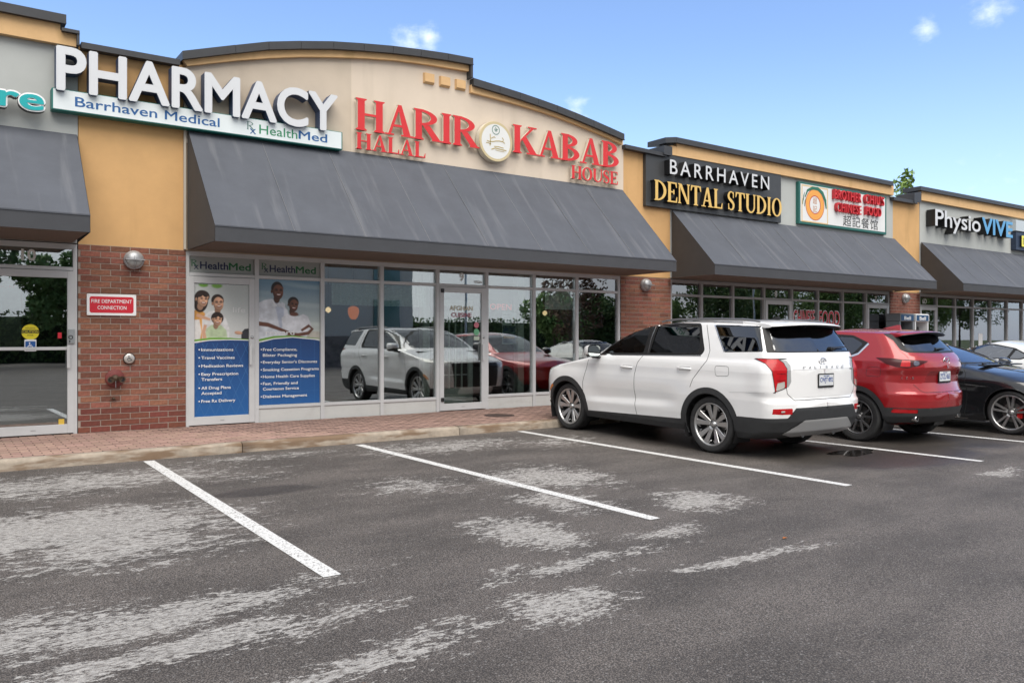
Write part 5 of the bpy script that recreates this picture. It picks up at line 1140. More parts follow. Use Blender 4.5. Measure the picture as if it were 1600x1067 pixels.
on = empty('neon_sign', (29.9, 13.1, 2.1), label='glowing red OPEN sign in the far right window', cat='neon sign')
def f_on(): flat_text('letters', 'OPEN', 29.62, 30.10, 1.98, 2.28, 13.02, mat('neon_red', (.5, .03, .02), .4, emit=(1, .10, .05), est=1.6), on, bold=.03)
under(on, f_on)
# payphones
def phone(x, label, white):
    m = mat('phone_white', (.66, .68, .70), .5) if white else mat('phone_grey', (.20, .22, .24), .45, metal=.3)
    r = empty('payphone', (x, 12.4, 0), label=label, cat='payphone', group='pair of payphones on the far pier'); w = .36
    b = MB(); b.box(-w, w, -.02, .40, 1.94, 2.16, bev=.02); b.box(-w, -w+.05, .0, .40, 1.2, 1.939); b.box(w-.05, w, .0, .40, 1.2, 1.939); b.box(-w+.051, w-.051, .37, .40, 1.2, 1.939); b.build('hood', m, r)
    b = MB(); b.box(-w+.04, w-.04, -.026, -.021, 1.965, 2.125); b.build('name_panel', mat('phone_navy', (.01, .06, .15), .5), r)
    text_line('Bell', -.17, 1.99, .10, .34, -.029, M_pwhite, r, bold=.02)
    b = MB(); b.box(-.2, .2, .2, .36, 1.3, 1.8, bev=.02); b.build('phone_set', M_black, r); b = MB(); b.tube([(-.12, .17, 1.42), (-.13, .15, 1.55), (-.12, .17, 1.7)], [.03, .02, .03], 8); b.build('handset', M_black, r)
    b = MB(); b.tube([(0, .3, .14), (0, .3, 1.2)], .04, 10); b.build('post', M_steel, r)
phone(22.28, 'grey payphone hood, left one of the pair behind the red car', False); phone(23.08, 'white payphone hood, right one of the pair behind the red car', True)
# ------------------------------------------------------------------ cars
def carpaint(name, col, rough=.28, coat=1.0, metal=0.0, dirt=None, flake=.0):
    m = mat(name, col, rough, metal, coat=coat, var=.02, vscale=2, back=(.02, .02, .022), stain=dirt); return m
M_tyre = mat('tyre_rubber', (.022, .022, .023), .78, var=.25, vscale=14, bump=.3, bscale=60)
M_rim = mat('machined_alloy', (.50, .50, .50), .28, metal=.85, var=.06); M_rimd = mat('dark_alloy', (.09, .09, .095), .4, metal=.6); M_disc = mat('brake_disc', (.22, .21, .20), .4, metal=.8)
M_clad = mat('black_cladding', (.028, .029, .031), .62, var=.15, vscale=5); M_gasket = mat('rubber_gasket', (.008, .008, .008), .55); M_gap = mat('panel_gap', (.012, .012, .012), .8)
M_chrome = mat('chrome', (.75, .75, .76), .12, metal=1.0); M_lens = mat('red_lens', (.42, .008, .012), .25, spec=.35, coat=.15, var=.15, vscale=20); M_lensd = mat('dark_lens', (.05, .006, .008), .3, spec=.3); M_lensc = mat('clear_lens', (.45, .43, .40), .15, coat=1.0); M_amb = mat('amber_lens', (.75, .22, .02), .2, coat=1.0)
M_cgl = glass('car_glass', (.42, .46, .45), .07, 1.5); M_cgd = glass('privacy_glass', (.06, .06, .065), .09, 1.5); M_seat = mat('seat_cloth', (.025, .025, .028), .8); M_silver = mat('satin_silver', (.42, .42, .42), .4, metal=.4); M_gblack = mat('gloss_black', (.02, .02, .021), .45, spec=.25)
M_plate = mat('plate_white', (.62, .64, .66), .45); M_pblue2 = mat('plate_blue', (.02, .06, .25), .5)

def rounded(pts, r, n=4):
    o = []; N_ = len(pts)
    rs = r if isinstance(r, (list, tuple)) else [r]*N_
    for i in range(N_):
        p = Vector(pts[i]); a = Vector(pts[i-1]); b = Vector(pts[(i+1) % N_]); rr = rs[i]
        if rr <= 0: o.append(tuple(p)); continue
        u = (a-p); v = (b-p); ra = min(rr, u.length*.45); rb = min(rr, v.length*.45); A = p+u.normalized()*ra; B = p+v.normalized()*rb
        for k in range(n+1): t = k/n; o.append(tuple(A*(1-t)**2+p*2*t*(1-t)+B*t*t))
    return o
class Body:
    def __init__(s, XR, XF, W, Lr, nr, Lf, nf, crown, bulge, ztop, z0=.22, n=(54, 200, 40), dz=.013):
        f = lambda T: (lambda z: np.interp(z, [a[0] for a in T], [a[1] for a in T]))
        s.XR, s.XF, s.W, s.Lr, s.Lf = f(XR), f(XF), f(W), f(Lr), f(Lf); s.nr, s.nf = nr, nf; s.bulge = bulge; s.ztop = ztop
        zz = np.linspace(z0, ztop, 1500); xr, xf = s.XR(zz), s.XF(zz); xs = np.linspace(xr.min(), xf.max(), 700)
        ins = (xs[:, None] >= xr[None]-1e-6) & (xs[:, None] <= xf[None]+1e-6); s.Rx = xs; s.Rz = np.where(ins, zz[None], -1).max(1); s.cT = crown
        cf = f(crown); s.c = cf
        # rows
        rows = [z0]; z = z0; e = 1e-4
        while z < ztop-.0015:
            sl = max(abs(float(s.XR(min(z+e, ztop))-s.XR(z)))/e, abs(float(s.XF(min(z+e, ztop))-s.XF(z)))/e*.5, abs(float(s.W(min(z+e, ztop))-s.W(z)))/e)
            z += max(.0012, dz/math.sqrt(1+sl*sl)); rows.append(min(z, ztop-.001))
        rows = np.array(sorted(set(rows))); s.rows = rows
        def quarter(nq, ex, asp):
            th = np.linspace(0, 1, 2000); y = np.sin(th*math.pi/2)**(2/ex); d = 1-np.cos(th*math.pi/2)**(2/ex); L = np.concatenate([[0], np.cumsum(np.hypot(np.diff(d)*asp, np.diff(y)))]); u = np.linspace(0, L[-1], nq)
            return np.interp(u, L, d), np.interp(u, L, y)
        d1, y1 = quarter(n[0], nr, float(s.Lr(.8))/float(s.W(.8))); d3, y3 = quarter(n[2], nf, float(s.Lf(.8))/float(s.W(.8)))
        m = n[1]; V = []
        for z in rows:
            xr, xf, w = float(s.XR(z)), float(s.XF(z)), float(s.W(z)); L = xf-xr; lr, lf = min(float(s.Lr(z)), .48*L), min(float(s.Lf(z)), .48*L)
            x = np.concatenate([xr+d1*lr, np.linspace(xr+lr, xf-lf, m+2)[1:-1], (xf-d3*lf)[::-1]]); yn = np.concatenate([y1, np.ones(m), y3[::-1]])
            y = s.yy(x, z, yn*w)
            V.append(np.column_stack([x, y, np.full(len(x), z)]))
        V = np.array(V); nr_, nc = V.shape[:2]
        right = V[:, 1:-1][:, ::-1].copy(); right[..., 1] *= -1
        A = np.concatenate([V, right], 1); s.nrow, s.nring = A.shape[:2]; s.V = A.reshape(-1, 3)
        r_, c_ = np.meshgrid(np.arange(s.nrow-1), np.arange(s.nring), indexing='ij'); c2 = (c_+1) % s.nring
        s.F = np.stack([r_*s.nring+c_, (r_+1)*s.nring+c_, (r_+1)*s.nring+c2, r_*s.nring+c2], -1).reshape(-1, 4)
        s.F = s.F[:, ::-1] if s.vol() < 0 else s.F
        s.reg = np.zeros(len(s.F), int); s.names = {0: 'body'}; s.calc()
    def yy(s, x, z, y):
        Rz = np.interp(x, s.Rx, s.Rz); q = np.clip((Rz-z)/s.c(x), 0, 1); C = np.sqrt(np.clip(1-(1-q)**2, 0, 1)); w = np.maximum(s.W(z), .01)
        return y*C+s.bulge(x, z)*np.clip(y/w, 0, 1)**3*C
    def side(s, x, z):
        x = np.asarray(x, float); z = np.asarray(z, float); xr, xf, w = s.XR(z), s.XF(z), s.W(z)
        d = np.clip((x-xr)/s.Lr(z), 0, 1); e = np.clip((xf-x)/s.Lf(z), 0, 1)
        yn = (1-(1-d)**s.nr)**(1/s.nr)*(1-(1-e)**s.nf)**(1/s.nf); return s.yy(x, z, yn*w)
    def contour(s, z):
        xr, w, lr = float(s.XR(z)), float(s.W(z)), float(s.Lr(z)); yn = np.concatenate([np.linspace(0, .9, 60), np.linspace(.9, 1, 81)[1:]])
        d = 1-(1-yn**s.nr)**(1/s.nr); x = np.concatenate([xr+d*lr, xr+lr+np.linspace(.01, 1.2, 60)]); y0 = np.concatenate([yn, np.ones(60)])*w
        zz = np.full(len(x), z); y = s.yy(x, zz, y0); u = (x-xr)-(w-y0); return u, x, y
    def U(s, kind, a, z):
        """unrolled coordinate of a point given as ('S', x, z) on the flank or ('R', y, z) on the tail"""
        u, x, y = s.contour(z)
        if kind == 'S': return (float(np.interp(a, x, u)), z)
        return (float(np.interp(abs(a), y[:120], u[:120])), z)
    def UP(s, pts): return [s.U(*p) for p in pts]
    def vol(s):
        P = s.V[s.F]; c = P.mean(1)-s.V.mean(0); n = np.cross(P[:, 2]-P[:, 0], P[:, 3]-P[:, 1]); return (c*n).sum()
    def calc(s):
        P = s.V[s.F]; s.cen = P.mean(1); n = np.cross(P[:, 2]-P[:, 0], P[:, 3]-P[:, 1]); s.nor = n/(np.linalg.norm(n, axis=1)[:, None]+1e-12)
    def region(s, name, proj, poly, cond=None, over=None, sidesign=0):
        ids = [k for k, v in s.names.items() if v == name]; rid = ids[0] if ids else len(s.names)+1; s.names[rid] = name
        ax = (0, 2) if proj == 'S' else (1, 2)
        a, b = s.cen[:, ax[0]], s.cen[:, ax[1]]; n = s.nor
        if proj == 'U':
            a = s.uof(s.cen); b = s.cen[:, 2]; ok = s.cen[:, 0] < .6
        elif proj == 'S': ok = abs(n[:, 1]) > .22
        elif proj == 'R': ok = n[:, 0] < -.25
        else: ok = n[:, 0] > .12
        if sidesign: ok &= (s.cen[:, 1]*sidesign > 0)
        if cond is not None: ok &= cond(s.cen, n)
        if over is not None: ok &= np.isin(s.reg, over)
        ins = ok & inpoly(a, b, poly)
        # straighten the outline
        cnt_in = np.zeros(len(s.V), bool); cnt_out = np.zeros(len(s.V), bool); cnt_in[s.F[ins].ravel()] = True; cnt_out[s.F[~ins].ravel()] = True
        bd = np.where(cnt_in & cnt_out)[0]
        if len(bd) and proj == 'U':
            px, pz = s.uof(s.V[bd]), s.V[bd, 2]; qx, qz, d = snap(px, pz, poly); k = d < .022
            for i, uu, z in zip(bd[k], qx[k], qz[k]):
                u, x, y = s.contour(z); sg = 1 if s.V[i, 1] >= 0 else -1; s.V[i] = (np.interp(uu, u, x), sg*np.interp(uu, u, y), z)
            s.calc()
        elif len(bd):
            px, pz = s.V[bd, ax[0]], s.V[bd, ax[1]]; qx, qz, d = snap(px, pz, poly); k = d < .03
            i = bd[k]; 
            if proj == 'S':
                y = s.side(qx[k], qz[k]); ch = abs(abs(s.V[i, 1])-y) < .06; ii = i[ch]
                s.V[ii, 0] = qx[k][ch]; s.V[ii, 2] = qz[k][ch]; s.V[ii, 1] = np.sign(s.V[ii, 1])*y[ch]
            else:
                s.V[i, 1] = qx[k]; s.V[i, 2] = qz[k]
            s.calc()
        s.reg[ins] = rid; return rid
    def uof(s, P):
        # invert bulge approximately: flank points count by x alone, tail points by y alone
        xr, w, lr = s.XR(P[:, 2]), s.W(P[:, 2]), s.Lr(P[:, 2]); d = np.clip((P[:, 0]-xr)/lr, 0, 1); yn = (1-(1-d)**s.nr)**(1/s.nr)
        Rz = np.interp(P[:, 0], s.Rx, s.Rz); q = np.clip((Rz-P[:, 2])/s.c(P[:, 0]), 0.02, 1); C = np.sqrt(1-(1-q)**2)
        yb = np.minimum(abs(P[:, 1])/C/w, 1); t = np.clip((d-.12)/.2, 0, 1); yy = yb*(1-t)+yn*t
        return (P[:, 0]-xr)-w*(1-yy)
    def split(s, mats, parent, insets={}, sides=()):
        out_ = {}
        for rid, nm in s.names.items():
            if nm in ('hole',): continue
            sel = s.reg == rid
            if not sel.any(): continue
            groups = [sel]
            if nm.startswith(tuple(sides)) if sides else False: groups = [sel & (s.cen[:, 1] > 0), sel & (s.cen[:, 1] <= 0)]
            for gsel in groups:
                F = s.F[gsel]
                if not len(F): continue
                u, inv = np.unique(F.ravel(), return_inverse=True); V = s.V[u].copy()
                if nm in insets:
                    N_ = np.zeros((len(s.V), 3)); 
                    for k in range(4): np.add.at(N_, s.F[gsel][:, k], s.nor[gsel])
                    N_ = N_[u]; N_ /= np.linalg.norm(N_, axis=1)[:, None]+1e-9; V += N_*insets[nm]
                me = bpy.data.meshes.new(nm); me.vertices.add(len(V)); me.vertices.foreach_set('co', V.astype(np.float32).ravel())
                nf_ = len(F); me.loops.add(nf_*4); me.loops.foreach_set('vertex_index', inv.astype(np.int32)); me.polygons.add(nf_)
                me.polygons.foreach_set('loop_start', np.arange(0, nf_*4, 4, dtype=np.int32)); me.polygons.foreach_set('loop_total', np.full(nf_, 4, np.int32)); me.polygons.foreach_set('use_smooth', np.ones(nf_, bool))
                me.update(calc_edges=True); me.validate(); me.materials.append(mats[nm])
                out_.setdefault(nm, []).append(link_mesh(nm.split('#')[0], me, parent))
        # top cap
        return out_
    def surfR(s, y, z, front=False):
        k = (s.V[:, 0] > .5) if front else (s.V[:, 0] < .6); P = s.V[k]
        if not hasattr(s, '_cache'): s._cache = {}
        d = (P[:, 1]-y)**2+(P[:, 2]-z)**2; o = np.argsort(d)[:24]
        if front: o = o[np.argsort(-P[o, 0])]
        else: o = o[np.argsort(P[o, 0])]
        o = sorted(o, key=lambda q: d[q])[:4]; w = 1/(d[o]+1e-6); return float((P[o, 0]*w).sum()/w.sum())
    def pos(s, proj, a, b, sg=1, lift=.002):
        if proj == 'U':
            u, x, y = s.contour(b); X, Y = np.interp([a-.01, a, a+.01], u, x), np.interp([a-.01, a, a+.01], u, y); n = np.array([-(Y[2]-Y[0]), (X[2]-X[0])]); n /= np.linalg.norm(n)+1e-9
            return (X[1]+n[0]*lift, sg*(Y[1]+n[1]*lift), b)
        if proj == 'S': return (a, sg*(float(s.side(a, b))+lift), b)
        return (s.surfR(a, b, proj == 'F')+(lift if proj == 'F' else -lift), a, b)
    def line(s, parent, name, m, proj, pts, w=.007, lift=.0012, sides=(1, -1), step=.03, closed=False):
        pp = []; P = list(pts)+([pts[0]] if closed else [])
        for p, q in zip(P[:-1], P[1:]):
            L = math.hypot(q[0]-p[0], q[1]-p[1]); n = max(1, int(L/step)); pp += [(p[0]+(q[0]-p[0])*k/n, p[1]+(q[1]-p[1])*k/n) for k in range(n)]
        pp.append(P[-1])
        for sg in (sides if proj in 'SU' else (1,)):
            mb = MB(); Nn = len(pp)
            for i, p in enumerate(pp):
                a = pp[i-1] if (i or not closed) else pp[-2]; b = pp[min(i+1, Nn-1)]
                if i == 0 and not closed: a = p
                d = math.hypot(b[0]-a[0], b[1]-a[1]) or 1; nx, nz_ = -(b[1]-a[1])/d*w/2, (b[0]-a[0])/d*w/2
                for e in (1, 0, -1): mb.v.append(s.pos(proj, p[0]+nx*e, p[1]+nz_*e, sg, lift+(.0008 if e == 0 else 0)))
            for i in range(Nn-1):
                for e in (0, 1): mb.f.append((3*i+e, 3*i+e+1, 3*i+4+e, 3*i+3+e)); mb.m.append(0); mb.sm.append(True)
            mb.build(name, m, parent)

def wheel_meshes(r, w, style, key):
    """axis along local y, outer face towards +y"""
    T = MB(); h = w/2; ri = {'suv': .76, 'cx': .70, 'sport': .80, 'plain': .70}[style]*r
    prof = [(ri, -h*.9), (ri+.012, -h), (r*.93, -h*.98), (r*.985, -h*.80), (r, -h*.55)]
    for k in (-.38, -.12, .12, .38): prof += [(r, h*(k-.035)), (r-.008, h*(k-.02)), (r-.008, h*(k+.02)), (r, h*(k+.035))]
    prof += [(r, h*.55), (r*.985, h*.80), (r*.93, h*.98), (r*.90, h*1.0), (r*.88, h*.985), (ri+.02, h), (ri+.005, h*.93), (ri-.004, h*.80)]
    T.lathe(prof, (0, 0, 0), 'y', 56)
    Q = MB(); Q.lathe([(ri-.004, h*.80), (ri+.004, h*.90), (ri-.006, h*.93), (ri-.018, h*.86), (ri-.024, h*.70)], (0, 0, 0), 'y', 56, 0)
    Q.lathe([(ri-.024, h*.70), (ri-.03, .0), (ri-.03, -h*.8)], (0, 0, 0), 'y', 40, 1); Q.lathe([(0, -h*.2), (ri-.03, -h*.2)], (0, 0, 0), 'y', 32, 3, False)
    Q.lathe([(.06, h*.0), (r*.44, h*.0), (r*.44, -h*.15)], (0, 0, 0), 'y', 40, 2, False)
    hb = h*.55
    Q.lathe([(0, hb+.008), (.026, hb+.008), (.033, hb+.002), (.036, hb-.01), (.075, hb-.022), (.082, hb-.06), (.082, -.02)], (0, 0, 0), 'y', 28, 0)
    for k in range(5): a = R(72*k+126); Q.lathe([(0, .006), (.009, .004), (.010, -.01)], (.055*math.cos(a), hb-.012, .055*math.sin(a)), 'y', 8, 1)
    def bar(a0, r0, a1, r1, w0, w1, y0, y1, th=.045, m_=0, ms=1):
        A = Vector((r0*math.cos(a0), 0, r0*math.sin(a0))); B = Vector((r1*math.cos(a1), 0, r1*math.sin(a1))); d = (B-A).normalized(); nrm = Vector((-d.z, 0, d.x))
        f = [A+nrm*w0/2, A-nrm*w0/2, B-nrm*w1/2, B+nrm*w1/2]; ys = [y0, y0, y1, y1]
        fv = [(p.x, y, p.z) for p, y in zip(f, ys)]; bv = [(p.x, y-th, p.z) for p, y in zip(f, ys)]
        cen = sum((Vector(v) for v in fv), Vector())/4; e = .80
        iv = [tuple(cen+(Vector(v)-cen)*e+Vector((0, .0, 0))) for v in fv]; ov = [(v[0], v[1]-.006, v[2]) for v in fv]
        Q.add(iv, [(0, 1, 2, 3)], m_); Q.add(iv+ov, [(i, 4+i, 4+(i+1) % 4, (i+1) % 4) for i in range(4)], m_); Q.add(ov+bv, [(i, 4+i, 4+(i+1) % 4, (i+1) % 4) for i in range(4)], ms)
    ro = ri-.012
    for k in range(5):
        a = R(90+72*k)
        if style == 'suv':
            for sgn in (-1, 1): bar(a+sgn*R(12), .05, a+sgn*R(14.5), ro, .042, .082, hb-.006, h*.78)
            bar(a, .07, a, ro*.62, .035, .012, hb-.014, h*.5, .03, 1, 1)
            for sgn in (-1, 1): bar(a+sgn*R(31), ro*.78, a+sgn*R(20), ro, .012, .016, h*.60, h*.70, .03, 0, 1)
        elif style == 'cx':
            for sgn in (-1, 1): bar(a, .05, a+sgn*R(16), ro, .036, .03, hb-.004, h*.74, .04, 0 if sgn > 0 else 0, 1)
        elif style == 'sport':
            for sgn in (-1, 1): bar(a+sgn*R(12), .05, a+sgn*R(11), ro, .030, .040, hb-.004, h*.78, .04, 0, 0)
        else:
            for sgn in (-1, 1): bar(a+sgn*R(4), .05, a+sgn*R(13), ro, .034, .034, hb-.004, h*.74, .04, 0, 1)
    return T.mesh('tyre', M_tyre), Q.mesh('rim', [M_rim if style != 'cx' else mat('grey_alloy', (.16, .16, .165), .35, metal=.7), M_rimd, M_disc, M_black])
def wheels(root, xs, track, r, w, style):
    tm, rm = wheel_meshes(r, w, style, root.name)
    for x in xs:
        for sg in (1, -1):
            e = bpy.data.objects.new('wheel', None); COL.objects.link(e); e.parent = root; e.location = (x, sg*(track-w/2), r); e.rotation_euler = (0, 0, 0 if sg > 0 else math.pi)
            link_mesh('tyre', tm, e); link_mesh('rim', rm, e)
            if style == 'sport':
                b = MB(); b.box(-.17, -.09, -.01, .05, -.09, .09, bev=.015); b.build('brake_caliper', mat('caliper_red', (.45, .012, .012), .35, coat=1), e)
def liners(root, xs, rad, yin, yout):
    for x in xs:
        for sg in (1, -1):
            b = MB(); n = 20; v = []
            for k in range(n+1):
                t = R(-25+230*k/n); v += [(x+rad*math.cos(t), sg*yin, .36+rad*math.sin(t)), (x+rad*math.cos(t), sg*yout, .36+rad*math.sin(t))]
            b.add(v, [(2*k, 2*k+1, 2*k+3, 2*k+2) for k in range(n)]); b.add([v[2*k] for k in range(n+1)], [tuple(range(n+1))]); b.build('wheel_arch_liner', M_black, root)
def seats(root, rows, zb, w=.36, top=1.22, hr=.16, ys=(.40, -.40)):
    for x in rows:
        for y in ys:
            b = MB(); b.box(x-.06, x+.50, y-w*.68, y+w*.68, zb, zb+.18, bev=.05)
            v = [(x-.14, top), (x-.02, top), (x+.10, zb+.15), (x-.08, zb+.15)]
            q = MB(); 
            pts = [(p[0], y-w*.62, p[1]) for p in v]+[(p[0], y+w*.62, p[1]) for p in v]; b.add(pts, [(0, 1, 2, 3), (7, 6, 5, 4), (0, 4, 5, 1), (1, 5, 6, 2), (2, 6, 7, 3), (3, 7, 4, 0)])
            b.box(x-.19, x-.08, y-.13, y+.13, top+.03, top+.03+hr, bev=.03); b.box(x-.15, x-.13, y-.05, y+.05, top-.01, top+.04); b.build('seat', M_seat, root)
def steering(root, x, y, z):
    b = MB(); n = 24; pts = [(x-.10*math.sin(R(25))*math.cos(t)*1.7, y+.185*math.sin(t), z+.17*math.cos(t)) for t in [2*math.pi*k/n for k in range(n+1)]]; b.tube(pts, .016, 8, caps=False)
    b.box(x-.02, x+.06, y-.15, y+.15, z-.02, z+.02, bev=.008); b.tube([(x+.05, y, z), (x+.3, y, z-.12)], .03, 8); b.build('steering_wheel', M_black, root)
def mirror(root, x, y, z, sg, m, s=1.0):
    b = MB(); L, Wd, Hh = .13*s, .23*s, .165*s
    for k in range(7):
        u = k/6; sc = math.sqrt(max(0.0, 1-(u*.95)**2)); b.v += [(x-.05+L*u*1.2, sg*(y+.10+Wd/2)+sg*Wd/2*c_*sc, z+Hh/2*d_*sc) for c_, d_ in [(math.copysign(abs(math.cos(t))**.55, math.cos(t)), math.copysign(abs(math.sin(t))**.55, math.sin(t))) for t in [2*math.pi*j/16 for j in range(16)]]]
    for k in range(6):
        for j in range(16): b.f.append((k*16+j, k*16+(j+1) % 16, (k+1)*16+(j+1) % 16, (k+1)*16+j)); b.m.append(1 if z+0 and math.sin(2*math.pi*(j+.5)/16) < -.55 else 0); b.sm.append(True)
    b.f.append(tuple(6*16+j for j in range(16))); b.m.append(0); b.sm.append(True)
    o = b.build('side_mirror', [m, M_clad], root)
    g = MB(); P = [(x-.052, sg*(y+.10+Wd/2)+sg*Wd/2*.90*c_, z+Hh/2*.88*d_) for c_, d_ in [(math.copysign(abs(math.cos(t))**.55, math.cos(t)), math.copysign(abs(math.sin(t))**.55, math.sin(t))) for t in [2*math.pi*j/20 for j in range(20)]]]
    g.add(P, [tuple(range(20))]); g.build('mirror_glass', mat('mirror_silver', (.6, .65, .65), .04, metal=1.0), o)
    f = MB(); f.box(x-.03, x+.05, sg*(y-.03), sg*(y+.16), z-Hh*.62, z-Hh*.46, bev=.01); f.box(x-.03, x+.05, sg*(y+.13), sg*(y+.20), z-Hh*.60, z-Hh*.3, bev=.01); f.build('mirror_foot', M_clad, o)
def handle(B, root, x0, x1, z, m, sides=(1, -1)):
    for sg in sides:
        b = MB(); xm = (x0+x1)/2; pts = [(x0+.012, sg*(float(B.side(x0, z))+.004), z), (x0+.03, sg*(float(B.side(x0, z))+.030), z+.002), (xm, sg*(float(B.side(xm, z))+.038), z+.004), (x1-.03, sg*(float(B.side(x1, z))+.030), z+.004), (x1-.012, sg*(float(B.side(x1, z))+.004), z+.002)]
        b.tube(pts, [.012, .014, .015, .014, .012], 8); b.build('door_handle', m, root)
        c = MB(); o = rounded([(x0+.02, z-.03), (x1-.03, z-.03), (x1-.03, z+.028), (x0+.02, z+.028)], .02); c.v = [(p[0], sg*(float(B.side(p[0], p[1]))+.0008), p[1]) for p in o]; c.f = [tuple(range(len(o)))]; c.m = [0]; c.sm = [False]; c.build('handle_recess_shade', mat('recess_shade_' + m.name, tuple(.55*k for k in m.node_tree.nodes['Principled BSDF'].inputs['Base Color'].default_value[:3]), .4), root)  # flat patch of darkened paint stands in for the shade behind the handle
def rear_text(root, body, y0, y1, z0, z1, x, m, name='lettering', bold=.0, tilt=0, nz_=-1, depth=.002, spacing=1.0, parent_mesh=None):
    """text on a face looking towards local -x: reads left to right from behind, so it runs from +y to -y"""
    me = text_mesh(body, 1.0, bold, 3, spacing); a = mverts(me); mn, mx = a.min(0), a.max(0)
    xx = np.where(a[:, 2] > 0, -depth-(a[:, 2]-.5)*.04, 0)
    zz = z0+(a[:, 1]-mn[1])*(z1-z0)/(mx[1]-mn[1]); xo = x(zz) if callable(x) else x
    b = np.column_stack([xo+xx, y1-(a[:, 0]-mn[0])*(y1-y0)/(mx[0]-mn[0]), zz]); setverts(me, b)
    me.materials.clear(); me.materials.append(m); return link_mesh(name, me, parent_mesh or root)
def plate(root, x, yc, zc, text, w=.305, h=.155, tilt=0, frame=M_gblack, under_='YOURS TO DISCOVER'):
    b = MB(); b.box(x-.012, x, yc-w/2-.012, yc+w/2+.012, zc-h/2-.014, zc+h/2+.012, bev=.004); o = b.build('licence_plate', frame, root)
    c = MB(); c.box(x-.0145, x-.0125, yc-w/2, yc+w/2, zc-h/2+.012, zc+h/2-.004); c.build('plate_face', M_plate, o)
    rear_text(root, text, yc-w/2+.015, yc+w/2-.015, zc-.038, zc+.040, x-.0148, M_pblue2, bold=.02, depth=.001, parent_mesh=o)
    rear_text(root, 'ONTARIO', yc-.06, yc+.06, zc+.050, zc+.066, x-.0148, M_pblue2, bold=.02, depth=.001, parent_mesh=o); return o
def blade(root, pts, m=M_black, r=.011, name='rear_wiper'):
    b = MB(); b.tube(pts, [r*1.5]+[r]*(len(pts)-2)+[r*.5], 6); b.build(name, m, root)
PITCH = math.atan(SL)
def sm(a, b, x): t = np.clip((x-a)/(b-a), 0, 1); return t*t*(3-2*t)
def circ(cx, cz, r, n=40): return [(cx+r*math.cos(2*math.pi*k/n), cz+r*math.sin(2*math.pi*k/n)) for k in range(n)]
def mir(P): return [(-y, z) for y, z in P]
def arch_lip(B, root, cx, cz, r, m, w=.006, a0=-20, a1=200, name='arch_lip'):
    pts = [(cx+r*math.cos(R(a0+(a1-a0)*k/36)), cz+r*math.sin(R(a0+(a1-a0)*k/36))) for k in range(37)]
    for sg in (1, -1):
        b = MB(); b.tube([B.pos('S', p[0], p[1], sg, -.006) for p in pts], w, 6); b.build(name, m, root)
def underbody(root, x0, x1, w, m=M_dark, z=(.22, .75)):
    b = MB(); b.box(x0, x1, -w, w, z[0], z[1]); b.build('underbody', m, root)
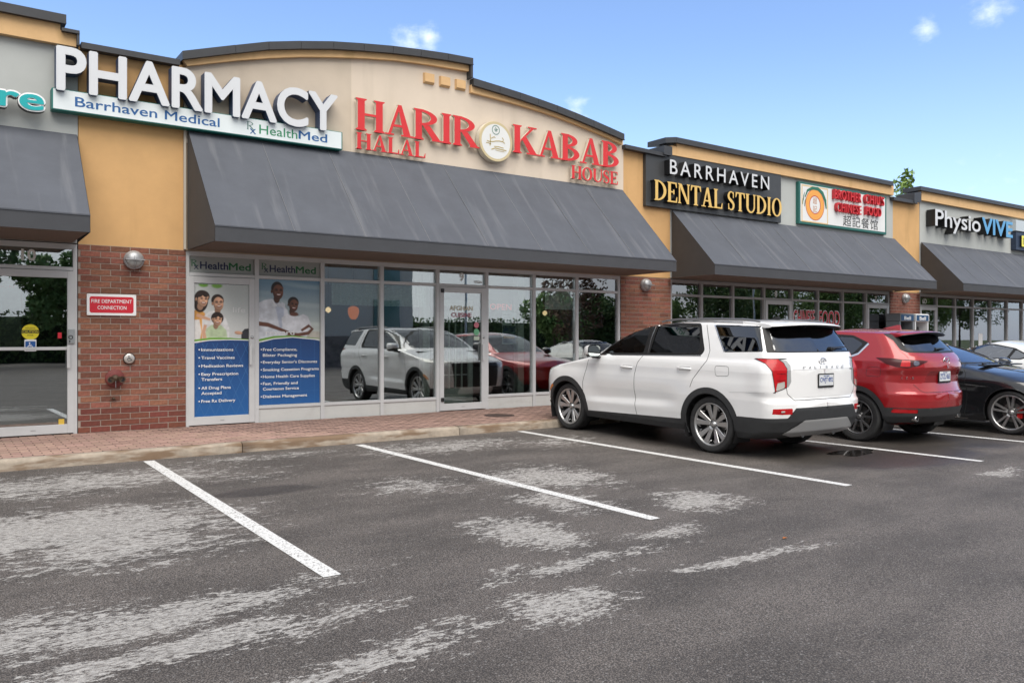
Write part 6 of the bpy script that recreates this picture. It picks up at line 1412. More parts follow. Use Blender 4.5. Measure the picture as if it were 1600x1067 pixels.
# ---- white sport-utility (three-quarter rear view in the middle of the photo)
P = empty('parked_car', (9.42, 7.43, gz(7.43)), (0, -PITCH, R(90)), 'white full-size sport-utility vehicle parked nose-in, nearest of the parked cars', 'car', 'cars parked nose to the walk')
def f_white():
    WB_ = 2.97
    def bul(x, z):
        f = .016*np.exp(-(((x-0)/.62)**4))*sm(1.12, .86, z)*sm(.2, .6, z)+.016*np.exp(-(((x-WB_)/.62)**4))*sm(1.05, .85, z)*sm(.2, .6, z)
        mid = sm(.45, .95, x)*sm(2.62, 2.2, x)
        f = f-.030*mid*sm(.90, .60, z)+.034*mid*sm(.60+.07*(1-(x-.6)/1.7), .50+.04*(1-(x-.6)/1.7), z)
        f = f+.010*sm(1.00, 1.16, z)*sm(1.26, 1.17, z)+.018*sm(-.55, -.85, x)*sm(.80, .88, z)*sm(1.28, 1.1, z)
        return f
    B = Body(XR=[(.26, -.80), (.31, -.98), (.37, -1.06), (.50, -1.11), (.64, -1.125), (.73, -1.12), (.755, -1.095), (.80, -1.085), (.92, -1.08), (1.14, -1.07), (1.18, -1.06), (1.27, -1.035), (1.34, -1.01), (1.5, -.91), (1.62, -.83), (1.70, -.77), (1.74, -.70), (1.765, -.40), (1.785, .2)],
             XF=[(.26, 3.62), (.31, 3.79), (.40, 3.86), (.60, 3.89), (.85, 3.88), (.98, 3.84), (1.05, 3.71), (1.11, 3.34), (1.16, 3.02), (1.20, 2.78), (1.235, 2.64), (1.30, 2.50), (1.37, 2.36), (1.50, 2.08), (1.60, 1.84), (1.68, 1.58), (1.73, 1.30), (1.765, .95), (1.785, .5)],
             W=[(.26, .90), (.34, .935), (.5, .96), (.75, .978), (.95, .978), (1.10, .968), (1.22, .945), (1.27, .925), (1.36, .90), (1.55, .845), (1.68, .80), (1.74, .775), (1.785, .76)],
             Lr=[(.2, .34), (.8, .32), (1.0, .28), (1.3, .26), (1.7, .22)], nr=3.0, Lf=[(.2, .72), (1.0, .74), (1.22, .6), (1.4, .46), (1.785, .42)], nf=2.5,
             crown=[(-1.1, .10), (-.6, .07), (1.2, .07), (2.3, .13), (2.7, .08), (3.8, .15)], bulge=bul, ztop=1.785, z0=.262, n=(64, 230, 40), dz=.012)
    # glossy black pillar then glass
    B.region('pillar_panel', 'U', [(.06, 1.712), (.125, 1.365), (.11, 1.357), (-1.2, 1.356), (-1.2, 1.712)])
    B.region('rear_window', 'R', rounded([(.80, 1.372), (.68, 1.70), (-.68, 1.70), (-.80, 1.372)], .05))
    dlo = [(2.24, 1.238), (.18, 1.288), (.135, 1.36), (.30, 1.725), (1.15, 1.735), (1.42, 1.69), (1.72, 1.58), (2.02, 1.42)]
    B.region('window_surround', 'S', rounded(dlo, [.03, .05, .03, .05, .1, .1, .1, .1]))
    w1 = rounded([(2.16, 1.262), (1.28, 1.288), (1.22, 1.70), (1.42, 1.665), (1.70, 1.556), (1.98, 1.41)], [.05, .03, .03, .05, .05, .05]); w2 = rounded([(1.165, 1.29), (.265, 1.315), (.215, 1.38), (.32, 1.70), (1.10, 1.712)], [.03, .05, .04, .05, .03]); w3 = rounded([(.05, 1.70), (-.66, 1.69), (-.80, 1.372), (-.20, 1.35)], [.03, .02, .02, .03])
    B.region('side_window#a', 'S', w1); B.region('side_window#b', 'S', w2); B.region('side_window#c', 'S', w3)
    B.region('windshield', 'F', rounded([(.76, 1.27), (.66, 1.70), (-.66, 1.70), (-.76, 1.27)], .06), cond=lambda c, n: c[:, 0] > 1.0)
    B.region('lamp_trim', 'U', B.UP([('R', .645, 1.0), ('R', .635, 1.20), ('R', .68, 1.262), ('R', .80, 1.282), ('R', .84, 1.10), ('R', .80, .93), ('R', .69, .93)]))
    TL = B.UP([('R', .72, .93), ('R', .705, 1.16), ('R', .735, 1.235), ('R', .79, 1.275), ('S', -.99, 1.285), ('S', -.70, 1.282), ('S', -.88, 1.225), ('S', -.96, 1.13), ('S', -.985, .862), ('R', .90, .868), ('R', .80, .90)])
    B.region('tail_light', 'U', TL); B.TL = TL
    B.region('reversing_lens', 'U', B.UP([('R', .765, .905), ('R', .745, .945), ('R', .75, 1.005), ('R', .85, .985), ('R', .87, .89)]))
    B.region('cladding', 'S', [(2.70, .352), (.40, .415), (.3, .1), (2.8, .1)]); B.region('cladding', 'S', [(-.3, .535), (-1.4, .545), (-1.4, .1), (-.3, .1)]); B.region('cladding', 'S', [(3.3, .42), (4.2, .45), (4.2, .1), (3.3, .1)])
    B.region('cladding', 'U', B.UP([('S', -.3, .535), ('S', -.8, .54), ('R', .90, .545), ('R', .72, .548), ('R', .60, .672)])+[(-1.3, .672), (-1.3, .1), (.9, .1)], cond=lambda c, n: c[:, 0] < -.3)
    sk = rounded([(.74, .355), (.46, .515), (-.46, .515), (-.74, .355), (-.5, .30), (.5, .30)], .03); B.region('skid_plate', 'R', sk)
    B.region('reflector', 'U', B.UP([('R', .66, .594), ('R', .66, .670), ('R', .80, .668), ('S', -.98, .664), ('S', -.97, .598), ('R', .80, .592)]))
    B.region('headlight', 'S', [(3.18, 1.035), (3.42, .955), (4.2, .93), (4.2, 1.03)]); B.region('grille', 'F', [(.55, .45), (.6, .95), (-.6, .95), (-.55, .45)], cond=lambda c, n: c[:, 0] > 3.4)
    for cx in (0, WB_):
        ring = circ(cx, .375, .500, 60); B.region('cladding', 'S', ring, cond=lambda c, n: c[:, 2] > .27)
        B.region('side_marker', 'S', [(3.34, .735), (3.40, .70), (3.48, .62), (3.44, .60), (3.36, .66), (3.30, .70)]) if cx else None
        B.region('hole', 'S', circ(cx, .375, .425, 60)+[], cond=lambda c, n: abs(c[:, 1]) > .5); B.region('hole', 'S', [(cx-.415, .1), (cx+.415, .1), (cx+.40, .375), (cx-.40, .375)], cond=lambda c, n: abs(c[:, 1]) > .5)
    paint = carpaint('white_car_paint', (.78, .78, .785), dirt=((.56, .55, .53), .30, (1.2, 1.2, 5), .60))
    M = {'body': paint, 'pillar_panel': M_gblack, 'rear_window': glass('rear_privacy_glass', (.05, .05, .055), .12, 1.5), 'window_surround': M_gblack, 'side_window#a': M_cgl, 'side_window#b': glass('rear_door_glass', (.22, .24, .24), .07, 1.5), 'side_window#c': M_cgd, 'windshield': M_cgl,
         'tail_light': M_lens, 'lamp_trim': M_silver, 'reversing_lens': M_lensc, 'cladding': M_clad, 'skid_plate': M_silver, 'reflector': M_lens, 'headlight': M_lensc, 'grille': M_black, 'side_marker': M_amb}
    B.split(M, P, insets={'side_window#a': -.008, 'side_window#b': -.008, 'side_window#c': -.004, 'rear_window': -.006, 'cladding': .007, 'skid_plate': .016, 'window_surround': -.002, 'windshield': -.004, 'tail_light': .004}, sides=('side_window', 'tail_light', 'reflector', 'headlight', 'lamp_trim', 'reversing_lens', 'side_marker', 'window_surround'))
    for w in (w1, w2): B.line(P, 'window_gasket', M_gasket, 'S', w, .016, .0, closed=True)
    B.line(P, 'window_gasket', M_gasket, 'S', w3, .012, .0, closed=True)
    B.line(P, 'chrome_strip', M_chrome, 'S', [(2.24, 1.238), (.18, 1.288)], .012, .003); B.line(P, 'chrome_strip', M_chrome, 'S', [(.10, 1.735), (.055, 1.70), (-.20, 1.352)], .016, .003)
    B.line(P, 'chrome_strip', M_chrome, 'S', [(1.19, 1.29), (1.185, 1.50), (1.14, 1.71)], .013, .002)
    B.line(P, 'roof_seam', M_gap, 'S', [(2.26, 1.28), (2.06, 1.43), (1.75, 1.60), (1.44, 1.712), (1.15, 1.757), (.3, 1.75), (-.6, 1.735)], .008, .001)
    for L in ([(2.42, 1.22), (2.49, 1.0), (2.555, .8), (2.56, .55), (2.53, .345)], [(1.25, 1.285), (1.35, 1.15), (1.405, .98), (1.42, .75), (1.405, .56), (1.36, .30)], [(.21, 1.73), (.10, 1.50), (.045, 1.36), (.06, 1.22), (.14, 1.12), (.26, .98), (.31, .86)]): B.line(P, 'door_gap', M_gap, 'S', L, .008)
    B.line(P, 'bumper_gap', mat('white_crease_shade', (.50, .50, .50), .4), 'S', [(-.36, .835), (-.60, .85), (-.90, .858)], .006); B.line(P, 'fuel_flap', M_gap, 'S', rounded([(-.10, 1.165), (-.33, 1.165), (-.34, 1.04), (-.12, 1.03)], .04), .005, sides=(1,), closed=True)  # grey strips here and below colour in the shade of the body creases
    B.line(P, 'tailgate_gap', M_gap, 'R', [(.725, .93), (.71, .85), (.60, .765), (-.60, .765), (-.71, .85), (-.725, .93)], .007); B.line(P, 'tailgate_crease_shade', mat('white_crease_shade', (.50, .50, .50), .4), 'R', [(.62, 1.145), (-.62, 1.145)], .006)
    B.line(P, 'bumper_crease_shade', mat('white_crease_shade', (.50, .50, .50), .4), 'R', [(.60, .80), (-.60, .80)], .005)
    for sg in (1, -1):
        B.line(P, 'lamp_divider', M_lensd, 'R', [(sg*.74, 1.10), (sg*.86, 1.10)], .006, .006); B.line(P, 'lamp_divider', M_lensd, 'R', [(sg*.74, 1.02), (sg*.86, 1.015)], .006, .006); pass
        f = MB(); xs = B.surfR(sg*.80, .63)-.006; f.box(xs-.004, xs, sg*.72, sg*.84, .622, .642); f.build('fog_lens', M_lensc, P)
    arch_lip(B, P, 0, .375, .425, M_clad, .012); arch_lip(B, P, WB_, .375, .425, M_clad, .012)
    B.line(P, 'lamp_edge', M_gasket, 'U', B.TL, .009, .0045, closed=True)
    # spoiler
    b = MB(); ny = 16; prof = [(-.50, 1.776), (-.86, 1.748), (-.935, 1.728), (-.955, 1.712), (-.93, 1.700), (-.72, 1.688), (-.50, 1.72)]
    for k in range(ny+1):
        y = -.745+1.49*k/ny; e = abs(y/.745)**5; dz = -.028*(y/.745)**2; b.v += [(px+.10*e+.03*(y/.745)**2, y, pz+dz) for px, pz in prof]
    n_ = len(prof)
    for k in range(ny):
        for q in range(n_-1): b.f.append((k*n_+q, (k+1)*n_+q, (k+1)*n_+q+1, k*n_+q+1)); b.m.append(0 if q < 3 else 1); b.sm.append(True)
    b.f.append(tuple(range(n_))); b.f.append(tuple(ny*n_+q for q in range(n_-1, -1, -1))); b.m += [0, 0]; b.sm += [False, False]; b.build('spoiler', [paint, M_gblack], P)
    for sg in (1, -1):
        r = MB(); pts = [(1.12, sg*.70, 1.745), (1.02, sg*.705, 1.765), (.8, sg*.71, 1.778), (.2, sg*.71, 1.784), (-.35, sg*.70, 1.776), (-.50, sg*.695, 1.764), (-.60, sg*.69, 1.745)]; r.tube(pts, [.010, .014, .016, .016, .016, .014, .010], 8); r.build('roof_rail', mat('rail_grey', (.17, .17, .175), .4, metal=.5), P)
    b = MB(); b.v = [(-.38, -.02, 1.775), (-.22, -.02, 1.785), (-.22, .02, 1.785), (-.38, .02, 1.775), (-.38, 0, 1.835)]; b.f = [(0, 1, 4), (1, 2, 4), (2, 3, 4), (3, 0, 4)]; b.m = [0]*4; b.sm = [False]*4; b.build('roof_antenna', M_gblack, P)
    handle(B, P, 1.44, 1.70, 1.075, paint); handle(B, P, .30, .56, 1.105, paint)
    mirror(P, 2.20, .875, 1.30, 1, paint, 1.15); mirror(P, 2.20, .875, 1.30, -1, paint, 1.15)
    plate(P, B.surfR(0, .99)-.004, -.02, 1.00, 'CWJT·892')
    xg = B.surfR(0, 1.24)-.004
    e = MB(); pts = [(xg, .075*math.cos(t), 1.245+.040*math.sin(t)) for t in [2*math.pi*k/24 for k in range(25)]]; e.tube(pts, .0065, 6, caps=False); e.tube([(xg, .034, 1.215), (xg, .022, 1.273)], .006, 5); e.tube([(xg, -.022, 1.217), (xg, -.034, 1.274)], .006, 5); e.tube([(xg, .026, 1.237), (xg, -.028, 1.252)], .005, 5); e.build('maker_emblem', M_chrome, P)
    for k, ch in enumerate('PALISADE'): y1 = .43-k*.118; rear_text(P, ch, y1-(.010 if ch == 'I' else .046), y1, 1.156, 1.188, lambda z: B.surfR(0, 1.17)-.003, M_steel, 'badge_letter', bold=.0)
    rear_text(P, 'AWD', -.66, -.60, 1.13, 1.147, B.surfR(-.62, 1.14)-.002, M_black, 'badge_letter', .02)
    bl_ = [(B.surfR(.0-.30, 1.395)-.025, -.30, 1.405), (B.surfR(-.42, 1.41)-.022, -.42, 1.418), (B.surfR(-.62, 1.42)-.018, -.66, 1.425)]; blade(P, bl_, r=.012); b = MB(); b.box(bl_[0][0]-.01, bl_[0][0]+.05, -.34, -.26, 1.385, 1.425, bev=.01); b.build('wiper_hub', M_black, P)
    wheels(P, (0, WB_), .935, .378, .245, 'suv'); liners(P, (0, WB_), .44, .62, .955); underbody(P, -.55, 3.45, .60, z=(.24, .95))
    for y in (.33, -.33): b = MB(); b.tube([(-.6, y, .32), (-1.0, y, .31)], .035, 12, caps=False); b.build('exhaust', M_chrome, P)
    seats(P, (.95, 1.95), .62, ys=(.42, -.42)); seats(P, (.05,), .66, ys=(.34, -.34), top=1.30); steering(P, 1.98+.42, .42, 1.15)
    b = MB(); b.box(2.35, 2.75, -.80, .80, .9, 1.20, bev=.05); b.build('dashboard', M_seat, P)
    b = MB(); b.box(-.95, 2.6, -.84, .84, .60, .63); b.build('cabin_floor', M_seat, P)
f_white()

# ---- red crossover
Q_ = empty('parked_car', (12.17, 7.05, gz(7.05)), (0, -PITCH, R(90)), 'dark red metallic crossover parked nose-in between the white vehicle and the black car', 'car', 'cars parked nose to the walk')
def f_red():
    WB_ = 2.70
    def bul(x, z):
        return .020*np.exp(-(((x)/.6)**4))*sm(1.15, .85, z)*sm(.2, .6, z)+.02*np.exp(-(((x-WB_)/.6)**4))*sm(1.0, .8, z)-.03*sm(.4, .9, x)*sm(2.3, 1.9, x)*sm(.95, .6, z)+.016*sm(-.1, -.5, x)*sm(1.0, 1.10, z)*sm(1.30, 1.16, z)
    B = Body(XR=[(.27, -.55), (.33, -.78), (.42, -.86), (.53, -.893), (.64, -.905), (.74, -.90), (.77, -.875), (.82, -.855), (.90, -.83), (1.0, -.835), (1.08, -.865), (1.12, -.878), (1.2, -.865), (1.28, -.82), (1.34, -.76), (1.5, -.60), (1.6, -.50), (1.645, -.42), (1.665, -.1), (1.68, .4)],
             XF=[(.27, 3.3), (.5, 3.58), (.8, 3.60), (.95, 3.45), (1.03, 3.0), (1.08, 2.5), (1.12, 2.3), (1.2, 2.12), (1.4, 1.72), (1.55, 1.38), (1.64, .95), (1.68, .5)],
             W=[(.27, .86), (.4, .89), (.7, .905), (.9, .905), (1.08, .90), (1.2, .875), (1.32, .815), (1.5, .73), (1.62, .67), (1.68, .63)],
             Lr=[(.2, .62), (.9, .60), (1.2, .55), (1.4, .42), (1.68, .35)], nr=2.5, Lf=[(.2, .8), (1.0, .8), (1.2, .5), (1.68, .4)], nf=2.4, crown=[(-.9, .10), (-.5, .06), (1.0, .07), (2.2, .12), (3.6, .14)], bulge=bul, ztop=1.68, z0=.272, n=(70, 170, 34), dz=.012)
    B.region('pillar_panel', 'U', B.UP([('S', -.26, 1.60), ('S', -.42, 1.50), ('R', .70, 1.37), ('R', .66, 1.335), ('R', .3, 1.325)])+[(-1, 1.32), (-1, 1.64)])
    B.region('rear_window', 'R', rounded([(.63, 1.355), (.53, 1.635), (-.53, 1.635), (-.63, 1.355)], .05))
    dlo = rounded([(1.95, 1.12), (.35, 1.165), (.02, 1.30), (-.10, 1.46), (.2, 1.575), (.9, 1.60), (1.35, 1.52)], .04); B.region('window_surround', 'S', dlo)
    w3 = rounded([(.46, 1.20), (.12, 1.30), (.0, 1.45), (.20, 1.545), (.42, 1.555)], .03); w2 = rounded([(1.18, 1.175), (.52, 1.20), (.48, 1.555), (.9, 1.575), (1.15, 1.56)], .03); w1 = rounded([(1.9, 1.15), (1.25, 1.17), (1.22, 1.54), (1.4, 1.48)], .03)
    for i, w in enumerate((w1, w2, w3)): B.region('side_window#%d' % i, 'S', w)
    B.region('windshield', 'F', [(.72, 1.15), (.6, 1.6), (-.6, 1.6), (-.72, 1.15)], cond=lambda c, n: c[:, 0] > .9)
    B.region('tail_light', 'U', B.UP([('S', -.26, 1.252), ('S', -.44, 1.17), ('S', -.58, 1.125), ('R', .76, 1.115), ('R', .62, 1.14), ('R', .42, 1.212), ('R', .56, 1.225), ('R', .78, 1.238), ('S', -.5, 1.25)]))
    B.region('lamp_core', 'U', B.UP([('S', -.62, 1.225), ('S', -.62, 1.135), ('R', .76, 1.132), ('R', .72, 1.135), ('R', .70, 1.215)]))
    B.region('lamp_eye', 'U', [(B.U('R', .635+.042*math.cos(t), 1.18)[0], 1.18+.034*math.sin(t)) for t in [2*math.pi*k/16 for k in range(16)]])
    B.region('cladding', 'S', [(3.9, .40), (-1.3, .40), (-1.3, .1), (3.9, .1)]); B.region('cladding', 'S', [(-.3, .535), (-1.4, .54), (-1.4, .1), (-.3, .1)]); B.region('cladding', 'R', [(1.1, .54), (-1.1, .54), (-1.1, .1), (1.1, .1)], cond=lambda c, n: c[:, 0] < -.3)
    rf = [(.62, .525), (.86, .53), (.86, .47), (.60, .465)]
    for Qq in (rf, mir(rf)): B.region('reflector', 'R', Qq)
    rc_ = rounded([(.40, 1.065), (-.40, 1.065), (-.46, .90), (.46, .90)], .02); B.region('plate_recess', 'R', rc_)
    for cx in (0, WB_):
        B.region('cladding', 'S', circ(cx, .36, .475, 50), cond=lambda c, n: c[:, 2] > .27); B.region('hole', 'S', circ(cx, .36, .405, 50), cond=lambda c, n: abs(c[:, 1]) > .45); B.region('hole', 'S', [(cx-.40, .1), (cx+.40, .1), (cx+.38, .36), (cx-.38, .36)], cond=lambda c, n: abs(c[:, 1]) > .45)
    red = carpaint('red_car_paint', (.33, .012, .016), .22, 1.0, .25)
    M = {'body': red, 'pillar_panel': M_gblack, 'rear_window': glass('rear_privacy_glass', (.05, .05, .055), .12, 1.5), 'window_surround': M_gblack, 'side_window#0': M_cgl, 'side_window#1': M_cgd, 'side_window#2': M_cgd, 'windshield': M_cgl, 'tail_light': M_lensd, 'lamp_core': M_lens, 'lamp_eye': mat('eye_lens', (.10, .10, .14), .1, metal=.5, coat=1), 'cladding': M_clad, 'reflector': M_lens, 'plate_recess': mat('red_recess_shade', (.20, .008, .011), .35, coat=.5)}  # plate recess: car paint darkened, putting its shade into the colour
    B.split(M, Q_, insets={'side_window#0': -.006, 'side_window#1': -.006, 'side_window#2': -.006, 'rear_window': -.006, 'cladding': .006, 'plate_recess': -.004, 'tail_light': .003, 'lamp_core': .004, 'lamp_eye': .008}, sides=('side_window', 'tail_light', 'lamp_core', 'lamp_eye', 'reflector', 'window_surround'))
    B.line(Q_, 'chrome_strip', M_chrome, 'S', [(.35, 1.172), (.03, 1.30), (-.09, 1.455)], .030, .003); B.line(Q_, 'chrome_strip', M_chrome, 'S', [(1.95, 1.12), (.35, 1.168)], .014, .003)
    B.line(Q_, 'rear_gap', M_gap, 'U', [B.U('S', -.22, 1.62), B.U('S', -.42, 1.49), B.U('R', .71, 1.36), B.U('R', .70, 1.25)], .007); B.line(Q_, 'tailgate_gap', M_gap, 'R', [(.64, .875), (.56, .785), (.50, .765), (-.50, .765), (-.56, .785), (-.64, .875)], .007)
    B.line(Q_, 'fuel_flap', M_gap, 'S', rounded([(-.16, 1.12), (-.38, 1.11), (-.37, .98), (-.15, .98)], .04), .005, sides=(1,), closed=True)
    arch_lip(B, Q_, 0, .36, .405, M_clad, .011); arch_lip(B, Q_, WB_, .36, .405, M_clad, .011)
    b = MB(); ny = 14; prof = [(-.22, 1.668), (-.56, 1.650), (-.64, 1.632), (-.65, 1.618), (-.55, 1.605), (-.3, 1.62)]; n_ = len(prof)
    for k in range(ny+1): y = -.60+1.2*k/ny; u = y/.60; b.v += [(px+.14*u**4, y, pz-.05*u*u) for px, pz in prof]
    for k in range(ny):
        for q in range(n_-1): b.f.append((k*n_+q, (k+1)*n_+q, (k+1)*n_+q+1, k*n_+q+1)); b.m.append(0 if q < 2 else 1); b.sm.append(True)
    b.f.append(tuple(range(n_))); b.f.append(tuple(ny*n_+q for q in range(n_-1, -1, -1))); b.m += [0, 0]; b.sm += [False, False]; b.build('spoiler', [red, M_gblack], Q_)
    b = MB(); b.v = [(-.16, -.022, 1.665), (.12, -.022, 1.68), (.12, .022, 1.68), (-.16, .022, 1.665), (-.15, -.004, 1.735), (-.15, .004, 1.735), (-.10, 0, 1.735)]; b.f = [(0, 1, 6, 4), (1, 2, 6), (2, 3, 5, 6), (3, 0, 4, 5), (4, 6, 5)]; b.m = [0]*5; b.sm = [False]*5; b.build('shark_fin_antenna', red, Q_)
    plate(Q_, B.surfR(0, .98)-.006, .02, .985, 'ZTZL·065')
    xg = B.surfR(0, 1.215)-.006; e = MB(); e.tube([(xg, .085*math.cos(t), 1.21+.062*math.sin(t)) for t in [2*math.pi*k/28 for k in range(29)]], .007, 6, caps=False); e.tube([(xg, .078, 1.232), (xg, .04, 1.222), (xg, 0, 1.188), (xg, -.04, 1.222), (xg, -.078, 1.232)], .008, 6); e.build('maker_emblem', M_chrome, Q_)
    for ch, y1, w in (('C', .80, .040), ('X', .75, .040), ('-', .70, .02), ('5', .675, .036)): rear_text(Q_, ch, y1-w, y1, .970 if ch == '-' else .955, .975 if ch == '-' else .990, B.surfR(y1-.02, .97)-.012, M_chrome, 'badge_letter', .01)
    bl_ = [(B.surfR(-.02, 1.37)-.025, -.02, 1.385), (B.surfR(.16, 1.39)-.02, .18, 1.392), (B.surfR(.36, 1.385)-.016, .38, 1.388)]; bl_ = [(p[0], -p[1]+.10, p[2]) for p in bl_]; blade(Q_, bl_, r=.012)
    for y in (.60, -.60): b = MB(); xe = B.surfR(y, .40)-.02; b.tube([(-.45, y, .385), (xe, y, .385)], .040, 16, 0, False); b.lathe([(.033, xe-.002), (.040, xe-.004), (.041, xe+.01)], (0, y, .385), 'x', 16); b.lathe([(0, xe+.02), (.036, xe+.02)], (0, y, .385), 'x', 12, 1, False); b.build('exhaust', [M_chrome, M_black], Q_)
    wheels(Q_, (0, WB_), .905, .362, .235, 'cx'); liners(Q_, (0, WB_), .42, .58, .88); underbody(Q_, -.45, 3.3, .56, z=(.26, .9))
    seats(Q_, (.55, 1.45), .60); mirror(Q_, 1.75, .84, 1.18, 1, red); mirror(Q_, 1.75, .84, 1.18, -1, red)
    handle(B, Q_, 1.30, 1.52, 1.02, red); handle(B, Q_, .42, .64, 1.05, red)
f_red()

# ---- black sedan backed in, nose to the camera
D_ = empty('parked_car', (15.02, 9.02, gz(9.02)), (0, PITCH, R(-90)), 'black sedan backed in with silver twin-spoke wheels and red brake calipers', 'car', 'cars parked nose to the walk')
def f_blk():
    WB_ = 2.85
    def bul(x, z): return .022*np.exp(-(((x)/.6)**4))*sm(1.0, .75, z)*sm(.15, .5, z)+.024*np.exp(-(((x-WB_)/.55)**4))*sm(1.05, .75, z)*sm(.15, .5, z)-.035*sm(.5, 1.0, x)*sm(2.6, 2.2, x)*sm(.82, .62, z)*sm(.2, .45, z)+.012*sm(.70, .82, z)*sm(1.0, .86, z)
    B = Body(XR=[(.17, -.75), (.4, -1.05), (.7, -1.1), (.95, -1.05), (1.02, -.6), (1.08, -.4), (1.2, -.1), (1.35, .2), (1.43, .5), (1.46, .7)],
             XF=[(.17, 3.45), (.3, 3.62), (.6, 3.70), (.72, 3.66), (.84, 3.50), (.92, 3.25), (.98, 3.0), (1.02, 2.75), (1.055, 2.5), (1.08, 2.32), (1.10, 2.26), (1.2, 2.02), (1.3, 1.74), (1.4, 1.40), (1.44, 1.1), (1.46, .8)],
             W=[(.17, .86), (.3, .89), (.7, .915), (.85, .915), (.98, .885), (1.06, .84), (1.11, .80), (1.3, .69), (1.42, .60), (1.46, .57)],
             Lr=[(.1, .7), (1.0, .6), (1.46, .3)], nr=2.5, Lf=[(.1, .95), (.9, .95), (1.06, .7), (1.12, .50), (1.46, .40)], nf=2.4, crown=[(-1, .14), (0, .10), (1.0, .07), (2.1, .10), (2.4, .07), (3.6, .20)], bulge=bul, ztop=1.46, z0=.175, n=(34, 190, 60), dz=.011)
    B.region('windshield', 'F', rounded([(.76, 1.115), (.60, 1.425), (-.60, 1.425), (-.76, 1.115)], .05), cond=lambda c, n: (c[:, 0] > .9))
    dlo = rounded([(1.95, 1.115), (.1, 1.12), (-.15, 1.2), (.35, 1.35), (1.0, 1.40), (1.4, 1.36)], .04); B.region('side_window', 'S', dlo)
    B.region('rear_window', 'R', [(.62, 1.12), (.5, 1.40), (-.5, 1.40), (-.62, 1.12)])
    B.region('headlight', 'F', [(.55, .70), (.85, .80), (.95, .82), (.95, .68), (.6, .62)], cond=lambda c, n: c[:, 0] > 3.3); B.region('headlight', 'F', [(-.55, .70), (-.85, .80), (-.95, .82), (-.95, .68), (-.6, .62)], cond=lambda c, n: c[:, 0] > 3.3); B.region('grille', 'F', [(.4, .35), (.45, .68), (-.45, .68), (-.4, .35)])
    for cx in (0, WB_): B.region('hole', 'S', circ(cx, .35, .392, 60), cond=lambda c, n: abs(c[:, 1]) > .45); B.region('hole', 'S', [(cx-.385, .05), (cx+.385, .05), (cx+.37, .35), (cx-.37, .35)], cond=lambda c, n: abs(c[:, 1]) > .45)
    pt = carpaint('black_car_paint', (.018, .019, .022), .18, 1.0, .2); M = {'body': pt, 'windshield': glass('windshield_glass', (.35, .40, .40), .34, 1.6), 'side_window': M_cgd, 'rear_window': M_cgd, 'headlight': M_lensc, 'grille': M_black}
    B.split(M, D_, insets={'side_window': -.005, 'windshield': -.004}, sides=('side_window', 'headlight'))
    B.line(D_, 'windshield_trim', M_gasket, 'F', rounded([(.76, 1.115), (.60, 1.425), (-.60, 1.425), (-.76, 1.115)], .05), .02, .002, closed=True)
    B.line(D_, 'vent_strip', M_chrome, 'S', [(2.16, .765), (2.55, .752)], .012, .005); B.line(D_, 'sill_strip', M_chrome, 'S', [(.5, .20), (2.2, .20)], .010, .004)
    B.line(D_, 'fender_crease_glint', mat('dark_crease_glint', (.04, .04, .045), .3), 'S', [(.4, .86), (1.6, .875), (2.45, .85)], .006)  # strip lighter than the paint colours in the glint of the crease
    for L in ([(2.06, 1.09), (2.16, .95), (2.18, .6), (2.14, .24)], [(1.0, 1.11), (1.02, .6), (.98, .24)], [(.2, 1.1), (.25, .9), (.42, .7)]): B.line(D_, 'door_gap', M_gap, 'S', L, .008)
    B.line(D_, 'hood_gap', M_gap, 'S', [(2.10, 1.085), (2.5, 1.035), (2.9, .975), (3.2, .89)], .007)
    arch_lip(B, D_, 0, .35, .392, pt, .008); arch_lip(B, D_, WB_, .35, .392, pt, .008)
    for y0, y1 in ((-.62, -.05), (.0, .55)): x = 2.30; blade(D_, [(x, y0, 1.105), (x-.03, (y0+y1)/2, 1.125), (x-.04, y1, 1.115)], name='front_wiper')
    b = MB(); b.box(2.26, 2.36, -.70, .70, 1.075, 1.095, bev=.006); b.build('cowl', M_black, D_)
    wheels(D_, (0, WB_), .905, .352, .245, 'sport'); liners(D_, (0, WB_), .41, .58, .88); underbody(D_, -.6, 3.35, .56, z=(.18, .85)); seats(D_, (.3, 1.25), .50, top=1.05, hr=.12); steering(D_, 1.72, .36, 1.0)
    b = MB(); b.box(1.75, 2.2, -.72, .72, .8, 1.06, bev=.05); b.build('dashboard', mat('dash_grey', (.07, .07, .07), .8), D_)
    mirror(D_, 1.92, .80, 1.10, 1, pt); mirror(D_, 1.92, .80, 1.10, -1, pt)
f_blk()

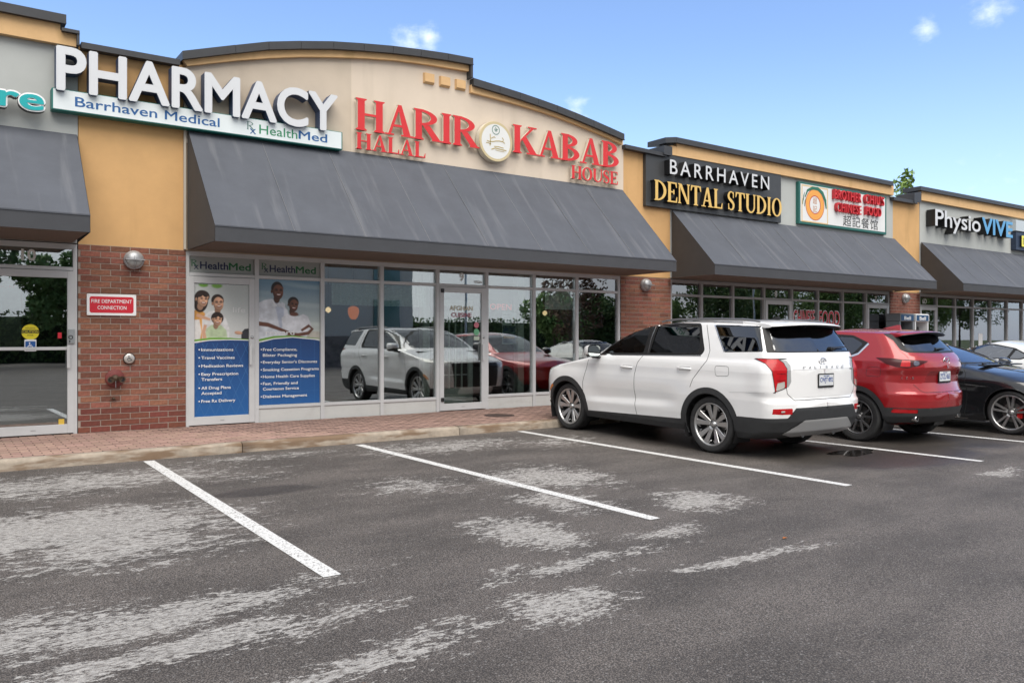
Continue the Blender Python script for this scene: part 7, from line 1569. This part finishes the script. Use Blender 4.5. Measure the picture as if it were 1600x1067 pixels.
# ---- white sedan beyond
E_ = empty('parked_car', (17.85, 6.5, gz(6.5)), (0, -PITCH, R(90)), 'white sedan partly seen behind the black car at the right edge', 'car', 'cars parked nose to the walk')
def f_wsd():
    WB_ = 2.8
    B = Body(XR=[(.17, -.75), (.4, -.98), (.7, -1.02), (.9, -1.0), (1.0, -.9), (1.04, -.5), (1.08, -.25), (1.2, .08), (1.35, .50), (1.44, .85), (1.48, 1.15)], XF=[(.17, 3.4), (.6, 3.65), (.8, 3.5), (.95, 3.0), (1.02, 2.6), (1.08, 2.45), (1.2, 2.2), (1.35, 1.85), (1.44, 1.55), (1.48, 1.3)],
             W=[(.17, .86), (.7, .91), (.9, .90), (1.06, .84), (1.12, .80), (1.3, .70), (1.44, .60), (1.48, .56)], Lr=[(.1, .6), (1.0, .55), (1.48, .3)], nr=2.5, Lf=[(.1, .9), (1.0, .8), (1.2, .45), (1.48, .35)], nf=2.4, crown=[(-1, .12), (0, .09), (1.2, .06), (2.4, .10), (3.6, .16)], bulge=lambda x, z: 0*x+0*z, ztop=1.48, z0=.175, n=(40, 130, 30), dz=.013)
    fr = rounded([(2.45, 1.115), (.75, 1.115), (.60, 1.19), (.90, 1.335), (1.30, 1.405), (1.66, 1.41), (2.02, 1.35)], .04); B.region('window_surround', 'S', fr)
    w = [rounded([(2.35, 1.135), (1.72, 1.135), (1.70, 1.39), (2.0, 1.33)], .03), rounded([(1.66, 1.135), (1.02, 1.135), (.93, 1.325), (1.28, 1.385), (1.64, 1.39)], .03), rounded([(.97, 1.135), (.77, 1.135), (.66, 1.19), (.88, 1.305)], .03)]
    for i, q in enumerate(w): B.region('side_window#%d' % i, 'S', q)
    B.region('rear_window', 'R', rounded([(.62, 1.10), (.5, 1.42), (-.5, 1.42), (-.62, 1.10)], .05)); B.region('windshield', 'F', [(.66, 1.12), (.5, 1.42), (-.5, 1.42), (-.66, 1.12)], cond=lambda c, n: c[:, 0] > 1.3)
    for cx in (0, WB_): B.region('hole', 'S', circ(cx, .34, .38, 40), cond=lambda c, n: abs(c[:, 1]) > .45); B.region('hole', 'S', [(cx-.375, .05), (cx+.375, .05), (cx+.36, .34), (cx-.36, .34)], cond=lambda c, n: abs(c[:, 1]) > .45)
    B.region('tail_light', 'R', [(.5, .85), (.5, .98), (.95, .98), (.95, .85)]); B.region('tail_light', 'R', [(-.5, .85), (-.5, .98), (-.95, .98), (-.95, .85)])
    pt = carpaint('pearl_car_paint', (.70, .71, .71)); g2 = glass('clear_car_glass', (.45, .50, .49), .22, 1.55)
    B.split({'body': pt, 'window_surround': M_gblack, 'side_window#0': g2, 'side_window#1': g2, 'side_window#2': g2, 'rear_window': M_cgd, 'windshield': M_cgl, 'tail_light': M_lens}, E_, insets={'side_window#0': -.004, 'side_window#1': -.004, 'side_window#2': -.004}, sides=('side_window', 'tail_light', 'window_surround'))
    wheels(E_, (0, WB_), .90, .34, .23, 'plain'); liners(E_, (0, WB_), .40, .58, .86); underbody(E_, -.5, 3.3, .56, z=(.18, .85)); seats(E_, (.9, 1.8), .50, top=1.05, hr=.12)
    plate(E_, -1.03, 0, .75, 'BXKM·417')
f_wsd()
# closed tops of the shells
# ------------------------------------------------------------------ vegetation and the far side of the lot (seen mirrored in the shop glass)
M_leaf = mat('leaf_green', (.12, .19, .05), .75, var=.35, vscale=.8, objvar=.12); M_leafd = mat('leaf_dark_green', (.07, .12, .035), .8, var=.35, vscale=.8); M_leafr = mat('leaf_bronze', (.10, .055, .03), .75, var=.35, vscale=.8); M_bark = mat('bark', (.07, .055, .042), .95, var=.3, vscale=12, bump=.6, bscale=30)
def crown_mesh(seed, n, rx, rz, cz, ls, m, gaps=7, conic=False):
    rr = np.random.RandomState(seed); cl = []
    for k in range(gaps*4):
        d = rr.normal(size=3); d /= np.linalg.norm(d); r = rr.uniform(.25, .95)
        zc = d[2]*r; sc = (1-.75*(zc*.5+.5)) if conic else 1
        cl.append((d[0]*r*rx*sc, d[1]*r*rx*sc, cz+zc*rz, rr.uniform(.18, .38)*rx*(sc*.6+.4)))
    cl = np.array(cl); i = rr.randint(len(cl), size=n); d = rr.normal(size=(n, 3)); d /= np.linalg.norm(d, axis=1)[:, None]
    c = cl[i, :3]+d*(cl[i, 3]*rr.uniform(.35, 1, n)**.5)[:, None]
    a = rr.normal(size=(n, 3)); a /= np.linalg.norm(a, axis=1)[:, None]; b = np.cross(a, rr.normal(size=(n, 3))); b /= np.linalg.norm(b, axis=1)[:, None]; s = ls*rr.uniform(.6, 1.4, n)[:, None]
    V = np.stack([c-a*s, c+b*s*.55, c+a*s, c-b*s*.55], 1).reshape(-1, 3)
    me = bpy.data.meshes.new('crown'); me.vertices.add(4*n); me.vertices.foreach_set('co', V.astype(np.float32).ravel()); me.loops.add(4*n); me.loops.foreach_set('vertex_index', np.arange(4*n, dtype=np.int32)); me.polygons.add(n); me.polygons.foreach_set('loop_start', np.arange(0, 4*n, 4, dtype=np.int32)); me.polygons.foreach_set('loop_total', np.full(n, 4, np.int32)); me.update(calc_edges=True); me.materials.append(m); return me, cl
def tree(x, y, z, h, rx, m, label, seed, n=2600, ls=.16, trunk=.16, group='trees across the parking lot', conic=False, cat='tree'):
    r = empty('tree', (x, y, z), (0, 0, seed), label=label, cat=cat, group=group); cz = h*.62; me, cl = crown_mesh(seed, n, rx, h*.38, cz, ls, m, gaps=26 if conic else 7, conic=conic); link_mesh('crown', me, r)
    b = MB(); b.tube([(0, 0, 0), (.05, .03, h*.25), (-.03, .0, h*.5), (0, 0, h*.8)], [trunk, trunk*.8, trunk*.55, trunk*.15], 8)
    for k in range(0, len(cl), 3): p = cl[k]; z0 = h*(.28+.3*random.random()); b.tube([(0, 0, z0), (p[0]*.5, p[1]*.5, z0+(p[2]-z0)*.6), tuple(p[:3])], [trunk*.32, trunk*.2, trunk*.06], 5)
    b.build('trunk', M_bark, r)
tree(51.3, 28.5, -.3, 12.9, 2.6, mat('leaf_fresh_green', (.20, .30, .08), .7, var=.3, vscale=2), 'tip of a green tree rising behind the roof, right of the dental sign', 12, 5200, .15, .2, group='trees behind the plaza', conic=True)
for k, (x, y, h, rx, m, lab) in enumerate([(-14, -36, 9, 4.2, M_leafd, 'dark broad tree far left across the lot'), (-6, -33, 8, 3.9, M_leaf, 'green round tree left across the lot'), (1, -35, 9.5, 4.6, M_leafd, 'tall dark tree mirrored in door 10'), (8, -37, 8.5, 3.6, M_leaf, 'green tree beside the beige building across the lot'),
        (33.5, -15, 6.4, 2.3, M_leafr, 'sparse bronze-leaved tree mirrored beside door 9'), (44, -30, 6, 3, M_leaf, 'green low tree across the lot, right of the bronze one'), (52, -33, 6.5, 3.2, M_leafd, 'dark low tree across the lot'), (61, -35, 6, 3.5, M_leaf, 'green spreading tree far right across the lot'), (72, -36, 10, 5, M_leafd, 'dark tree mirrored in the clinic windows'), (83, -38, 10, 5.5, M_leaf, 'large green tree right of the clinic trees across the lot'), (93, -36, 11, 5.5, M_leaf, 'broad green tree mirrored in the Chinese food windows'), (104, -38, 10.5, 5.5, M_leafd, 'broad dark tree well right across the lot'), (116, -37, 11, 6, M_leaf, 'wide green tree added out of view to darken the right-hand shop glass'), (130, -38, 11, 6, M_leafd, 'wide dark tree added out of view farthest right to darken the shop glass')]):  # last two trees are added to darken reflections in the right-hand shop glass
    tree(x, y, gz(-12), h, rx, m, lab, 20+k, 1800 if m is M_leafr else 9000, .12 if m is M_leafr else .17, .15)
hb = MB(); hb.box(-40, 130, -44, -42.4, -.4, 3.0); hbo = hb.build('hedge_core', mat('hedge_core', (.015, .03, .01), .9))
me, _ = crown_mesh(77, 26000, 1, 1, 0, .16, M_leafd); a = mverts(me); rr = np.random.RandomState(4); off = np.repeat(np.column_stack([rr.uniform(-40, 130, 26000), rr.uniform(-42.4, -41.6, 26000), rr.uniform(-.2, 3.4, 26000)]), 4, 0); cen = a.reshape(-1, 4, 3).mean(1).repeat(4, 0); setverts(me, a-cen+off)
hbo.parent = hd_ = link_mesh('hedge', me); tag(hd_, 'long dark hedge along the far edge of the parking lot', 'hedge')
fb = empty('office_building', (18, -24, gz(-12)), label='two-storey beige building with teal windows across the parking lot', cat='building')
def f_fb():
    mw = mat('far_beige', (.46, .42, .35), .9, var=.05, vscale=.5); ms = mat('far_stone', (.16, .13, .11), .9, var=.5, vscale=3); mt = mat('teal_window', (.02, .10, .10), .15, coat=.5)
    b = MB(); b.box(10, 27, -34, -24, -.4, 8.2); b.build('wall', mw, fb); b = MB(); b.box(9.8, 27.2, -34.2, -23.8, 8.2, 8.6); b.build('parapet', M_cap, fb); b = MB(); b.box(10, 27, -23.95, -23.9, -.4, 1.6); b.build('stone_base', ms, fb)
    for k in (0, 2, 4):
        for z in (1.8, 5.2): w = MB(); w.box(11.2+3.2*k, 13.2+3.2*k, -23.98, -23.9, z, z+2.2); w.build('window', mt, fb)
under(fb, f_fb)
for x, y in ((30, -22), (58, -20)):
    r = empty('street_lamp', (x, y, gz(-12)), label='grey lot lamp pole across the lot, ' + ('beside the beige building' if x < 40 else 'farther right'), cat='street lamp', group='lamp poles in the parking lot'); b = MB(); b.tube([(0, 0, 0), (0, 0, 8)], [.10, .07], 8); b.build('pole', M_steel, r); b = MB(); b.box(-.1, .9, -.15, .15, 7.95, 8.1, bev=.03); b.build('lamp_head', M_steel, r)
# a few small things on the ground
rr2 = random.Random(9); b = MB(); pc = (10.15, 6.40); pts = []
for k in range(40):
    t = 2*math.pi*k/40; rr_ = 1+.18*math.sin(3*t+1)+.12*math.sin(5*t+.4)+rr2.uniform(-.05, .05); x, y = pc[0]+.42*rr_*math.cos(t), pc[1]+.2*rr_*math.sin(t); pts.append((x, y, gz(y)+.0035))
b.add(pts, [tuple(range(40))]); tag(b.build('puddle', mat('puddle_water', (.018, .016, .015), .035, spec=.6)), kind='structure')
M_lf = mat('fallen_leaf', (.30, .10, .02), .8)
for x, y, lab, m in ((1.62, 3.45, 'small fallen orange leaf on the asphalt near the bottom edge', M_lf), (5.5, 4.05, 'small dry leaf on the asphalt in the open lane', M_lf)):
    b = MB(); b.add([(x-.03, y, gz(y)+.006), (x, y-.015, gz(y)+.012), (x+.035, y, gz(y)+.006), (x, y+.018, gz(y)+.014)], [(0, 1, 2, 3)]); tag(b.build('leaf', m), lab, 'leaf')
